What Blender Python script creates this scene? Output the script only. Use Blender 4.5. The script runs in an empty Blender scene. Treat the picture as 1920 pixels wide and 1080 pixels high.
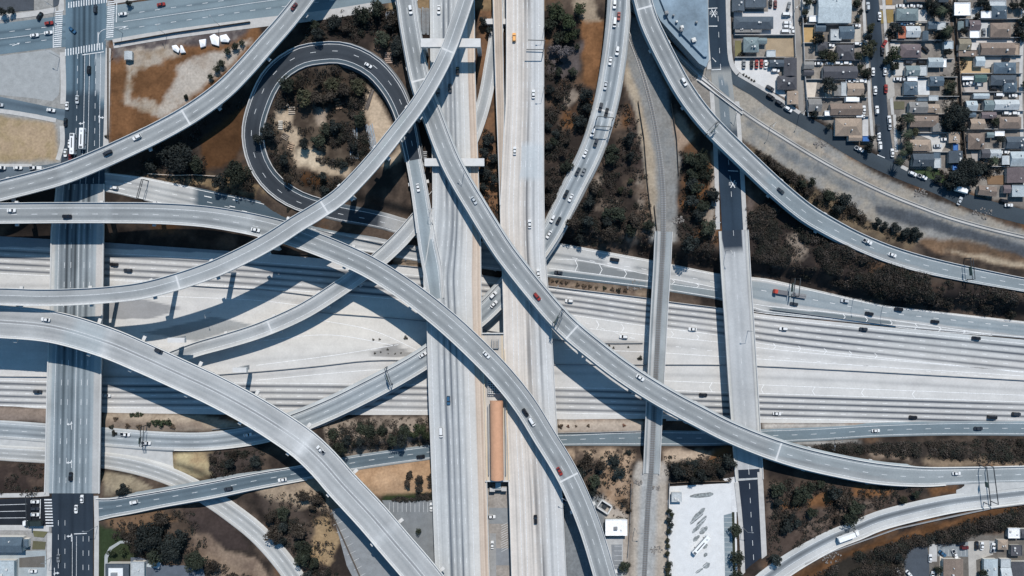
import bpy, bmesh, math, random
import numpy as np
from mathutils import Vector, Matrix
random.seed(7); RNG = np.random.default_rng(7)
SC = bpy.context.scene; COL = SC.collection
S = 0.3; H = 420.0                       # metres per photo pixel on the ground, camera height above the ground
SUN_EL = math.radians(52); SUN_AZ = math.radians(11)

def P(x, y, z=0.0):
    f = (H - z) / H * S
    return Vector(((x - 960) * f, (540 - y) * f, z))
def m(px, z=0.0): return px * S * (H - z) / H
def px_of(X, Y, Z):
    f = H / ((H - Z) * S)
    return 960 + X * f, 540 - Y * f

# ---------------------------------------------------------------- noise
def _h(ix, iy, seed):
    n = (ix.astype(np.int64) * 374761393 + iy.astype(np.int64) * 668265263 + seed * 974711) & 0xffffffff
    n = ((n ^ (n >> 13)) * 1274126177) & 0xffffffff
    n = (n ^ (n >> 16)) & 0xffff
    return n / 65535.0
def vn(x, y, seed=0):
    x = np.asarray(x, float); y = np.asarray(y, float); x, y = np.broadcast_arrays(x, y)
    xi = np.floor(x); yi = np.floor(y); fx = x - xi; fy = y - yi
    fx = fx * fx * (3 - 2 * fx); fy = fy * fy * (3 - 2 * fy)
    a = _h(xi, yi, seed); b = _h(xi + 1, yi, seed); c = _h(xi, yi + 1, seed); d = _h(xi + 1, yi + 1, seed)
    return (a * (1 - fx) + b * fx) * (1 - fy) + (c * (1 - fx) + d * fx) * fy
def fbm(x, y, seed=0, o=4):
    t = 0; a = 0.5; s = 0
    for k in range(o):
        t = t + a * vn(x * 2 ** k, y * 2 ** k, seed + k); s += a; a *= .55
    return t / s

# ---------------------------------------------------------------- materials
MATS = {}
def nd(nt, t, **kw):
    n = nt.nodes.new(t)
    for k, v in kw.items():
        if k in n.inputs: n.inputs[k].default_value = v
        else: setattr(n, k, v)
    return n
def mat(name, col=(.5, .5, .5), rough=.8, nscale=None, namt=.25, attr=None, objcol=False, objrand=0.0, metal=0.0, spec=.3, n2=None, bump=0.0, stretch=None, emit=None):
    if name in MATS: return MATS[name]
    M = bpy.data.materials.new(name); M.use_nodes = True; nt = M.node_tree; nt.nodes.clear()
    out = nd(nt, 'ShaderNodeOutputMaterial'); b = nd(nt, 'ShaderNodeBsdfPrincipled')
    b.inputs['Roughness'].default_value = rough; b.inputs['Metallic'].default_value = metal
    b.inputs['Specular IOR Level'].default_value = spec
    L = nt.links.new; L(b.outputs[0], out.inputs[0])
    if attr:
        a = nd(nt, 'ShaderNodeAttribute', attribute_name=attr); src = a.outputs['Color']
    elif objcol:
        src = nd(nt, 'ShaderNodeObjectInfo').outputs['Color']
    else:
        r = nd(nt, 'ShaderNodeRGB'); r.outputs[0].default_value = (*col, 1); src = r.outputs[0]
    def mul(src, fac):
        v = nd(nt, 'ShaderNodeVectorMath', operation='SCALE'); L(src, v.inputs[0]); L(fac, v.inputs['Scale']); return v.outputs[0]
    tc = None
    for sc_, am in ((nscale, namt), n2 or (None, 0)):
        if not sc_: continue
        tc = nd(nt, 'ShaderNodeNewGeometry').outputs['Position'] if not objcol else nd(nt, 'ShaderNodeTexCoord').outputs['Object']
        if stretch:
            mp = nd(nt, 'ShaderNodeMapping'); mp.inputs['Scale'].default_value = stretch; L(tc, mp.inputs[0]); tc = mp.outputs[0]
        n = nd(nt, 'ShaderNodeTexNoise', Scale=sc_, Detail=6.0, Roughness=.62); L(tc, n.inputs['Vector'])
        mr = nd(nt, 'ShaderNodeMapRange'); L(n.outputs[0], mr.inputs[0])
        mr.inputs[1].default_value = .3; mr.inputs[2].default_value = .7; mr.inputs[3].default_value = 1 - am; mr.inputs[4].default_value = 1 + am
        src = mul(src, mr.outputs[0]); last = n.outputs[0]
    if objrand:
        oi = nd(nt, 'ShaderNodeObjectInfo'); mr = nd(nt, 'ShaderNodeMapRange'); L(oi.outputs['Random'], mr.inputs[0])
        mr.inputs[3].default_value = 1 - objrand; mr.inputs[4].default_value = 1 + objrand; src = mul(src, mr.outputs[0])
    if bump and nscale:
        bp = nd(nt, 'ShaderNodeBump', Strength=bump, Distance=.4); L(last, bp.inputs['Height']); L(bp.outputs[0], b.inputs['Normal'])
    L(src, b.inputs['Base Color']); MATS[name] = M; return M

road_m = mat('weathered_pavement', attr='wear', rough=.9, nscale=1.1, namt=.07, n2=(.11, .06), spec=.08)
ground_m = mat('dry_ground', attr='soil', rough=.95, nscale=.7, namt=.20, n2=(.16, .12), bump=.12, spec=.1)
conc = mat('concrete', (.40, .39, .38), .85, .35, .12, n2=(3, .06))
conc_l = mat('pale_concrete', (.52, .51, .50), .85, .3, .08, n2=(3, .05))
conc_d = mat('grey_concrete', (.25, .25, .255), .85, .3, .15)
beige_m = mat('tan_concrete', (.47, .40, .34), .85, .3, .1)
white_p = mat('road_paint', (.55, .56, .57), .7, 1.2, .3)
free_p = mat('freeway_paint', (.70, .70, .70), .7, 1.2, .25)
yellow_p = mat('yellow_paint', (.62, .5, .3), .7, 2.0, .14)
dark_metal = mat('dark_metal', (.05, .055, .06), .5, None, metal=.4)
grey_metal = mat('grey_metal', (.32, .33, .34), .45, None, metal=.5)
steel_m = mat('rail_steel', (.30, .29, .28), .4, None, metal=.7)
glass_m = mat('dark_glass', (.012, .014, .018), .08, spec=.6)
paint_m = mat('car_paint', objcol=True, rough=.28, spec=.5)
tyre_m = mat('tyre_rubber', (.015, .015, .015), .9)
roof_m = mat('roof_shingles', objcol=True, rough=.9, nscale=1.6, namt=.2, n2=(.35, .14))
wall_m = mat('stucco', objcol=True, rough=.9, nscale=1.5, namt=.06)
leaf_m = mat('leaves', attr='leaf', rough=.75, objrand=.32, spec=.2)
bark_m = mat('bark', (.09, .065, .05), .95, 3, .25)
scrub_m = mat('scrub_leaves', attr='leaf', rough=.85, spec=.15)
copper_m = mat('copper_sheet', (.54, .295, .18), .5, .5, .08, metal=.1, n2=(4, .04))
sign_m = mat('sign_panel', (.05, .085, .075), .5)

# ---------------------------------------------------------------- objects
def link(o, parent=None):
    COL.objects.link(o)
    if parent is not None: o.parent = parent
    return o
def mesh(name, V, F, mats, attr=None, attrname='wear', fmat=None, smooth=False):
    me = bpy.data.meshes.new(name)
    me.from_pydata([tuple(v) for v in V], [], [tuple(int(i) for i in f) for f in F])
    for q in (mats if isinstance(mats, (list, tuple)) else [mats]): me.materials.append(q)
    if fmat is not None: me.polygons.foreach_set('material_index', np.asarray(fmat, np.int32))
    if attr is not None:
        ca = me.color_attributes.new(attrname, 'FLOAT_COLOR', 'POINT')
        a = np.ones((len(V), 4), np.float32); a[:, :3] = attr; ca.data.foreach_set('color', a.ravel())
    if smooth: me.polygons.foreach_set('use_smooth', np.ones(len(me.polygons), bool))
    me.update(); return me
def grid_mesh(name, G, mats, attr=None, attrname='wear', smooth=False):     # G: rows x cols x 3, fast path
    r, c = G.shape[:2]; V = G.reshape(-1, 3).astype(np.float32)
    me = bpy.data.meshes.new(name); me.vertices.add(r * c); me.vertices.foreach_set('co', V.ravel())
    i = np.arange(r * c).reshape(r, c)
    q = np.stack([i[:-1, :-1], i[:-1, 1:], i[1:, 1:], i[1:, :-1]], -1).reshape(-1, 4)
    n = len(q); me.loops.add(n * 4); me.loops.foreach_set('vertex_index', q.ravel().astype(np.int32))
    me.polygons.add(n); me.polygons.foreach_set('loop_start', (np.arange(n) * 4).astype(np.int32))
    try: me.polygons.foreach_set('loop_total', np.full(n, 4, np.int32))
    except Exception: pass
    me.materials.append(mats)
    if attr is not None:
        ca = me.color_attributes.new(attrname, 'FLOAT_COLOR', 'POINT')
        a = np.ones((r * c, 4), np.float32); a[:, :3] = attr.reshape(-1, 3); ca.data.foreach_set('color', a.ravel())
    if smooth: me.polygons.foreach_set('use_smooth', np.ones(n, bool))
    me.update(); me.validate(); return me
def ob(name, me, parent=None):
    return link(bpy.data.objects.new(name, me), parent)
class MB:                                   # collects shapes into one mesh
    def __init__(s): s.V = []; s.F = []; s.M = []
    def add(s, V, F, mi=0):
        k = len(s.V); s.V += [tuple(v) for v in V]; s.F += [tuple(k + i for i in f) for f in F]; s.M += [mi] * len(F)
    def hexa(s, b, t, mi=0):                # bottom 4 + top 4, counter-clockwise from above
        s.add(list(b) + list(t), [(3, 2, 1, 0), (4, 5, 6, 7), (0, 1, 5, 4), (1, 2, 6, 5), (2, 3, 7, 6), (3, 0, 4, 7)], mi)
    def box(s, x0, x1, y0, y1, z0, z1, mi=0, rot=0.0, c=(0, 0)):
        q = [(x0, y0), (x1, y0), (x1, y1), (x0, y1)]
        if rot:
            cs, sn = math.cos(rot), math.sin(rot); q = [(c[0] + (x - c[0]) * cs - (y - c[1]) * sn, c[1] + (x - c[0]) * sn + (y - c[1]) * cs) for x, y in q]
        s.hexa([(x, y, z0) for x, y in q], [(x, y, z1) for x, y in q], mi)
    def bar(s, a, b, w, h=None, mi=0):      # box beam from a to b
        a = Vector(a); b = Vector(b); h = h or w; d = (b - a).normalized()
        up = Vector((0, 0, 1)) if abs(d.z) < .95 else Vector((0, 1, 0))
        r = d.cross(up).normalized() * (w / 2); u = r.cross(d).normalized() * (h / 2)
        B = [a - r - u, a + r - u, a + r + u, a - r + u]; T = [p + (b - a) for p in B]
        s.add(B + T, [(0, 1, 2, 3), (7, 6, 5, 4), (4, 5, 1, 0), (5, 6, 2, 1), (6, 7, 3, 2), (7, 4, 0, 3)], mi)
    def cyl(s, a, b, r0, r1=None, n=8, mi=0):
        a = Vector(a); b = Vector(b); r1 = r0 if r1 is None else r1; d = (b - a).normalized()
        up = Vector((0, 0, 1)) if abs(d.z) < .95 else Vector((1, 0, 0)); x = d.cross(up).normalized(); y = d.cross(x)
        V = [p + (x * math.cos(t) + y * math.sin(t)) * r for p, r in ((a, r0), (b, r1)) for t in [2 * math.pi * k / n for k in range(n)]]
        F = [(k, (k + 1) % n, n + (k + 1) % n, n + k) for k in range(n)] + [tuple(range(n - 1, -1, -1)), tuple(range(n, 2 * n))]
        s.add(V, F, mi)
    def quad(s, a, b, c, d, mi=0): s.add([a, b, c, d], [(0, 1, 2, 3)], mi)
    def mesh(s, name, mats, smooth=False): return mesh(name, s.V, s.F, mats, fmat=s.M, smooth=smooth)
    def ob(s, name, mats, parent=None): return ob(name, s.mesh(name, mats), parent)

# ---------------------------------------------------------------- labels
THINGS = []
def tag(o, label, cat, group=None, at=None):
    o['category'] = cat; o['_l'] = label; o['label'] = label
    if group: o['group'] = group
    THINGS.append((o, label, at)); return o
def thing(name, label, cat, loc=(0, 0, 0), rz=0.0, group=None, at=None):
    o = bpy.data.objects.new(name, None); o.location = loc; o.rotation_euler = (0, 0, rz); link(o)
    o.empty_display_size = .5
    return tag(o, label, cat, group, at or tuple(loc)[:2])
def structure(o): o['kind'] = 'structure'; return o
def stuff(o): o['kind'] = 'stuff'; return o
ORD = 'first second third fourth fifth sixth seventh eighth ninth tenth eleventh twelfth thirteenth fourteenth fifteenth sixteenth seventeenth eighteenth nineteenth twentieth'.split()
ORD += ['twenty-' + w for w in ORD[:9]] + ['thirtieth'] + ['thirty-' + w for w in ORD[:9]] + ['fortieth'] + ['forty-' + w for w in ORD[:9]]
def finish_labels():
    by = {}
    for o, l, at in THINGS: by.setdefault(l, []).append((o, at))
    for l, g in by.items():
        if len(g) > 1:
            xs = [a[0] for _, a in g]; ys = [a[1] for _, a in g]
            horiz = (max(xs) - min(xs)) > 1.3 * (max(ys) - min(ys))
            g.sort(key=lambda t: t[1][0] if horiz else -t[1][1])
            for k, (o, _) in enumerate(g):
                o['label'] = f"{l}, {'topmost' if not horiz and k == 0 else ORD[k] + (' from the left' if horiz else ' from the top')}"
        for o, _ in g:
            if '_l' in o: del o['_l']
            n = len(o['label'].split())
            if n > 16 or n < 4: print('LABEL LEN', n, o['label'])

# ---------------------------------------------------------------- ribbons
def catmull(Q, step=4.0):
    Q = np.asarray(Q, float); n = len(Q); out = []
    for i in range(n - 1):
        p0 = Q[max(i - 1, 0)]; p1 = Q[i]; p2 = Q[i + 1]; p3 = Q[min(i + 2, n - 1)]
        def kn(a, b): return max(np.linalg.norm(a[:2] - b[:2]) ** .5, 1e-3)
        t01, t12, t23 = kn(p0, p1), kn(p1, p2), kn(p2, p3)
        m1 = (p2 - p1) + t12 * ((p1 - p0) / t01 - (p2 - p0) / (t01 + t12)) if i > 0 else (p2 - p1)
        m2 = (p2 - p1) + t12 * ((p3 - p2) / t23 - (p3 - p1) / (t12 + t23)) if i < n - 2 else (p2 - p1)
        k = max(2, int(np.linalg.norm((p2 - p1)[:2]) / step))
        for t in np.arange(k) / k:
            out.append((2 * t**3 - 3 * t**2 + 1) * p1 + (t**3 - 2 * t**2 + t) * m1 + (-2 * t**3 + 3 * t**2) * p2 + (t**3 - t**2) * m2)
    out.append(Q[-1]); return np.array(out)
class Road: pass
ROADS = {}
def finish_road(r, key):
    d = np.diff(r.C[:, :2], axis=0); r.v = np.concatenate([[0], np.cumsum(np.hypot(d[:, 0], d[:, 1]))])
    r.W = np.linalg.norm(r.R - r.L, axis=1); t = np.gradient(r.C, axis=0); r.T = t / np.linalg.norm(t[:, :2], axis=1)[:, None]
    r.px = np.stack(px_of(r.C[:, 0], r.C[:, 1], r.C[:, 2]), -1); ROADS[key] = r; return r
def rib(key, pts, step=4.0):                 # pts: (x, y[, z[, w]]) in photo pixels, z and w carried forward / interpolated
    pts = [tuple(p) for p in pts]; offp = lambda p: p[0] < -30 or p[0] > 1950 or p[1] < -30 or p[1] > 1110
    for e, i, j in ((0, 0, 1), (1, -1, -2)):       # roads that leave the frame run on beyond it
        if offp(pts[i]):
            dx, dy = pts[i][0] - pts[j][0], pts[i][1] - pts[j][1]; l = math.hypot(dx, dy); q = (pts[i][0] + dx / l * 260, pts[i][1] + dy / l * 260) + tuple(pts[i][2:])
            pts = [q] + pts if e == 0 else pts + [q]
    n = len(pts)
    cum = [0.0]
    for a, b in zip(pts, pts[1:]): cum.append(cum[-1] + math.hypot(a[0] - b[0], a[1] - b[1]))
    zi = [(cum[i], p[2]) for i, p in enumerate(pts) if len(p) > 2 and p[2] is not None]
    wi = [(cum[i], p[3]) for i, p in enumerate(pts) if len(p) > 3]
    z = np.interp(cum, *zip(*zi)); w = np.interp(cum, *zip(*wi))
    Q = [(*P(p[0], p[1], zz), m(ww, zz)) for p, zz, ww in zip(pts, z, w)]
    A = catmull(Q, step); r = Road(); r.C = A[:, :3]
    t = np.gradient(A[:, :2], axis=0); t /= np.linalg.norm(t, axis=1)[:, None]
    nrm = np.stack([-t[:, 1], t[:, 0], np.zeros(len(t))], -1)
    r.L = r.C + nrm * A[:, 3:4] / 2; r.R = r.C - nrm * A[:, 3:4] / 2
    return finish_road(r, key)
def strip(key, Lp, Rp, z, axis=0, step=4.0):  # two edges as functions of x (axis 0) or y (axis 1); z number or list of (x|y, z)
    def grow(E):
        E = sorted(E, key=lambda p: p[axis]); lim = 1950 if axis == 0 else 1110
        for i, j, c in ((0, 1, E[0][axis] < -30), (-1, -2, E[-1][axis] > lim)):
            if c:
                k = 260 / abs(E[i][axis] - E[j][axis]); q = (E[i][0] + (E[i][0] - E[j][0]) * k, E[i][1] + (E[i][1] - E[j][1]) * k); E = [q] + E if i == 0 else E + [q]
        return E
    Lp = grow(Lp); Rp = grow(Rp)
    a = max(min(p[axis] for p in Lp), min(p[axis] for p in Rp)); b = min(max(p[axis] for p in Lp), max(p[axis] for p in Rp))
    n = max(2, int((b - a) * S / step)); s = np.linspace(a, b, n)
    zz = np.full(n, z, float) if isinstance(z, (int, float)) else np.interp(s, *zip(*z))
    def ed(E):
        E = sorted(E, key=lambda p: p[axis]); o = np.interp(s, [p[axis] for p in E], [p[1 - axis] for p in E])
        k = np.array([.25, .5, .25]); o2 = np.convolve(np.pad(o, 1, 'edge'), k, 'valid')
        X, Y = (s, o2) if axis == 0 else (o2, s); f = (H - zz) / H * S
        return np.stack([(X - 960) * f, (540 - Y) * f, zz], -1)
    r = Road(); r.L = ed(Lp); r.R = ed(Rp); r.C = (r.L + r.R) / 2
    return finish_road(r, key)
def at_frac(r, f, dz=0.0):
    q = r.L + (r.R - r.L) * f; q = q.copy(); q[:, 2] += dz; return q
def locate(r, x, y):                          # photo pixel on the deck -> world point, tangent
    d = np.hypot(r.px[:, 0] - x, r.px[:, 1] - y); i = int(d.argmin())
    return P(x, y, r.C[i, 2]), r.T[i], i
def surf(r, name, wear, parent=None, dz=0.0, sub=.65, skirt=0.0):
    nc = max(4, int(np.median(r.W) / sub)) + 1; f = np.linspace(0, 1, nc)
    G = r.L[:, None] + (r.R - r.L)[:, None] * f[None, :, None]; G = G.copy(); G[:, :, 2] += dz
    U = r.W[:, None] * f[None]; V = np.repeat(r.v[:, None], nc, 1); X, Y = px_of(G[:, :, 0], G[:, :, 1], G[:, :, 2])
    c = wear(f[None] + 0 * U, U, V, X, Y, r)
    if skirt:
        a = G[:, :1].copy(); b = G[:, -1:].copy(); n = (r.L - r.R) / r.W[:, None]
        a[:, 0] += n * .6 * skirt; b[:, 0] -= n * .6 * skirt; a[:, :, 2] -= skirt; b[:, :, 2] -= skirt
        G = np.concatenate([a, G, b], 1); c = np.concatenate([c[:, :1], c, c[:, -1:]], 1)
    G = G[:, ::-1]; c = c[:, ::-1]
    return ob(name, grid_mesh(name, G, road_m, np.clip(c, .01, .9)), parent)
def line_on(mb, r, f, w=.3, dash=None, a=0, b=1e9, dz=.02, mi=0):   # painted line along fraction f
    q = r.L + (r.R - r.L) * (f if np.ndim(f) == 0 else np.asarray(f)[:, None])
    n = (r.L - r.R) / r.W[:, None]
    poly_line(mb, q, w, dash, a, b, dz, mi, n, r.v)
def poly_line(mb, q, w=.3, dash=None, a=0, b=1e9, dz=.02, mi=0, n=None, v=None):
    q = np.asarray(q, float)
    if v is None: v = np.concatenate([[0], np.cumsum(np.linalg.norm(np.diff(q[:, :2], axis=0), axis=1))])
    if n is None:
        t = np.gradient(q[:, :2], axis=0); t /= np.maximum(np.linalg.norm(t, axis=1), 1e-6)[:, None]; n = np.stack([-t[:, 1], t[:, 0], 0 * t[:, 0]], -1)
    def at(s): return np.array([np.interp(s, v, q[:, k]) for k in range(3)]), np.array([np.interp(s, v, n[:, k]) for k in range(3)])
    b = min(b, v[-1]); segs = []
    if dash:
        s = a
        while s + dash[0] < b: segs.append((s, s + dash[0])); s += dash[1]
    else:
        k = [a] + [x for x in v if a < x < b] + [b]; segs = list(zip(k, k[1:]))
    for s0, s1 in segs:
        p0, n0 = at(s0); p1, n1 = at(s1); z = np.array([0, 0, dz])
        mb.quad(p0 - n0 * w / 2 + z, p1 - n1 * w / 2 + z, p1 + n1 * w / 2 + z, p0 + n0 * w / 2 + z, mi)
def rail_along(name, r, side, wid=.38, hgt=.85, parent=None, mats=None, a=0, b=1e9, inset=.0):   # a parapet along one edge
    e = r.L if side > 0 else r.R; n = (r.L - r.R) / r.W[:, None] * side
    k = [i for i in range(len(e)) if a <= r.v[i] <= b]
    if len(k) < 2: return None
    e = e[k] - n[k] * inset; n = n[k]; z = np.array([0, 0, 1.])
    G = np.stack([e + n * .02 - z * .3, e + n * .02 + z * hgt, e - n * (wid - .1) + z * hgt, e - n * wid + z * .0 - z * .1], 1)
    if side < 0: G = G[:, ::-1]
    G = G[:, ::-1]
    return ob(name, grid_mesh(name, G, mats or conc_l), parent)
def girder(name, r, parent, depth=1.9, mats=None):
    n = (r.L - r.R) / r.W[:, None]; z = np.array([0, 0, 1.]); w = r.W[:, None]
    G = np.stack([r.L - z * .03, r.L - z * .75, r.L - n * w * .2 - z * (depth * .62), r.L - n * w * .27 - z * depth, r.R + n * w * .27 - z * depth, r.R + n * w * .2 - z * (depth * .62), r.R - z * .75, r.R - z * .03], 1)
    return ob(name, grid_mesh(name, G, mats or conc_d), parent)

def wear_fn(base, streaks=(), var=.08, slab=None, joints=(), edge=None, patches=(), tint=(1, 1, 1), side=()):
    base = np.array(base)
    def f(F, U, V, X, Y, r):
        k = 1 + var * 2 * (fbm(V / 30, U / 2.2, 11) - .5) + var * 1.2 * (vn(V / 9, U / 7, 5) - .5) * 2
        if slab:
            k = k + .05 * (2 * _h(np.floor(V / slab), np.floor(U / 3.6), 3) - 1)
        d = np.zeros_like(U)
        for fr, w, s in streaks:
            d += s * np.exp(-((F - fr) * r.W[:, None] / w) ** 2) * (.55 + .9 * vn(V / 45, fr * 50 + 0 * U, 21))
        c = base * (k * (1 - np.clip(d, 0, .85)))[..., None] * np.array([1 - .0, 1, 1])
        c = c * (1 + np.clip(d, 0, .8)[..., None] * np.array([-.10, -.02, .08]))
        for f0, f1, col in side:
            q = np.clip((F - f0) * r.W[:, None] / .4 + .5, 0, 1) * np.clip((f1 - F) * r.W[:, None] / .4 + .5, 0, 1)
            c = c * (1 - q[..., None]) + np.array(col) * k[..., None] * q[..., None]
        for poly, col, a in patches:
            q = inside(poly, X, Y) * a; c = c * (1 - q[..., None]) + np.array(col) * k[..., None] * q[..., None]
        for jx, jy in joints:
            i = int(np.hypot(r.px[:, 0] - jx, r.px[:, 1] - jy).argmin()); q = np.exp(-((V - r.v[i]) / 2.2) ** 2)
            c = c * (1 + .22 * q[..., None])
        return c
    return f
def inside(poly, X, Y):
    res = np.zeros(X.shape, bool); n = len(poly)
    for i in range(n):
        x0, y0 = poly[i]; x1, y1 = poly[(i + 1) % n]
        if y0 == y1: continue
        c = ((y0 > Y) != (y1 > Y)) & (X < (x1 - x0) * (Y - y0) / (y1 - y0) + x0); res ^= c
    return res.astype(float)
# ================================================================ ROADS (photo-pixel control points, z in metres)
FLY = (.268, .279, .283)
A = rib('A', [(-60,374,11,38),(0,358,11,39),(60,343),(120,326,11,39),(180,302),(240,275,11.5,38),(300,246),(360,212),(420,168,12,37),(460,128),(497,86,12.5,36),(535,43),(569,0,13,35),(612,-62,13,35)])
D = rib('D', [(-60,400,13.7,39),(0,400,13.7,39),(100,399),(200,399,13.7,39),(270,399.5),(333,402),(385,406,13.7,40),(433,413),(480,422),(535,436,13.7,42),(586,454),(636,474),(686,497,13.7,41),(735,526),(782,559),(838,604,13.7,43),(893,655),(944,708,13.7,43),(985,760),(1022,820),(1050,865,13.3,43),(1075,912),(1105,985,13,42),(1134,1080,13,42),(1152,1150,13,42)])
C = rib('C', [(-60,557,21.5,32),(0,556,21.5,32),(70,558),(133,557),(200,553,21.5,31),(267,545),(333,528,21.5,32),(400,505),(440,487),(480,467),(520,444,21.5,33),(555,421),(595,397),(634,371),(670,336),(705,297,21.5,31),(745,247),(784,196),(818,140),(840,95,21.5,28),(857,48),(873,0,21.5,29),(892,-62,21.5,29)])
E = rib('E', [(-60,600,17.5,61),(0,603,17.5,61),(100,613),(200,642,17.5,58),(267,670),(333,700,17.5,57),(400,731),(464,765,17,58),(520,799),(570,834),(607,869,16.6,60),(640,907),(670,939),(697,968,16.2,62),(743,1022),(780,1065,15.8,63),(812,1105),(860,1170,15.8,64)])
F = rib('F', [(746,-62,10.5,34),(761,0,10.5,34),(767,44),(776,95),(787,150,11.2,34),(798,185),(811,218),(826,259),(844,303,12.3,36),(863,339),(890,384),(918,430),(946,473,13.2,37),(979,516),(1010,554),(1040,589),(1073,622,13.5,38),(1113,655),(1150,684),(1184,708),(1228,736,12.8,38),(1270,760),(1310,781),(1363,808,11,38),(1434,837),(1500,858,7.6,39),(1573,875),(1647,888,5,39),(1733,894,2.6,36),(1800,892,1.4,32),(1920,889,.9,31),(1990,887,.9,31)])
G = rib('G', [(776,300,4.6,30),(784,342),(790,380,5.3,32),(796,420,5.8,34),(803,465,6.06,36),(810,500,6.07,37),(818,560,6.07,30)])
Hh = rib('H', [(262,694,-1.4,26),(322,672,-1.2,26),(368,655,-.8,27),(425,639),(480,622),(530,602,-.4,30),(575,580),(620,552),(665,521,-.2,31),(708,489),(752,448,-.2,31),(785,409),(830,355,0,28),(880,270,.5,27),(908,190),(921,120,1,25),(931,60,1,25),(939,0),(946,-62,1,25)])
J = rib('J', [(-60,805,-6.2,34),(0,806),(100,813),(200,820,-5.8,35),(300,827),(380,828,-4.2,33),(440,822),(500,811,-2.6,36),(560,792,-2.1,38),(600,776),(640,758),(690,733,-1.8,38),(745,704),(800,671,-1.3,36),(850,632),(905,588,-1,37),(940,553),(985,503),(1030,440,1,37),(1073,357),(1112,277,4,37),(1137,194),(1151,118,6.5,37),(1160,40),(1163,-5,8,36),(1166,-70,8,36)])
W = rib('W', [(-60,844,-6.3,28),(0,849),(100,855),(200,864,-6,30),(267,877),(333,900,-4.8,33),(400,938),(440,966,-2.6,36),(480,998),(523,1044,-.3,37),(556,1090),(590,1150,-.1,38)])
V = rib('V', [(183,955,.1,42),(208,952,.5,35),(240,947),(300,936,2.2,31),(400,918,2.6,31),(480,902,1.2,30),(560,888,-1.4,29),(665,868,-4,28),(807,848,-5.6,27),(900,836),(980,828),(1060,825,-6.2,22),(1200,822,-6.2,28),(1343,822),(1440,818,-6.6,26),(1540,814),(1640,808,-7.3,24),(1773,804,-7.8,25),(1920,804,-8,26),(1990,805,-8,26)])
U = rib('U', [(1378,1150,1.5,40),(1422,1102),(1462,1070,1.6,38),(1502,1044),(1566,1010,1.8,36),(1605,995),(1648,977),(1733,955,1.2,35),(1794,943),(1860,935,.9,32),(1920,928,.7,31),(1990,921,.7,31)])
K = rib('K', [(1190,-62,11,33),(1205,0,11,33),(1217,40),(1231,71,11,35),(1253,115),(1275,156,10.5,35),(1297,190),(1322,222),(1346,248,10,35),(1407,307,9,35),(1455,352),(1512,399,6,35),(1555,425),(1601,449,3.5,33),(1660,474),(1720,493,1.4,32),(1780,507),(1850,521),(1920,534,.6,26),(1990,545,.6,26)])
LOOP = rib('LOOP', [(800,434,-6,30),(760,426,-5.6,30),(725,416),(690,408,-4.6,32),(640,399),(600,389,-3,34),(562,377),(530,359,-1.2,38),(503,334),(485,304,.8,40),(476,272),(475,240,2.2,41),(486,197),(507,152,3.1,42),(535,123),(567,106,3.4,42),(600,100),(635,99),(668,108,3.4,40),(702,128),(734,165,3.7,38),(753,203),(765,245,4.2,33),(771,275),(776,300,4.6,30)])
N1 = strip('N1', [(90,322),(180,322),(267,332),(367,352),(480,375),(563,401),(640,420),(720,436),(785,446),(903,452),(1043,455),(1217,487),(1343,513),(1440,523),(1657,573),(1920,603),(2000,612)],
   [(90,352),(180,356),(217,362),(285,379),(367,398),(480,432),(563,452),(640,464),(720,478),(785,490),(903,503),(1028,519),(1213,540),(1343,560),(1440,588),(1678,612),(1920,634),(2000,641)],
   [(90,.05),(200,-.3),(400,-1.8),(560,-4),(760,-6.4),(1040,-7.4),(1343,-8.1),(1600,-8.45),(2000,-8.45)])
M105 = strip('M105', [(-70,438),(0,443),(205,455),(480,474),(640,488),(737,497),(785,502),(903,515),(1030,536),(1213,558),(1255,565),(1343,576),(1440,591),(1680,615),(1920,637),(2000,644)],
   [(-70,760),(0,761),(200,774),(480,778),(800,778),(1042,786),(1200,788),(1440,793),(1613,794),(1773,806),(1920,818),(2000,824)], -8.55)
SB = strip('SB', [(806,-70),(806,0),(807,110),(811,340),(811,385),(809,420),(800,480),(793,520),(800,593),(803,720),(808,853),(815,1037),(819,1160)],
   [(890,-70),(890,0),(891,130),(895,250),(898,340),(902,457),(903,593),(908,720),(914,930),(917,1050),(921,1160)], 6.0, axis=1)
NB = strip('NB', [(948,-70),(949,0),(949,120),(948,200),(946,230),(937,390),(943,560),(945,700),(948,800),(954,920),(958,1050),(961,1160)],
   [(1020,-70),(1020,0),(1020,333),(1022,470),(1030,560),(1035,627),(1040,720),(1047,840),(1055,937),(1062,1080),(1066,1160)], 6.0, axis=1)
TW = strip('TW', [(923,-70),(924,0),(929,160),(935,327),(937,385)], [(941,-70),(942,0),(944,120),(946,200),(945,250),(939,385)], 6.03, axis=1)
STN = strip('STN', [(903,624),(904,700),(908,800),(912,904)], [(944,624),(946,700),(949,800),(954,904)], 6.02, axis=1)
SN = strip('SN', [(123,-70),(123,150),(121,230),(115,300),(107,345)], [(200,-70),(198,100),(196,200),(196,300),(196,345)], [(-70,.10),(345,.12)], axis=1)
SBR = strip('SBR', [(107,345),(103,385),(97,427),(94,560),(89,720),(85,900),(84,925)], [(196,345),(196,385),(195,427),(193,560),(190,720),(187,900),(187,925)], [(300,.15),(345,.35),(930,.35)], axis=1)
SS = strip('SS', [(97,922),(97,1080),(97,1160)], [(175,922),(174,1080),(174,1160)], .2, axis=1)
TL = strip('TL', [(-80,54),(0,44),(100,32),(124,27)], [(-80,110),(0,102),(95,90),(124,88)], .06)
TR = strip('TR', [(198,12),(300,-2),(420,-18),(600,-45),(830,-70)], [(198,76),(227,74),(480,36),(613,21),(740,4),(830,-6)], .06)
BW = strip('BW', [(-80,938),(0,936),(97,932)], [(-80,986),(0,985),(97,985)], .16)
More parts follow.
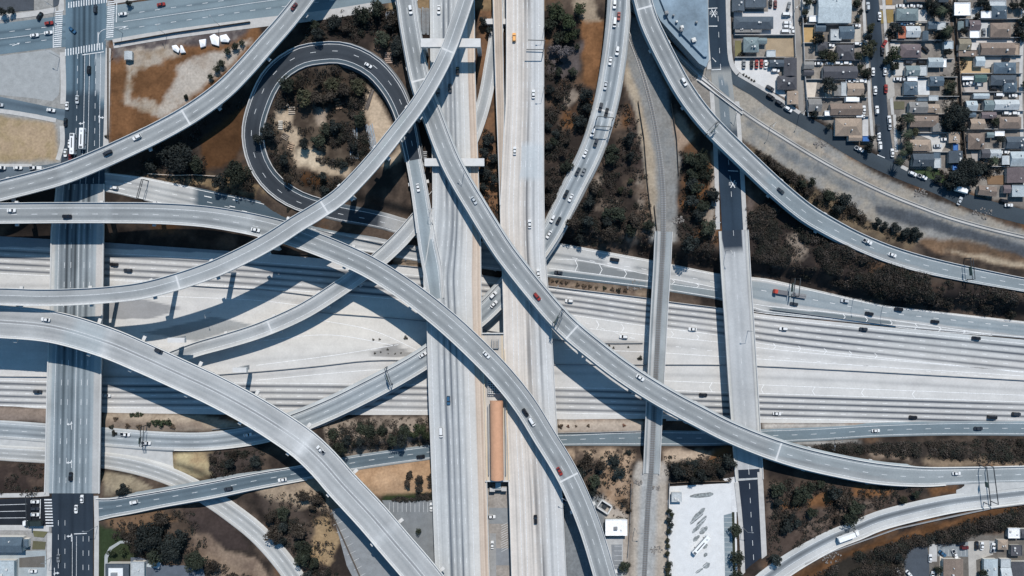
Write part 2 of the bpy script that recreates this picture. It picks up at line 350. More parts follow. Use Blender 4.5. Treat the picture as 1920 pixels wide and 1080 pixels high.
SIDE = strip('SIDE', [(-80,170),(0,181),(100,202),(124,206)], [(-80,192),(0,204),(75,215),(124,228)], .05)
SIDE2 = strip('SIDE2', [(-80,312),(0,312),(85,310),(116,303)], [(-80,345),(0,345),(85,336),(116,322)], .04)
MN = rib('MN', [(1342,-70,.08,36),(1345,0,.08,36),(1350,110,.08,37),(1357,190,.08,40),(1365,290,.08,44),(1371,360,.1,42),(1375,430,.2,42),(1376,446,.22,42)])
MBR = rib('MBR', [(1375,432,.3,56),(1380,520),(1385,593),(1393,720,.3,55),(1399,810),(1404,887,.3,53),(1405,900,.3,52)])
MS = rib('MS', [(1404,880,.31,40),(1409,980,.25,38),(1415,1080,.2,36),(1420,1160,.2,36)])
Q = rib('Q', [(1350,128,.06,22),(1390,156,.06,22),(1412,168),(1455,199,.06,23),(1508,229),(1555,255,.06,25),(1600,283),(1660,312,.06,25),(1705,331),(1760,353,.06,24),(1810,375),(1860,391,.06,27),(1920,407),(1995,426,.06,27)])
RR = rib('RR', [(1633,-70,.05,24),(1635,0),(1640,60,.05,26),(1645,120),(1652,214,.05,26),(1658,262),(1664,306,.05,27)])
ALLEY = rib('ALLEY', [(1489,-70,.04,10),(1491,0),(1498,100),(1502,200,.04,10),(1506,222,.04,9)])
ALLEY2 = rib('ALLEY2', [(1778,-70,.04,5),(1782,20),(1790,90),(1797,150),(1798,210),(1803,270),(1806,320,.04,5)])
RBR = rib('RBR', [(1244,434,.45,33),(1241,500),(1237,565),(1233,640),(1229,720),(1225,800),(1221,888,.45,31)])
RLW = rib('RLW', [(1161,-70,.1,9),(1168,25),(1180,68),(1194,105),(1213,167),(1227,227,.1,9),(1237,290),(1243,350),(1244,434,.55,9),(1241,500),(1237,565),(1233,640),(1229,720),(1225,800),(1221,884,.55,9),(1216,940),(1208,1080,.1,9),(1204,1150,.1,9)])
NRW = rib('NRW', [(1180,10,.15,8),(1215,45,.15,8),(1257,88),(1320,148,.3,9),(1390,207),(1471,260,.15,9),(1560,313),(1662,363),(1732,391),(1773,406),(1845,427),(1920,445),(1995,462,.15,9)])

# ================================================================ GROUND
GORE = [(-90,812),(0,817),(100,824),(200,832),(323,842),(326,884),(254,868),(195,858),(100,850),(0,845),(-90,842)]
def build_ground():
    inner = lambda a, b, s: list(np.arange(a, b + .01, s))
    gx = [-9000,-3000,-1200,-700,-450] + inner(-330, 330, 1.25) + [450,700,1200,3000,9000]
    gy = [-9000,-3000,-1200,-600,-320] + inner(-196, 196, 1.25) + [320,600,1200,3000,9000]
    X, Y = np.meshgrid(gx, gy); PX = 960 + X / S; PY = 540 - Y / S
    top = np.interp(PX, [-70,0,205,480,785,1040,1343,1440,1680,1920], [440,444,455,472,494,528,566,585,612,634])
    bot = np.interp(PX, [0,200,480,800,1042,1200,1440,1613,1773,1920], [763,775,780,780,788,789,795,797,808,820])
    top += .0; d = np.maximum(np.maximum(top - PY, PY - bot), 0) * S
    ss = lambda t: (lambda u: u * u * (3 - 2 * u))(np.clip(t, 0, 1))
    bank = np.where(PY < 540, 18, 15)
    Z = -8.85 * (1 - ss(d / bank))
    def carve(r, sl, dz=.3, lift=True, lo=0, hi=None):
        nonlocal Z
        hi = hi or len(r.C); idx = np.arange(lo, hi); C_ = r.C[idx]; w = r.W[idx] / 2
        bb = (X > C_[:, 0].min() - 40) & (X < C_[:, 0].max() + 40) & (Y > C_[:, 1].min() - 40) & (Y < C_[:, 1].max() + 40)
        x = X[bb]; y = Y[bb]; best = np.full(x.shape, 1e9); zz = np.zeros(x.shape)
        for i in range(len(C_) - 1):
            ax, ay = C_[i, :2]; bx, by = C_[i + 1, :2]; dx, dy = bx - ax, by - ay
            t = np.clip(((x - ax) * dx + (y - ay) * dy) / (dx * dx + dy * dy), 0, 1)
            dd = np.hypot(x - ax - t * dx, y - ay - t * dy) - w[i]
            k = dd < best; best = np.where(k, dd, best); zz = np.where(k, C_[i, 2] + t * (C_[i + 1, 2] - C_[i, 2]), zz)
        t = ss((best - 1.2) / sl); z0 = Z[bb]; Z[bb] = np.where(best < 38, (zz - dz) * (1 - t) + z0 * t, z0)
    n = lambda r, x: int(np.abs(r.px[:, 0] - x).argmin())
    carve(N1, 11, lo=n(N1, 200)); carve(LOOP, 7, hi=int(np.hypot(LOOP.px[:, 0] - 640, LOOP.px[:, 1] - 99).argmin()))
    carve(J, 8, hi=n(J, 520)); carve(W, 8); carve(V, 8, lo=n(V, 520)); carve(U, 6); carve(K, 7, lo=n(K, 1600)); carve(F, 5, lo=n(F, 1720))
    gore = inside(GORE, 960 + X * H / ((H + 6) * S), 540 - Y * H / ((H + 6) * S)) > .5; Z = np.where(gore, np.minimum(Z, -6.7), Z)
    # keep the freeway bed clear
    bed = (PY > top - 3) & (PY < bot + 3); Z = np.where(bed, np.minimum(Z, -8.85), Z)
    px, py = px_of(X, Y, Z)
    w1 = (fbm(px / 26, py / 26, 31) - .5); w2 = (fbm(px / 26, py / 26, 47) - .5)
    wx = px + 34 * w1; wy = py + 34 * w2; n1 = fbm(px / 38, py / 38, 3, 5); n2 = fbm(px / 9, py / 9, 8, 4); n3 = fbm(px / 110, py / 110, 15, 3)
    dark = np.array([.040, .031, .027]); brown = np.array([.120, .088, .068]); orange = np.array([.198, .098, .046]); tan = np.array([.42, .32, .225]); gry = np.array([.30, .275, .25])
    t = np.clip((n1 - .42) * 4, 0, 1)[..., None]; soil = dark * (1 - t) + brown * t
    t = np.clip((n3 * .6 + n1 * .4 - .60) * 9, 0, 1)[..., None]; soil = soil * (1 - t) + orange * .8 * t
    def zone(poly, col, a=1.0, warp=1.0, mix=None, mt=.5):
        nonlocal soil
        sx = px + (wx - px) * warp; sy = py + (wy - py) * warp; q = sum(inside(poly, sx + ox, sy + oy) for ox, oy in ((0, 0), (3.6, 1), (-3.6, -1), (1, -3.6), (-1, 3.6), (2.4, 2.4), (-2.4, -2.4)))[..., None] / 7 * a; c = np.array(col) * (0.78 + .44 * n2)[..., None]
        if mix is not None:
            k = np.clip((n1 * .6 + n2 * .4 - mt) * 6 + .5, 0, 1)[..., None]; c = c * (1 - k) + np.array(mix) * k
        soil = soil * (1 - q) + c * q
    far = [.19, .17, .15]
    out = ((np.abs(X) > 300) | (np.abs(Y) > 175))[..., None]; soil = np.where(out, np.array(far) * (.6 + .8 * n1)[..., None], soil)
    # upper-left lots
    zone([(-90,-90),(205,-90),(205,345),(-90,345)], [.30,.295,.285], 1, .1)
    zone([(0,215),(40,222),(100,230),(107,240),(108,300),(-80,306),(-80,212)], [.43,.32,.215], 1, .25, mix=[.33,.25,.15])
    zone([(204,82),(330,62),(485,44),(490,85),(400,170),(300,230),(204,268)], orange * 1.1, 1, .25, mix=orange * .75, mt=.5)
    zone([(212,84),(250,72),(420,52),(470,50),(440,80),(330,90),(300,105),(212,112)], [.12,.10,.10], 1, .6, mix=[.22,.19,.17])
    zone([(335,118),(430,92),(472,70),(432,125),(345,195),(300,224),(284,213),(308,188),(318,162),(332,140)], [.46,.41,.36], 1, .5, mix=[.36,.30,.25], mt=.55)
    zone([(238,94),(300,86),(334,96),(320,114),(296,118),(264,132),(250,150),(248,188),(302,196),(305,222),(284,214),(262,198),(230,196),(238,150)], [.42,.36,.30], 1, 1.0, mix=[.27,.20,.14], mt=.52)
    zone([(205,330),(205,275),(300,262),(380,215),(455,150),(460,190),(380,268),(300,320)], [.05,.036,.03], .9, .4)  # dark scrubby soil, with the flyover's cast shadow also painted into its colour
    zone([(375,262),(420,225),(458,195),(456,235),(460,262),(440,300),(385,322)], orange * .62, 1, .35, mix=orange * .45)
    zone([(285,325),(470,335),(520,375),(470,372),(370,350),(280,335)], [.27,.19,.11], 1, .7, mix=[.13,.095,.07])
    # inside the loop
    zone([(500,190),(560,130),(640,120),(700,150),(735,215),(735,270),(690,340),(620,378),(540,345),(495,270)], [.075,.056,.043], 1, .4, mix=[.13,.10,.075], mt=.55)
    zone([(686,160),(704,178),(724,212),(737,245),(722,268),(703,278),(690,262),(694,230),(682,205)], [.50,.39,.285], 1, .25)
    zone([(716,312),(752,268),(760,280),(746,300),(722,318)], [.42,.33,.24], 1, .3)
    zone([(520,205),(545,212),(560,255),(555,290),(575,302),(612,306),(665,318),(650,335),(600,322),(555,312),(545,270),(520,235)], [.46,.36,.26], 1, .75)
    zone([(560,280),(605,285),(600,312),(560,306)], [.56,.46,.34], 1, .6)
    zone([(590,182),(612,205),(608,235),(592,236),(588,205)], [.40,.32,.25], .9, .8)
    zone([(562,320),(620,335),(600,352),(560,345)], orange * .45, 1, .5)
    # between the freeway and the busy ramp
    zone([(1085,25),(1132,38),(1130,110),(1117,165),(1095,158),(1090,90)], orange * 1.25, 1, .4, mix=orange * .85)
    zone([(1075,-60),(1100,-60),(1128,40),(1095,40),(1070,10)], [.34,.27,.2], 1, .6)
    zone([(1030,90),(1090,85),(1085,140),(1030,150)], [.13,.11,.11], .8, .8)
    zone([(1190,200),(1205,260),(1215,330),(1160,300)], [.075,.055,.048], .8, .5)
    # rail corridor
    zone([(1172,30),(1192,30),(1250,170),(1276,300),(1270,340),(1268,432),(1228,432),(1212,330),(1196,220),(1172,150)], [.25,.245,.235], 1, .15, mix=[.22,.225,.225])
    zone([(1172,110),(1196,165),(1226,290),(1232,360),(1226,432),(1220,400),(1207,290),(1190,200),(1170,150)], [.40,.325,.24], .9, .2)
    zone([(1268,200),(1300,260),(1275,290),(1262,240)], [.40,.30,.23], .8, .6)
    zone([(1188,884),(1250,884),(1254,1150),(1180,1150),(1184,1000)], [.47,.41,.35], 1, .15, mix=[.40,.35,.30])
    zone([(1205,880),(1222,880),(1218,1150),(1196,1150)], [.37,.37,.365], .95, .15)
    zone([(1194,866),(1250,866),(1256,905),(1188,905)], [.42,.38,.34], 1, .2); zone([(1220,415),(1266,415),(1268,455),(1218,455)], [.29,.28,.265], 1, .2); zone([(1203,882),(1234,882),(1226,1150),(1190,1150)], [.37,.375,.375], .9, .12)
    # railway land at the upper right
    zone([(1278,70),(1332,130),(1380,160),(1510,240),(1620,315),(1760,378),(1920,432),(2000,450),(2000,485),(1920,470),(1720,452),(1640,425),(1510,338),(1410,275),(1335,218)], [.27,.262,.25], 1, .25, mix=[.33,.295,.25])
    zone([(1238,80),(1262,95),(1335,150),(1344,255),(1300,185)], [.30,.275,.25], 1, .3, mix=[.24,.22,.20])
    zone([(1395,218),(1471,272),(1560,324),(1662,374),(1773,417),(1920,456),(2000,475),(2000,492),(1920,472),(1773,436),(1662,394),(1560,344),(1471,294),(1400,240)], [.155,.168,.18], .85, .35, mix=[.21,.21,.205])
    zone([(1395,190),(1500,258),(1600,318),(1700,366),(1660,352),(1560,300),(1480,252)], [.42,.35,.28], .8, .5)
    zone([(1440,240),(1500,262),(1560,300),(1640,350),(1655,352),(1600,325),(1520,280)], [.22,.18,.145], .7, .7)
    zone([(1640,385),(1690,392),(1770,415),(1930,462),(2000,480),(2000,500),(1920,480),(1800,445),(1700,420),(1640,400)], [.085,.095,.11], 1, .3)
    zone([(1400,272),(1500,332),(1560,375),(1640,425),(1725,445),(1700,470),(1600,430),(1500,372),(1405,292)], [.09,.068,.05], 1, .4, mix=[.16,.12,.08])
    zone([(1718,448),(1800,446),(1930,485),(2000,500),(2000,518),(1850,490),(1740,470)], [.19,.12,.075], 1, .4, mix=[.12,.08,.055])
    zone([(1760,466),(1850,480),(1990,505),(1990,512),(1850,490)], [.42,.34,.25], .9, .3)
    # dark slope under the top right ramp
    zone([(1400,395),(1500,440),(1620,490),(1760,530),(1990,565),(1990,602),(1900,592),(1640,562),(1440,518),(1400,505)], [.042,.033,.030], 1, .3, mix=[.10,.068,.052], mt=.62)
    zone([(1630,485),(1730,515),(1700,540),(1625,510)], [.17,.10,.06], .7, .7)
    for q in ([(1478,440),(1500,445),(1510,480),(1490,500),(1480,470)], [(1452,470),(1466,470),(1468,500),(1450,495)], [(1130,385),(1160,375),(1165,400),(1150,412),(1132,405)], [(1170,440),(1190,430),(1195,455),(1180,462)], [(1205,320),(1215,360),(1222,420),(1210,440),(1195,380)], [(1100,340),(1120,325),(1128,350),(1105,365)], [(1140,215),(1160,205),(1170,235),(1150,240)], [(1310,395),(1338,385),(1340,430),(1318,425)], [(1460,985),(1500,975),(1520,1000),(1480,1020)], [(1060,180),(1082,160),(1090,185),(1070,215)], [(640,790),(680,785),(690,800),(650,806)], [(735,800),(760,800),(770,822),(740,815)], [(1700,840),(1740,838),(1745,856),(1710,858)], [(1560,470),(1590,478),(1580,495),(1560,490)]): zone(q, [.30,.245,.20], .85, 1.0, mix=[.17,.125,.095], mt=.52)
    # banks beside the freeway
    zone([(195,772),(380,778),(470,800),(470,805),(380,808),(195,806)], [.40,.33,.26], 1, .15, mix=[.30,.24,.185])
    zone([(195,786),(300,792),(380,792),(380,806),(195,806)], [.20,.155,.125], .85, .4)
    zone([(-80,760),(88,765),(88,790),(-80,786)], [.24,.19,.16], 1, .2)
    zone([(322,850),(400,846),(402,890),(380,898),(325,880)], [.40,.33,.20], 1, .25, mix=[.32,.235,.14])
    zone([(385,850),(480,830),(500,870),(400,896)], [.07,.055,.05], .95, .25)
    zone([(195,884),(250,892),(290,915),(195,932)], [.30,.25,.18], 1, .3, mix=[.20,.165,.12])
    zone([(-80,866),(85,872),(85,930),(-80,930)], [.05,.036,.032], 1, .2, mix=[.10,.07,.055], mt=.6)
    zone([(1030,519),(1215,542),(1215,558),(1030,537)], [.30,.225,.165], 1, .1, mix=[.18,.13,.10])
    zone([(740,478),(790,490),(785,502),(738,498)], [.30,.23,.17], 1, .1)
    zone([(1045,786),(1205,789),(1205,810),(1045,812)], [.48,.41,.345], 1, .1, mix=[.40,.335,.28])
    zone([(1430,793),(1620,795),(1620,803),(1430,806)], [.42,.39,.36], 1, .1)
    zone([(1440,826),(1500,836),(1460,828),(1620,826),(1560,838),(1470,834)], [.40,.39,.375], .9, .2)
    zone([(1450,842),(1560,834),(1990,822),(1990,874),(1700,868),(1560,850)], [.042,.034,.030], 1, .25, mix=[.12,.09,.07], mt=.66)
    zone([(1630,850),(1690,845),(1720,866),(1640,864)], [.28,.21,.16], .8, .8)
    zone([(1730,862),(1870,862),(1990,868),(1990,876),(1740,874)], [.30,.22,.15], .7, .5)
    # lower right
    zone([(1440,905),(1560,900),(1740,918),(1640,960),(1540,1000),(1440,1060)], [.085,.062,.052], 1, .4, mix=[.15,.115,.095], mt=.58)
    for p in ([(1597,908),(1680,912),(1660,932),(1600,936)], [(1742,912),(1795,913),(1795,922),(1745,928)], [(1450,945),(1500,932),(1500,952),(1450,958)], [(1515,935),(1560,918),(1568,945),(1520,952)]): zone(p, orange * 1.15, 1, .5, mix=orange * .7, mt=.56)
    zone([(1500,1085),(1560,1040),(1700,996),(1860,958),(1990,935),(1990,950),(1870,965),(1720,1010),(1600,1040),(1540,1085)], orange * 1.05, 1, .4, mix=orange * .6)
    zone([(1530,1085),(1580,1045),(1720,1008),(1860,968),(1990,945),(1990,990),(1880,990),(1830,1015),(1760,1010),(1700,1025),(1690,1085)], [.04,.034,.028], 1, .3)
    # below the freeway, middle
    zone([(1060,842),(1190,840),(1190,880),(1175,990),(1110,940),(1080,880)], [.10,.075,.06], 1, .4, mix=[.36,.265,.19], mt=.54)
    zone([(1125,880),(1186,850),(1184,900),(1170,960),(1140,945),(1130,910)], [.40,.285,.20], .95, .7, mix=[.26,.17,.11])
    zone([(1105,935),(1130,930),(1180,970),(1180,1085),(1120,1085)], [.42,.37,.325], .95, .3)
    zone([(1240,845),(1340,845),(1320,862),(1290,870),(1244,868)], [.42,.33,.255], .9, .4)
    zone([(1250,868),(1370,860),(1375,900),(1320,905),(1250,905)], [.05,.04,.035], .9, .3)
    zone([(600,786),(800,780),(812,790),(812,836),(700,850),(620,852)], [.27,.22,.18], 1, .4, mix=[.10,.08,.065], mt=.5)
    zone([(640,880),(820,852),(822,926),(700,930)], [.43,.285,.18], 1, .15, mix=[.36,.23,.14])
    zone([(716,928),(822,924),(822,938),(716,940)], [.035,.055,.022], 1, .2)
    zone([(470,905),(560,900),(640,890),(700,940),(620,960),(580,950),(520,960)], [.36,.28,.205], 1, .4, mix=[.24,.185,.14])
    zone([(575,985),(610,965),(640,1010),(620,1060),(580,1045)], [.34,.24,.14], 1, .5)
    zone([(480,930),(545,940),(590,985),(570,1085),(540,1040),(500,980)], [.09,.07,.06], .9, .4)
    zone([(190,962),(300,952),(335,975),(240,1000),(200,985)], [.19,.12,.075], 1, .3)
    zone([(340,952),(400,950),(450,1000),(470,1030),(420,1030),(360,995)], [.06,.045,.042], 1, .2)
    zone([(362,1000),(392,1002),(420,1032),(480,1045),(510,1085),(400,1085),(365,1030)], [.27,.2,.15], 1, .4, mix=[.18,.13,.10])
    zone([(184,985),(235,1000),(240,1025),(200,1085),(184,1085)], [.04,.06,.028], 1, .15)
    zone([(210,1020),(260,1025),(255,1050),(205,1050)], [.045,.06,.03], 1, .3)
    # between the viaducts and beneath them
    zone([(896,20),(930,20),(938,260),(940,400),(896,400)], [.21,.115,.065], 1, .3, mix=[.12,.075,.05])
    zone([(725,-60),(1025,-60),(1025,20),(725,20)], [.30,.21,.12], .8, .6)
    zone([(1056,930),(1130,930),(1160,1160),(1056,1160)], [.20,.215,.23], 1, .0)
    zone([(905,905),(962,905),(968,1160),(905,1160)], [.33,.30,.275], 1, .0)
    # neighbourhood
    zone([(1376,-90),(2000,-90),(2000,430),(1920,392),(1780,345),(1700,312),(1560,235),(1440,170),(1376,130)], [.20,.18,.165], 1, .1, mix=[.30,.27,.24], mt=.52)
    zone([(1690,1020),(1990,985),(1990,1160),(1690,1160)], [.16,.145,.13], 1, .15)
    zone([(-80,985),(97,985),(97,1160),(-80,1160)], [.30,.295,.29], 1, .05)
    zone([(1335,450),(1350,300),(1336,280),(1332,450)], [.38,.33,.28], .9, .2)
    zone([(1400,340),(1412,380),(1425,440),(1400,445)], [.16,.125,.11], .7, .4)
    lum = soil.mean(-1, keepdims=True); soil = soil * (.62 + .16 * np.clip((lum - .05) / .12, 0, 1))
    G = np.stack([X, Y, Z], -1)
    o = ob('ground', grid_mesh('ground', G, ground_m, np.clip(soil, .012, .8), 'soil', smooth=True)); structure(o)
    return gx, gy, Z
GX, GY, GZ = build_ground()
def ground_z(x, y):
    i = min(max(np.searchsorted(GX, x) - 1, 0), len(GX) - 2); j = min(max(np.searchsorted(GY, y) - 1, 0), len(GY) - 2)
    tx = (x - GX[i]) / (GX[i + 1] - GX[i]); ty = (y - GY[j]) / (GY[j + 1] - GY[j])
    return float((GZ[j, i] * (1 - tx) + GZ[j, i + 1] * tx) * (1 - ty) + (GZ[j + 1, i] * (1 - tx) + GZ[j + 1, i + 1] * tx) * ty)
def PG(x, y):                                 # photo pixel -> point on the ground
    z = 0.0
    for _ in range(4): p = P(x, y, z); z = ground_z(p.x, p.y)
    return P(x, y, z)
# ================================================================ ROAD SURFACES
def wl(pts, z):                                # photo polyline at height z -> world polyline, smoothed
    return catmull([tuple(P(x, y, z)) for x, y in pts], 6)
def road(key, name, wear, z_marks=None, parent=None, skirt=0.0, dz=0.0, sub=.65):
    return surf(ROADS[key], name, wear, parent, dz, sub, skirt)
def flyover(key, label, wear, marks=(), cat='flyover', name='flyover', hgt=.85, girder_from=0, girder_to=1e9, piers=None, group='curved flyover ramps', par=(1, 1), depth=1.9, skirt=0, dash=(3.2, 11), cap_over=1.2, col_w=2.2):
    r = ROADS[key]; mid = len(r.C) // 2; loc = r.C[mid]
    t = thing(name, label, cat, (loc[0], loc[1], 0), 0, group, (loc[0], loc[1]))
    inv = Matrix.Translation((-loc[0], -loc[1], 0))
    kids = []
    kids.append(surf(r, 'roadway', wear, t, 0, .65, skirt))
    k = [i for i in range(len(r.C)) if girder_from <= r.v[i] <= girder_to]
    if depth and len(k) > 1:
        q = Road(); q.L = r.L[k]; q.R = r.R[k]; q.C = r.C[k]; finish_road(q, '_g'); kids.append(girder('girder', q, t, depth))
    for sd, on in ((1, par[0]), (-1, par[1])):
        if on:
            a, b = on if isinstance(on, tuple) else (0, 1e9)
            o = rail_along('parapet', r, sd, hgt=hgt, parent=t, a=a, b=b)
            if o: kids.append(o)
    mb = MB()
    for f, ds in marks: line_on(mb, r, f, .24, dash if ds else None)
    if mb.V: kids.append(mb.ob('lane_stripe', white_p, t))
    for jx, jy in BARS.get(key, ()):
        i = int(np.hypot(r.px[:, 0] - jx, r.px[:, 1] - jy).argmin()); t_ = r.T[i] * .5; a_ = r.L[i] + (r.R[i] - r.L[i]) * .05; b_ = r.L[i] + (r.R[i] - r.L[i]) * .95; z_ = np.array([0, 0, .012]); q = MB(); q.quad(a_ - t_ + z_, b_ - t_ + z_, b_ + t_ + z_, a_ + t_ + z_); kids.append(q.ob('expansion_joint', joint_m, t))
    if piers: kids += make_piers(r, t, piers, depth, cap_over, col_w)
    for o in kids: o.matrix_local = inv
    return t
def corridor(x, y, skip):                      # is a world point inside another carriageway below?
    for kk, r in ROADS.items():
        if kk in skip or kk.startswith('_') : continue
        d = np.hypot(r.C[:, 0] - x, r.C[:, 1] - y); i = int(d.argmin())
        if d[i] < r.W[i] / 2 + 1.5 and kk != 'M105': return kk
    return None
def make_piers(r, parent, spec, depth, over, cw):
    out = []; a, b, every, skip = spec; s = a
    key = [k for k, v in ROADS.items() if v is r][0]
    while s < min(b, r.v[-1]):
        i = int(np.abs(r.v - s).argmin()); c = r.C[i]; s += every
        for off in (0, 4, -4, 7, -7):
            i2 = int(np.abs(r.v - (r.v[i] + off)).argmin()); c = r.C[i2]
            if corridor(c[0], c[1], (key,) + tuple(skip)) is None: break
        else: continue
        g = ground_z(c[0], c[1]); top = c[2] - depth + .1
        if top - g < 2.5: continue
        t = r.T[i2]; ang = math.atan2(t[1], t[0]); mb = MB()
        mb.box(c[0] - cw * .35, c[0] + cw * .35, c[1] - cw * .6, c[1] + cw * .6, g - .5, top - .9, 0, ang, (c[0], c[1]))
        w = r.W[i2] / 2 + over
        n = Vector((-t[1], t[0], 0)); d = Vector((t[0], t[1], 0)) * .9; cc = Vector((c[0], c[1], 0)); up = Vector((0, 0, 1))
        b_ = [cc - n * w * .45 - d, cc - n * w * .45 + d, cc + n * w * .45 + d, cc + n * w * .45 - d]; t_ = [cc - n * w - d, cc - n * w + d, cc + n * w + d, cc + n * w - d]
        mb.hexa([p + up * (top - 1.7) for p in b_], [p + up * (top - .75) for p in t_])
        mb.hexa([p + up * (top - .75) for p in t_], [p + up * top for p in t_])
        out.append(mb.ob('pier', conc_l, parent))
    return out

joint_m = mat('joint_concrete', (.52, .52, .52), .85, 1.5, .12)
BARS = dict(A=[(343, 216)], C=[(335, 527), (842, 92), (615, 385)], F=[(1078, 628), (1463, 846), (782, 150)], H=[(508, 610)], D=[(1075, 900)], K=[(1211, 12)], J=[(1128, 212)])
W2 = lambda a, b, s=.32: ((a, .95, s), (b, .95, s))
flyover('A', 'two-lane concrete flyover arching across the upper left corner above the dirt field', wear_fn(FLY, ((.33, 1.0, .20), (.66, 1.0, .24)), slab=26, joints=[(343, 216), (128, 325)], side=((0, .13, (.33, .345, .355)), (.87, 1, (.37, .375, .375)))), [(.15, 0), (.51, 1), (.87, 0)], piers=(20, 520, 40, ()))
flyover('D', 'long two-lane flyover running from the left edge diagonally down across the viaduct', wear_fn(FLY, ((.40, 1.0, .22), (.70, 1.0, .24)), slab=28, joints=[(200, 399), (470, 420)], side=((.0, .10, (.34, .35, .36)), (.90, 1, (.38, .385, .385)))), [(.27, 0), (.56, 1), (.88, 0)], piers=(24, 800, 38, ()))
flyover('C', 'single-lane topmost flyover crossing over all the other ramps near the loop', wear_fn((.290, .301, .306), ((.55, .9, .14),), slab=30, joints=[(335, 527), (842, 92), (615, 385)], side=((0, .14, (.33, .34, .35)), (.8, 1, (.36, .365, .37))), patches=[([(715, 285), (722, 278), (735, 262), (728, 256), (712, 275)], (.27, .30, .30), .6), ([(742, 250), (752, 240), (768, 214), (760, 210), (745, 232)], (.27, .30, .30), .55), ([(700, 305), (715, 290), (708, 284), (695, 300)], (.28, .31, .31), .5)]), [(.42, 0), (.92, 0)], piers=(28, 800, 36, ()), col_w=2.4)
flyover('E', 'wide twin-carriageway flyover with a dark centre seam, curving down the lower left', wear_fn((.345, .349, .350), ((.17, .9, .10), (.34, .9, .16), (.66, .9, .16), (.83, .9, .10)), slab=30, joints=[(200, 640), (570, 833), (720, 995)], side=((.490, .503, (.12, .125, .14)), (0, .05, (.38, .385, .385)), (.95, 1, (.40, .40, .40))), patches=[([(150, 585), (205, 600), (178, 668), (110, 650)], (.32, .36, .38), .55), ([(545, 770), (600, 810), (570, 860), (510, 815)], (.45, .45, .45), .6)]), [(.075, 0), (.45, 0), (.545, 0), (.93, 0)], piers=(30, 900, 34, ()), cap_over=2.2, col_w=3)
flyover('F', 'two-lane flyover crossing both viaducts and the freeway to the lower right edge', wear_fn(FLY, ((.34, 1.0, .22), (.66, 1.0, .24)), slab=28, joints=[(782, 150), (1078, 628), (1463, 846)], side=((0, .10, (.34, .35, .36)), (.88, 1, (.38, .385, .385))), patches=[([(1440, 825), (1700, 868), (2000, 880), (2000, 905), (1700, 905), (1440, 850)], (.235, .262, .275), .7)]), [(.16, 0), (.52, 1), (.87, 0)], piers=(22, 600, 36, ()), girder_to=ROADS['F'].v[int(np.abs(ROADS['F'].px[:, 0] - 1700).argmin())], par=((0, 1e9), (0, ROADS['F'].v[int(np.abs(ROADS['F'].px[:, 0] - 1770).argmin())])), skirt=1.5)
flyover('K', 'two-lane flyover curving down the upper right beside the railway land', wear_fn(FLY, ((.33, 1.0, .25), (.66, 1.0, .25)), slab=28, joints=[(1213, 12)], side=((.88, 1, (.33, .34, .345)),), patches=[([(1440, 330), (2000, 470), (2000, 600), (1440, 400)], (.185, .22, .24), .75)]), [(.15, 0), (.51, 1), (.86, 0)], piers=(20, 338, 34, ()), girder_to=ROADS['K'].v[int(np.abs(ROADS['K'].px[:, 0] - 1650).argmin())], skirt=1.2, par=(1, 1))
flyover('J', 'busy two-lane ramp rising from the lower left, under the viaducts, to the top', wear_fn((.30, .325, .34), ((.36, .9, .36), (.66, .9, .36)), slab=24, joints=[(1128, 215)], side=((0, .10, (.38, .385, .385)), (.83, 1, (.40, .405, .40)))), [(.16, 0), (.51, 1), (.84, 0)], cat='ramp', name='ramp_bridge', piers=(243, 760, 30, ()), girder_from=ROADS['J'].v[int(np.abs(ROADS['J'].px[:, 0] - 500).argmin())], par=((228, 1e9), (198, 1e9)), skirt=2.5, group='ramps over the freeway')
flyover('H', 'single-lane ramp bridge slanting from the left flyover up under the viaduct', wear_fn((.33, .34, .345), ((.45, 1.1, .18),), slab=24, joints=[(508, 610), (655, 527)], side=((0, .16, (.42, .42, .41)), (.74, 1, (.42, .42, .415)))), [(.18, 0), (.74, 0)], cat='ramp', name='ramp_bridge', piers=(20, 420, 30, ()), group='ramps over the freeway')
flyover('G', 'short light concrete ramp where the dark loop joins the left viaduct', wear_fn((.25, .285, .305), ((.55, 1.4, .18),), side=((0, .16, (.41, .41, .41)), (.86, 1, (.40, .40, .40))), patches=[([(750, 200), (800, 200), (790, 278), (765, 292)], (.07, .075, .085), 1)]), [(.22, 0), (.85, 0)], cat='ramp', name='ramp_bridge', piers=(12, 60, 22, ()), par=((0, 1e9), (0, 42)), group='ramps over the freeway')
_l = ROADS['LOOP']; _k = _l.v[int(np.hypot(_l.px[:, 0] - 640, _l.px[:, 1] - 99).argmin())]; _k0 = _l.v[int(np.hypot(_l.px[:, 0] - 600, _l.px[:, 1] - 389).argmin())]
flyover('LOOP', 'dark asphalt loop ramp circling round a pit of trees', wear_fn((.042, .049, .059), ((.28, .8, .12), (.58, .8, .14)), var=.14, side=((0, .08, (.17, .175, .18)), (.80, .95, (.055, .075, .092)), (.95, 1, (.17, .18, .185))), patches=[([(722, 400), (820, 400), (820, 450), (722, 445)], (.30, .30, .30), 1)]), [(.11, 0), (.42, 1), (.79, 0)], cat='ramp', name='loop_ramp', girder_from=_k, piers=(_k + 10, 1e9, 26, ()), par=((_k0, 1e9), (_k0, 1e9)), skirt=2.0, group='ramps over the freeway', dash=(3.0, 12))
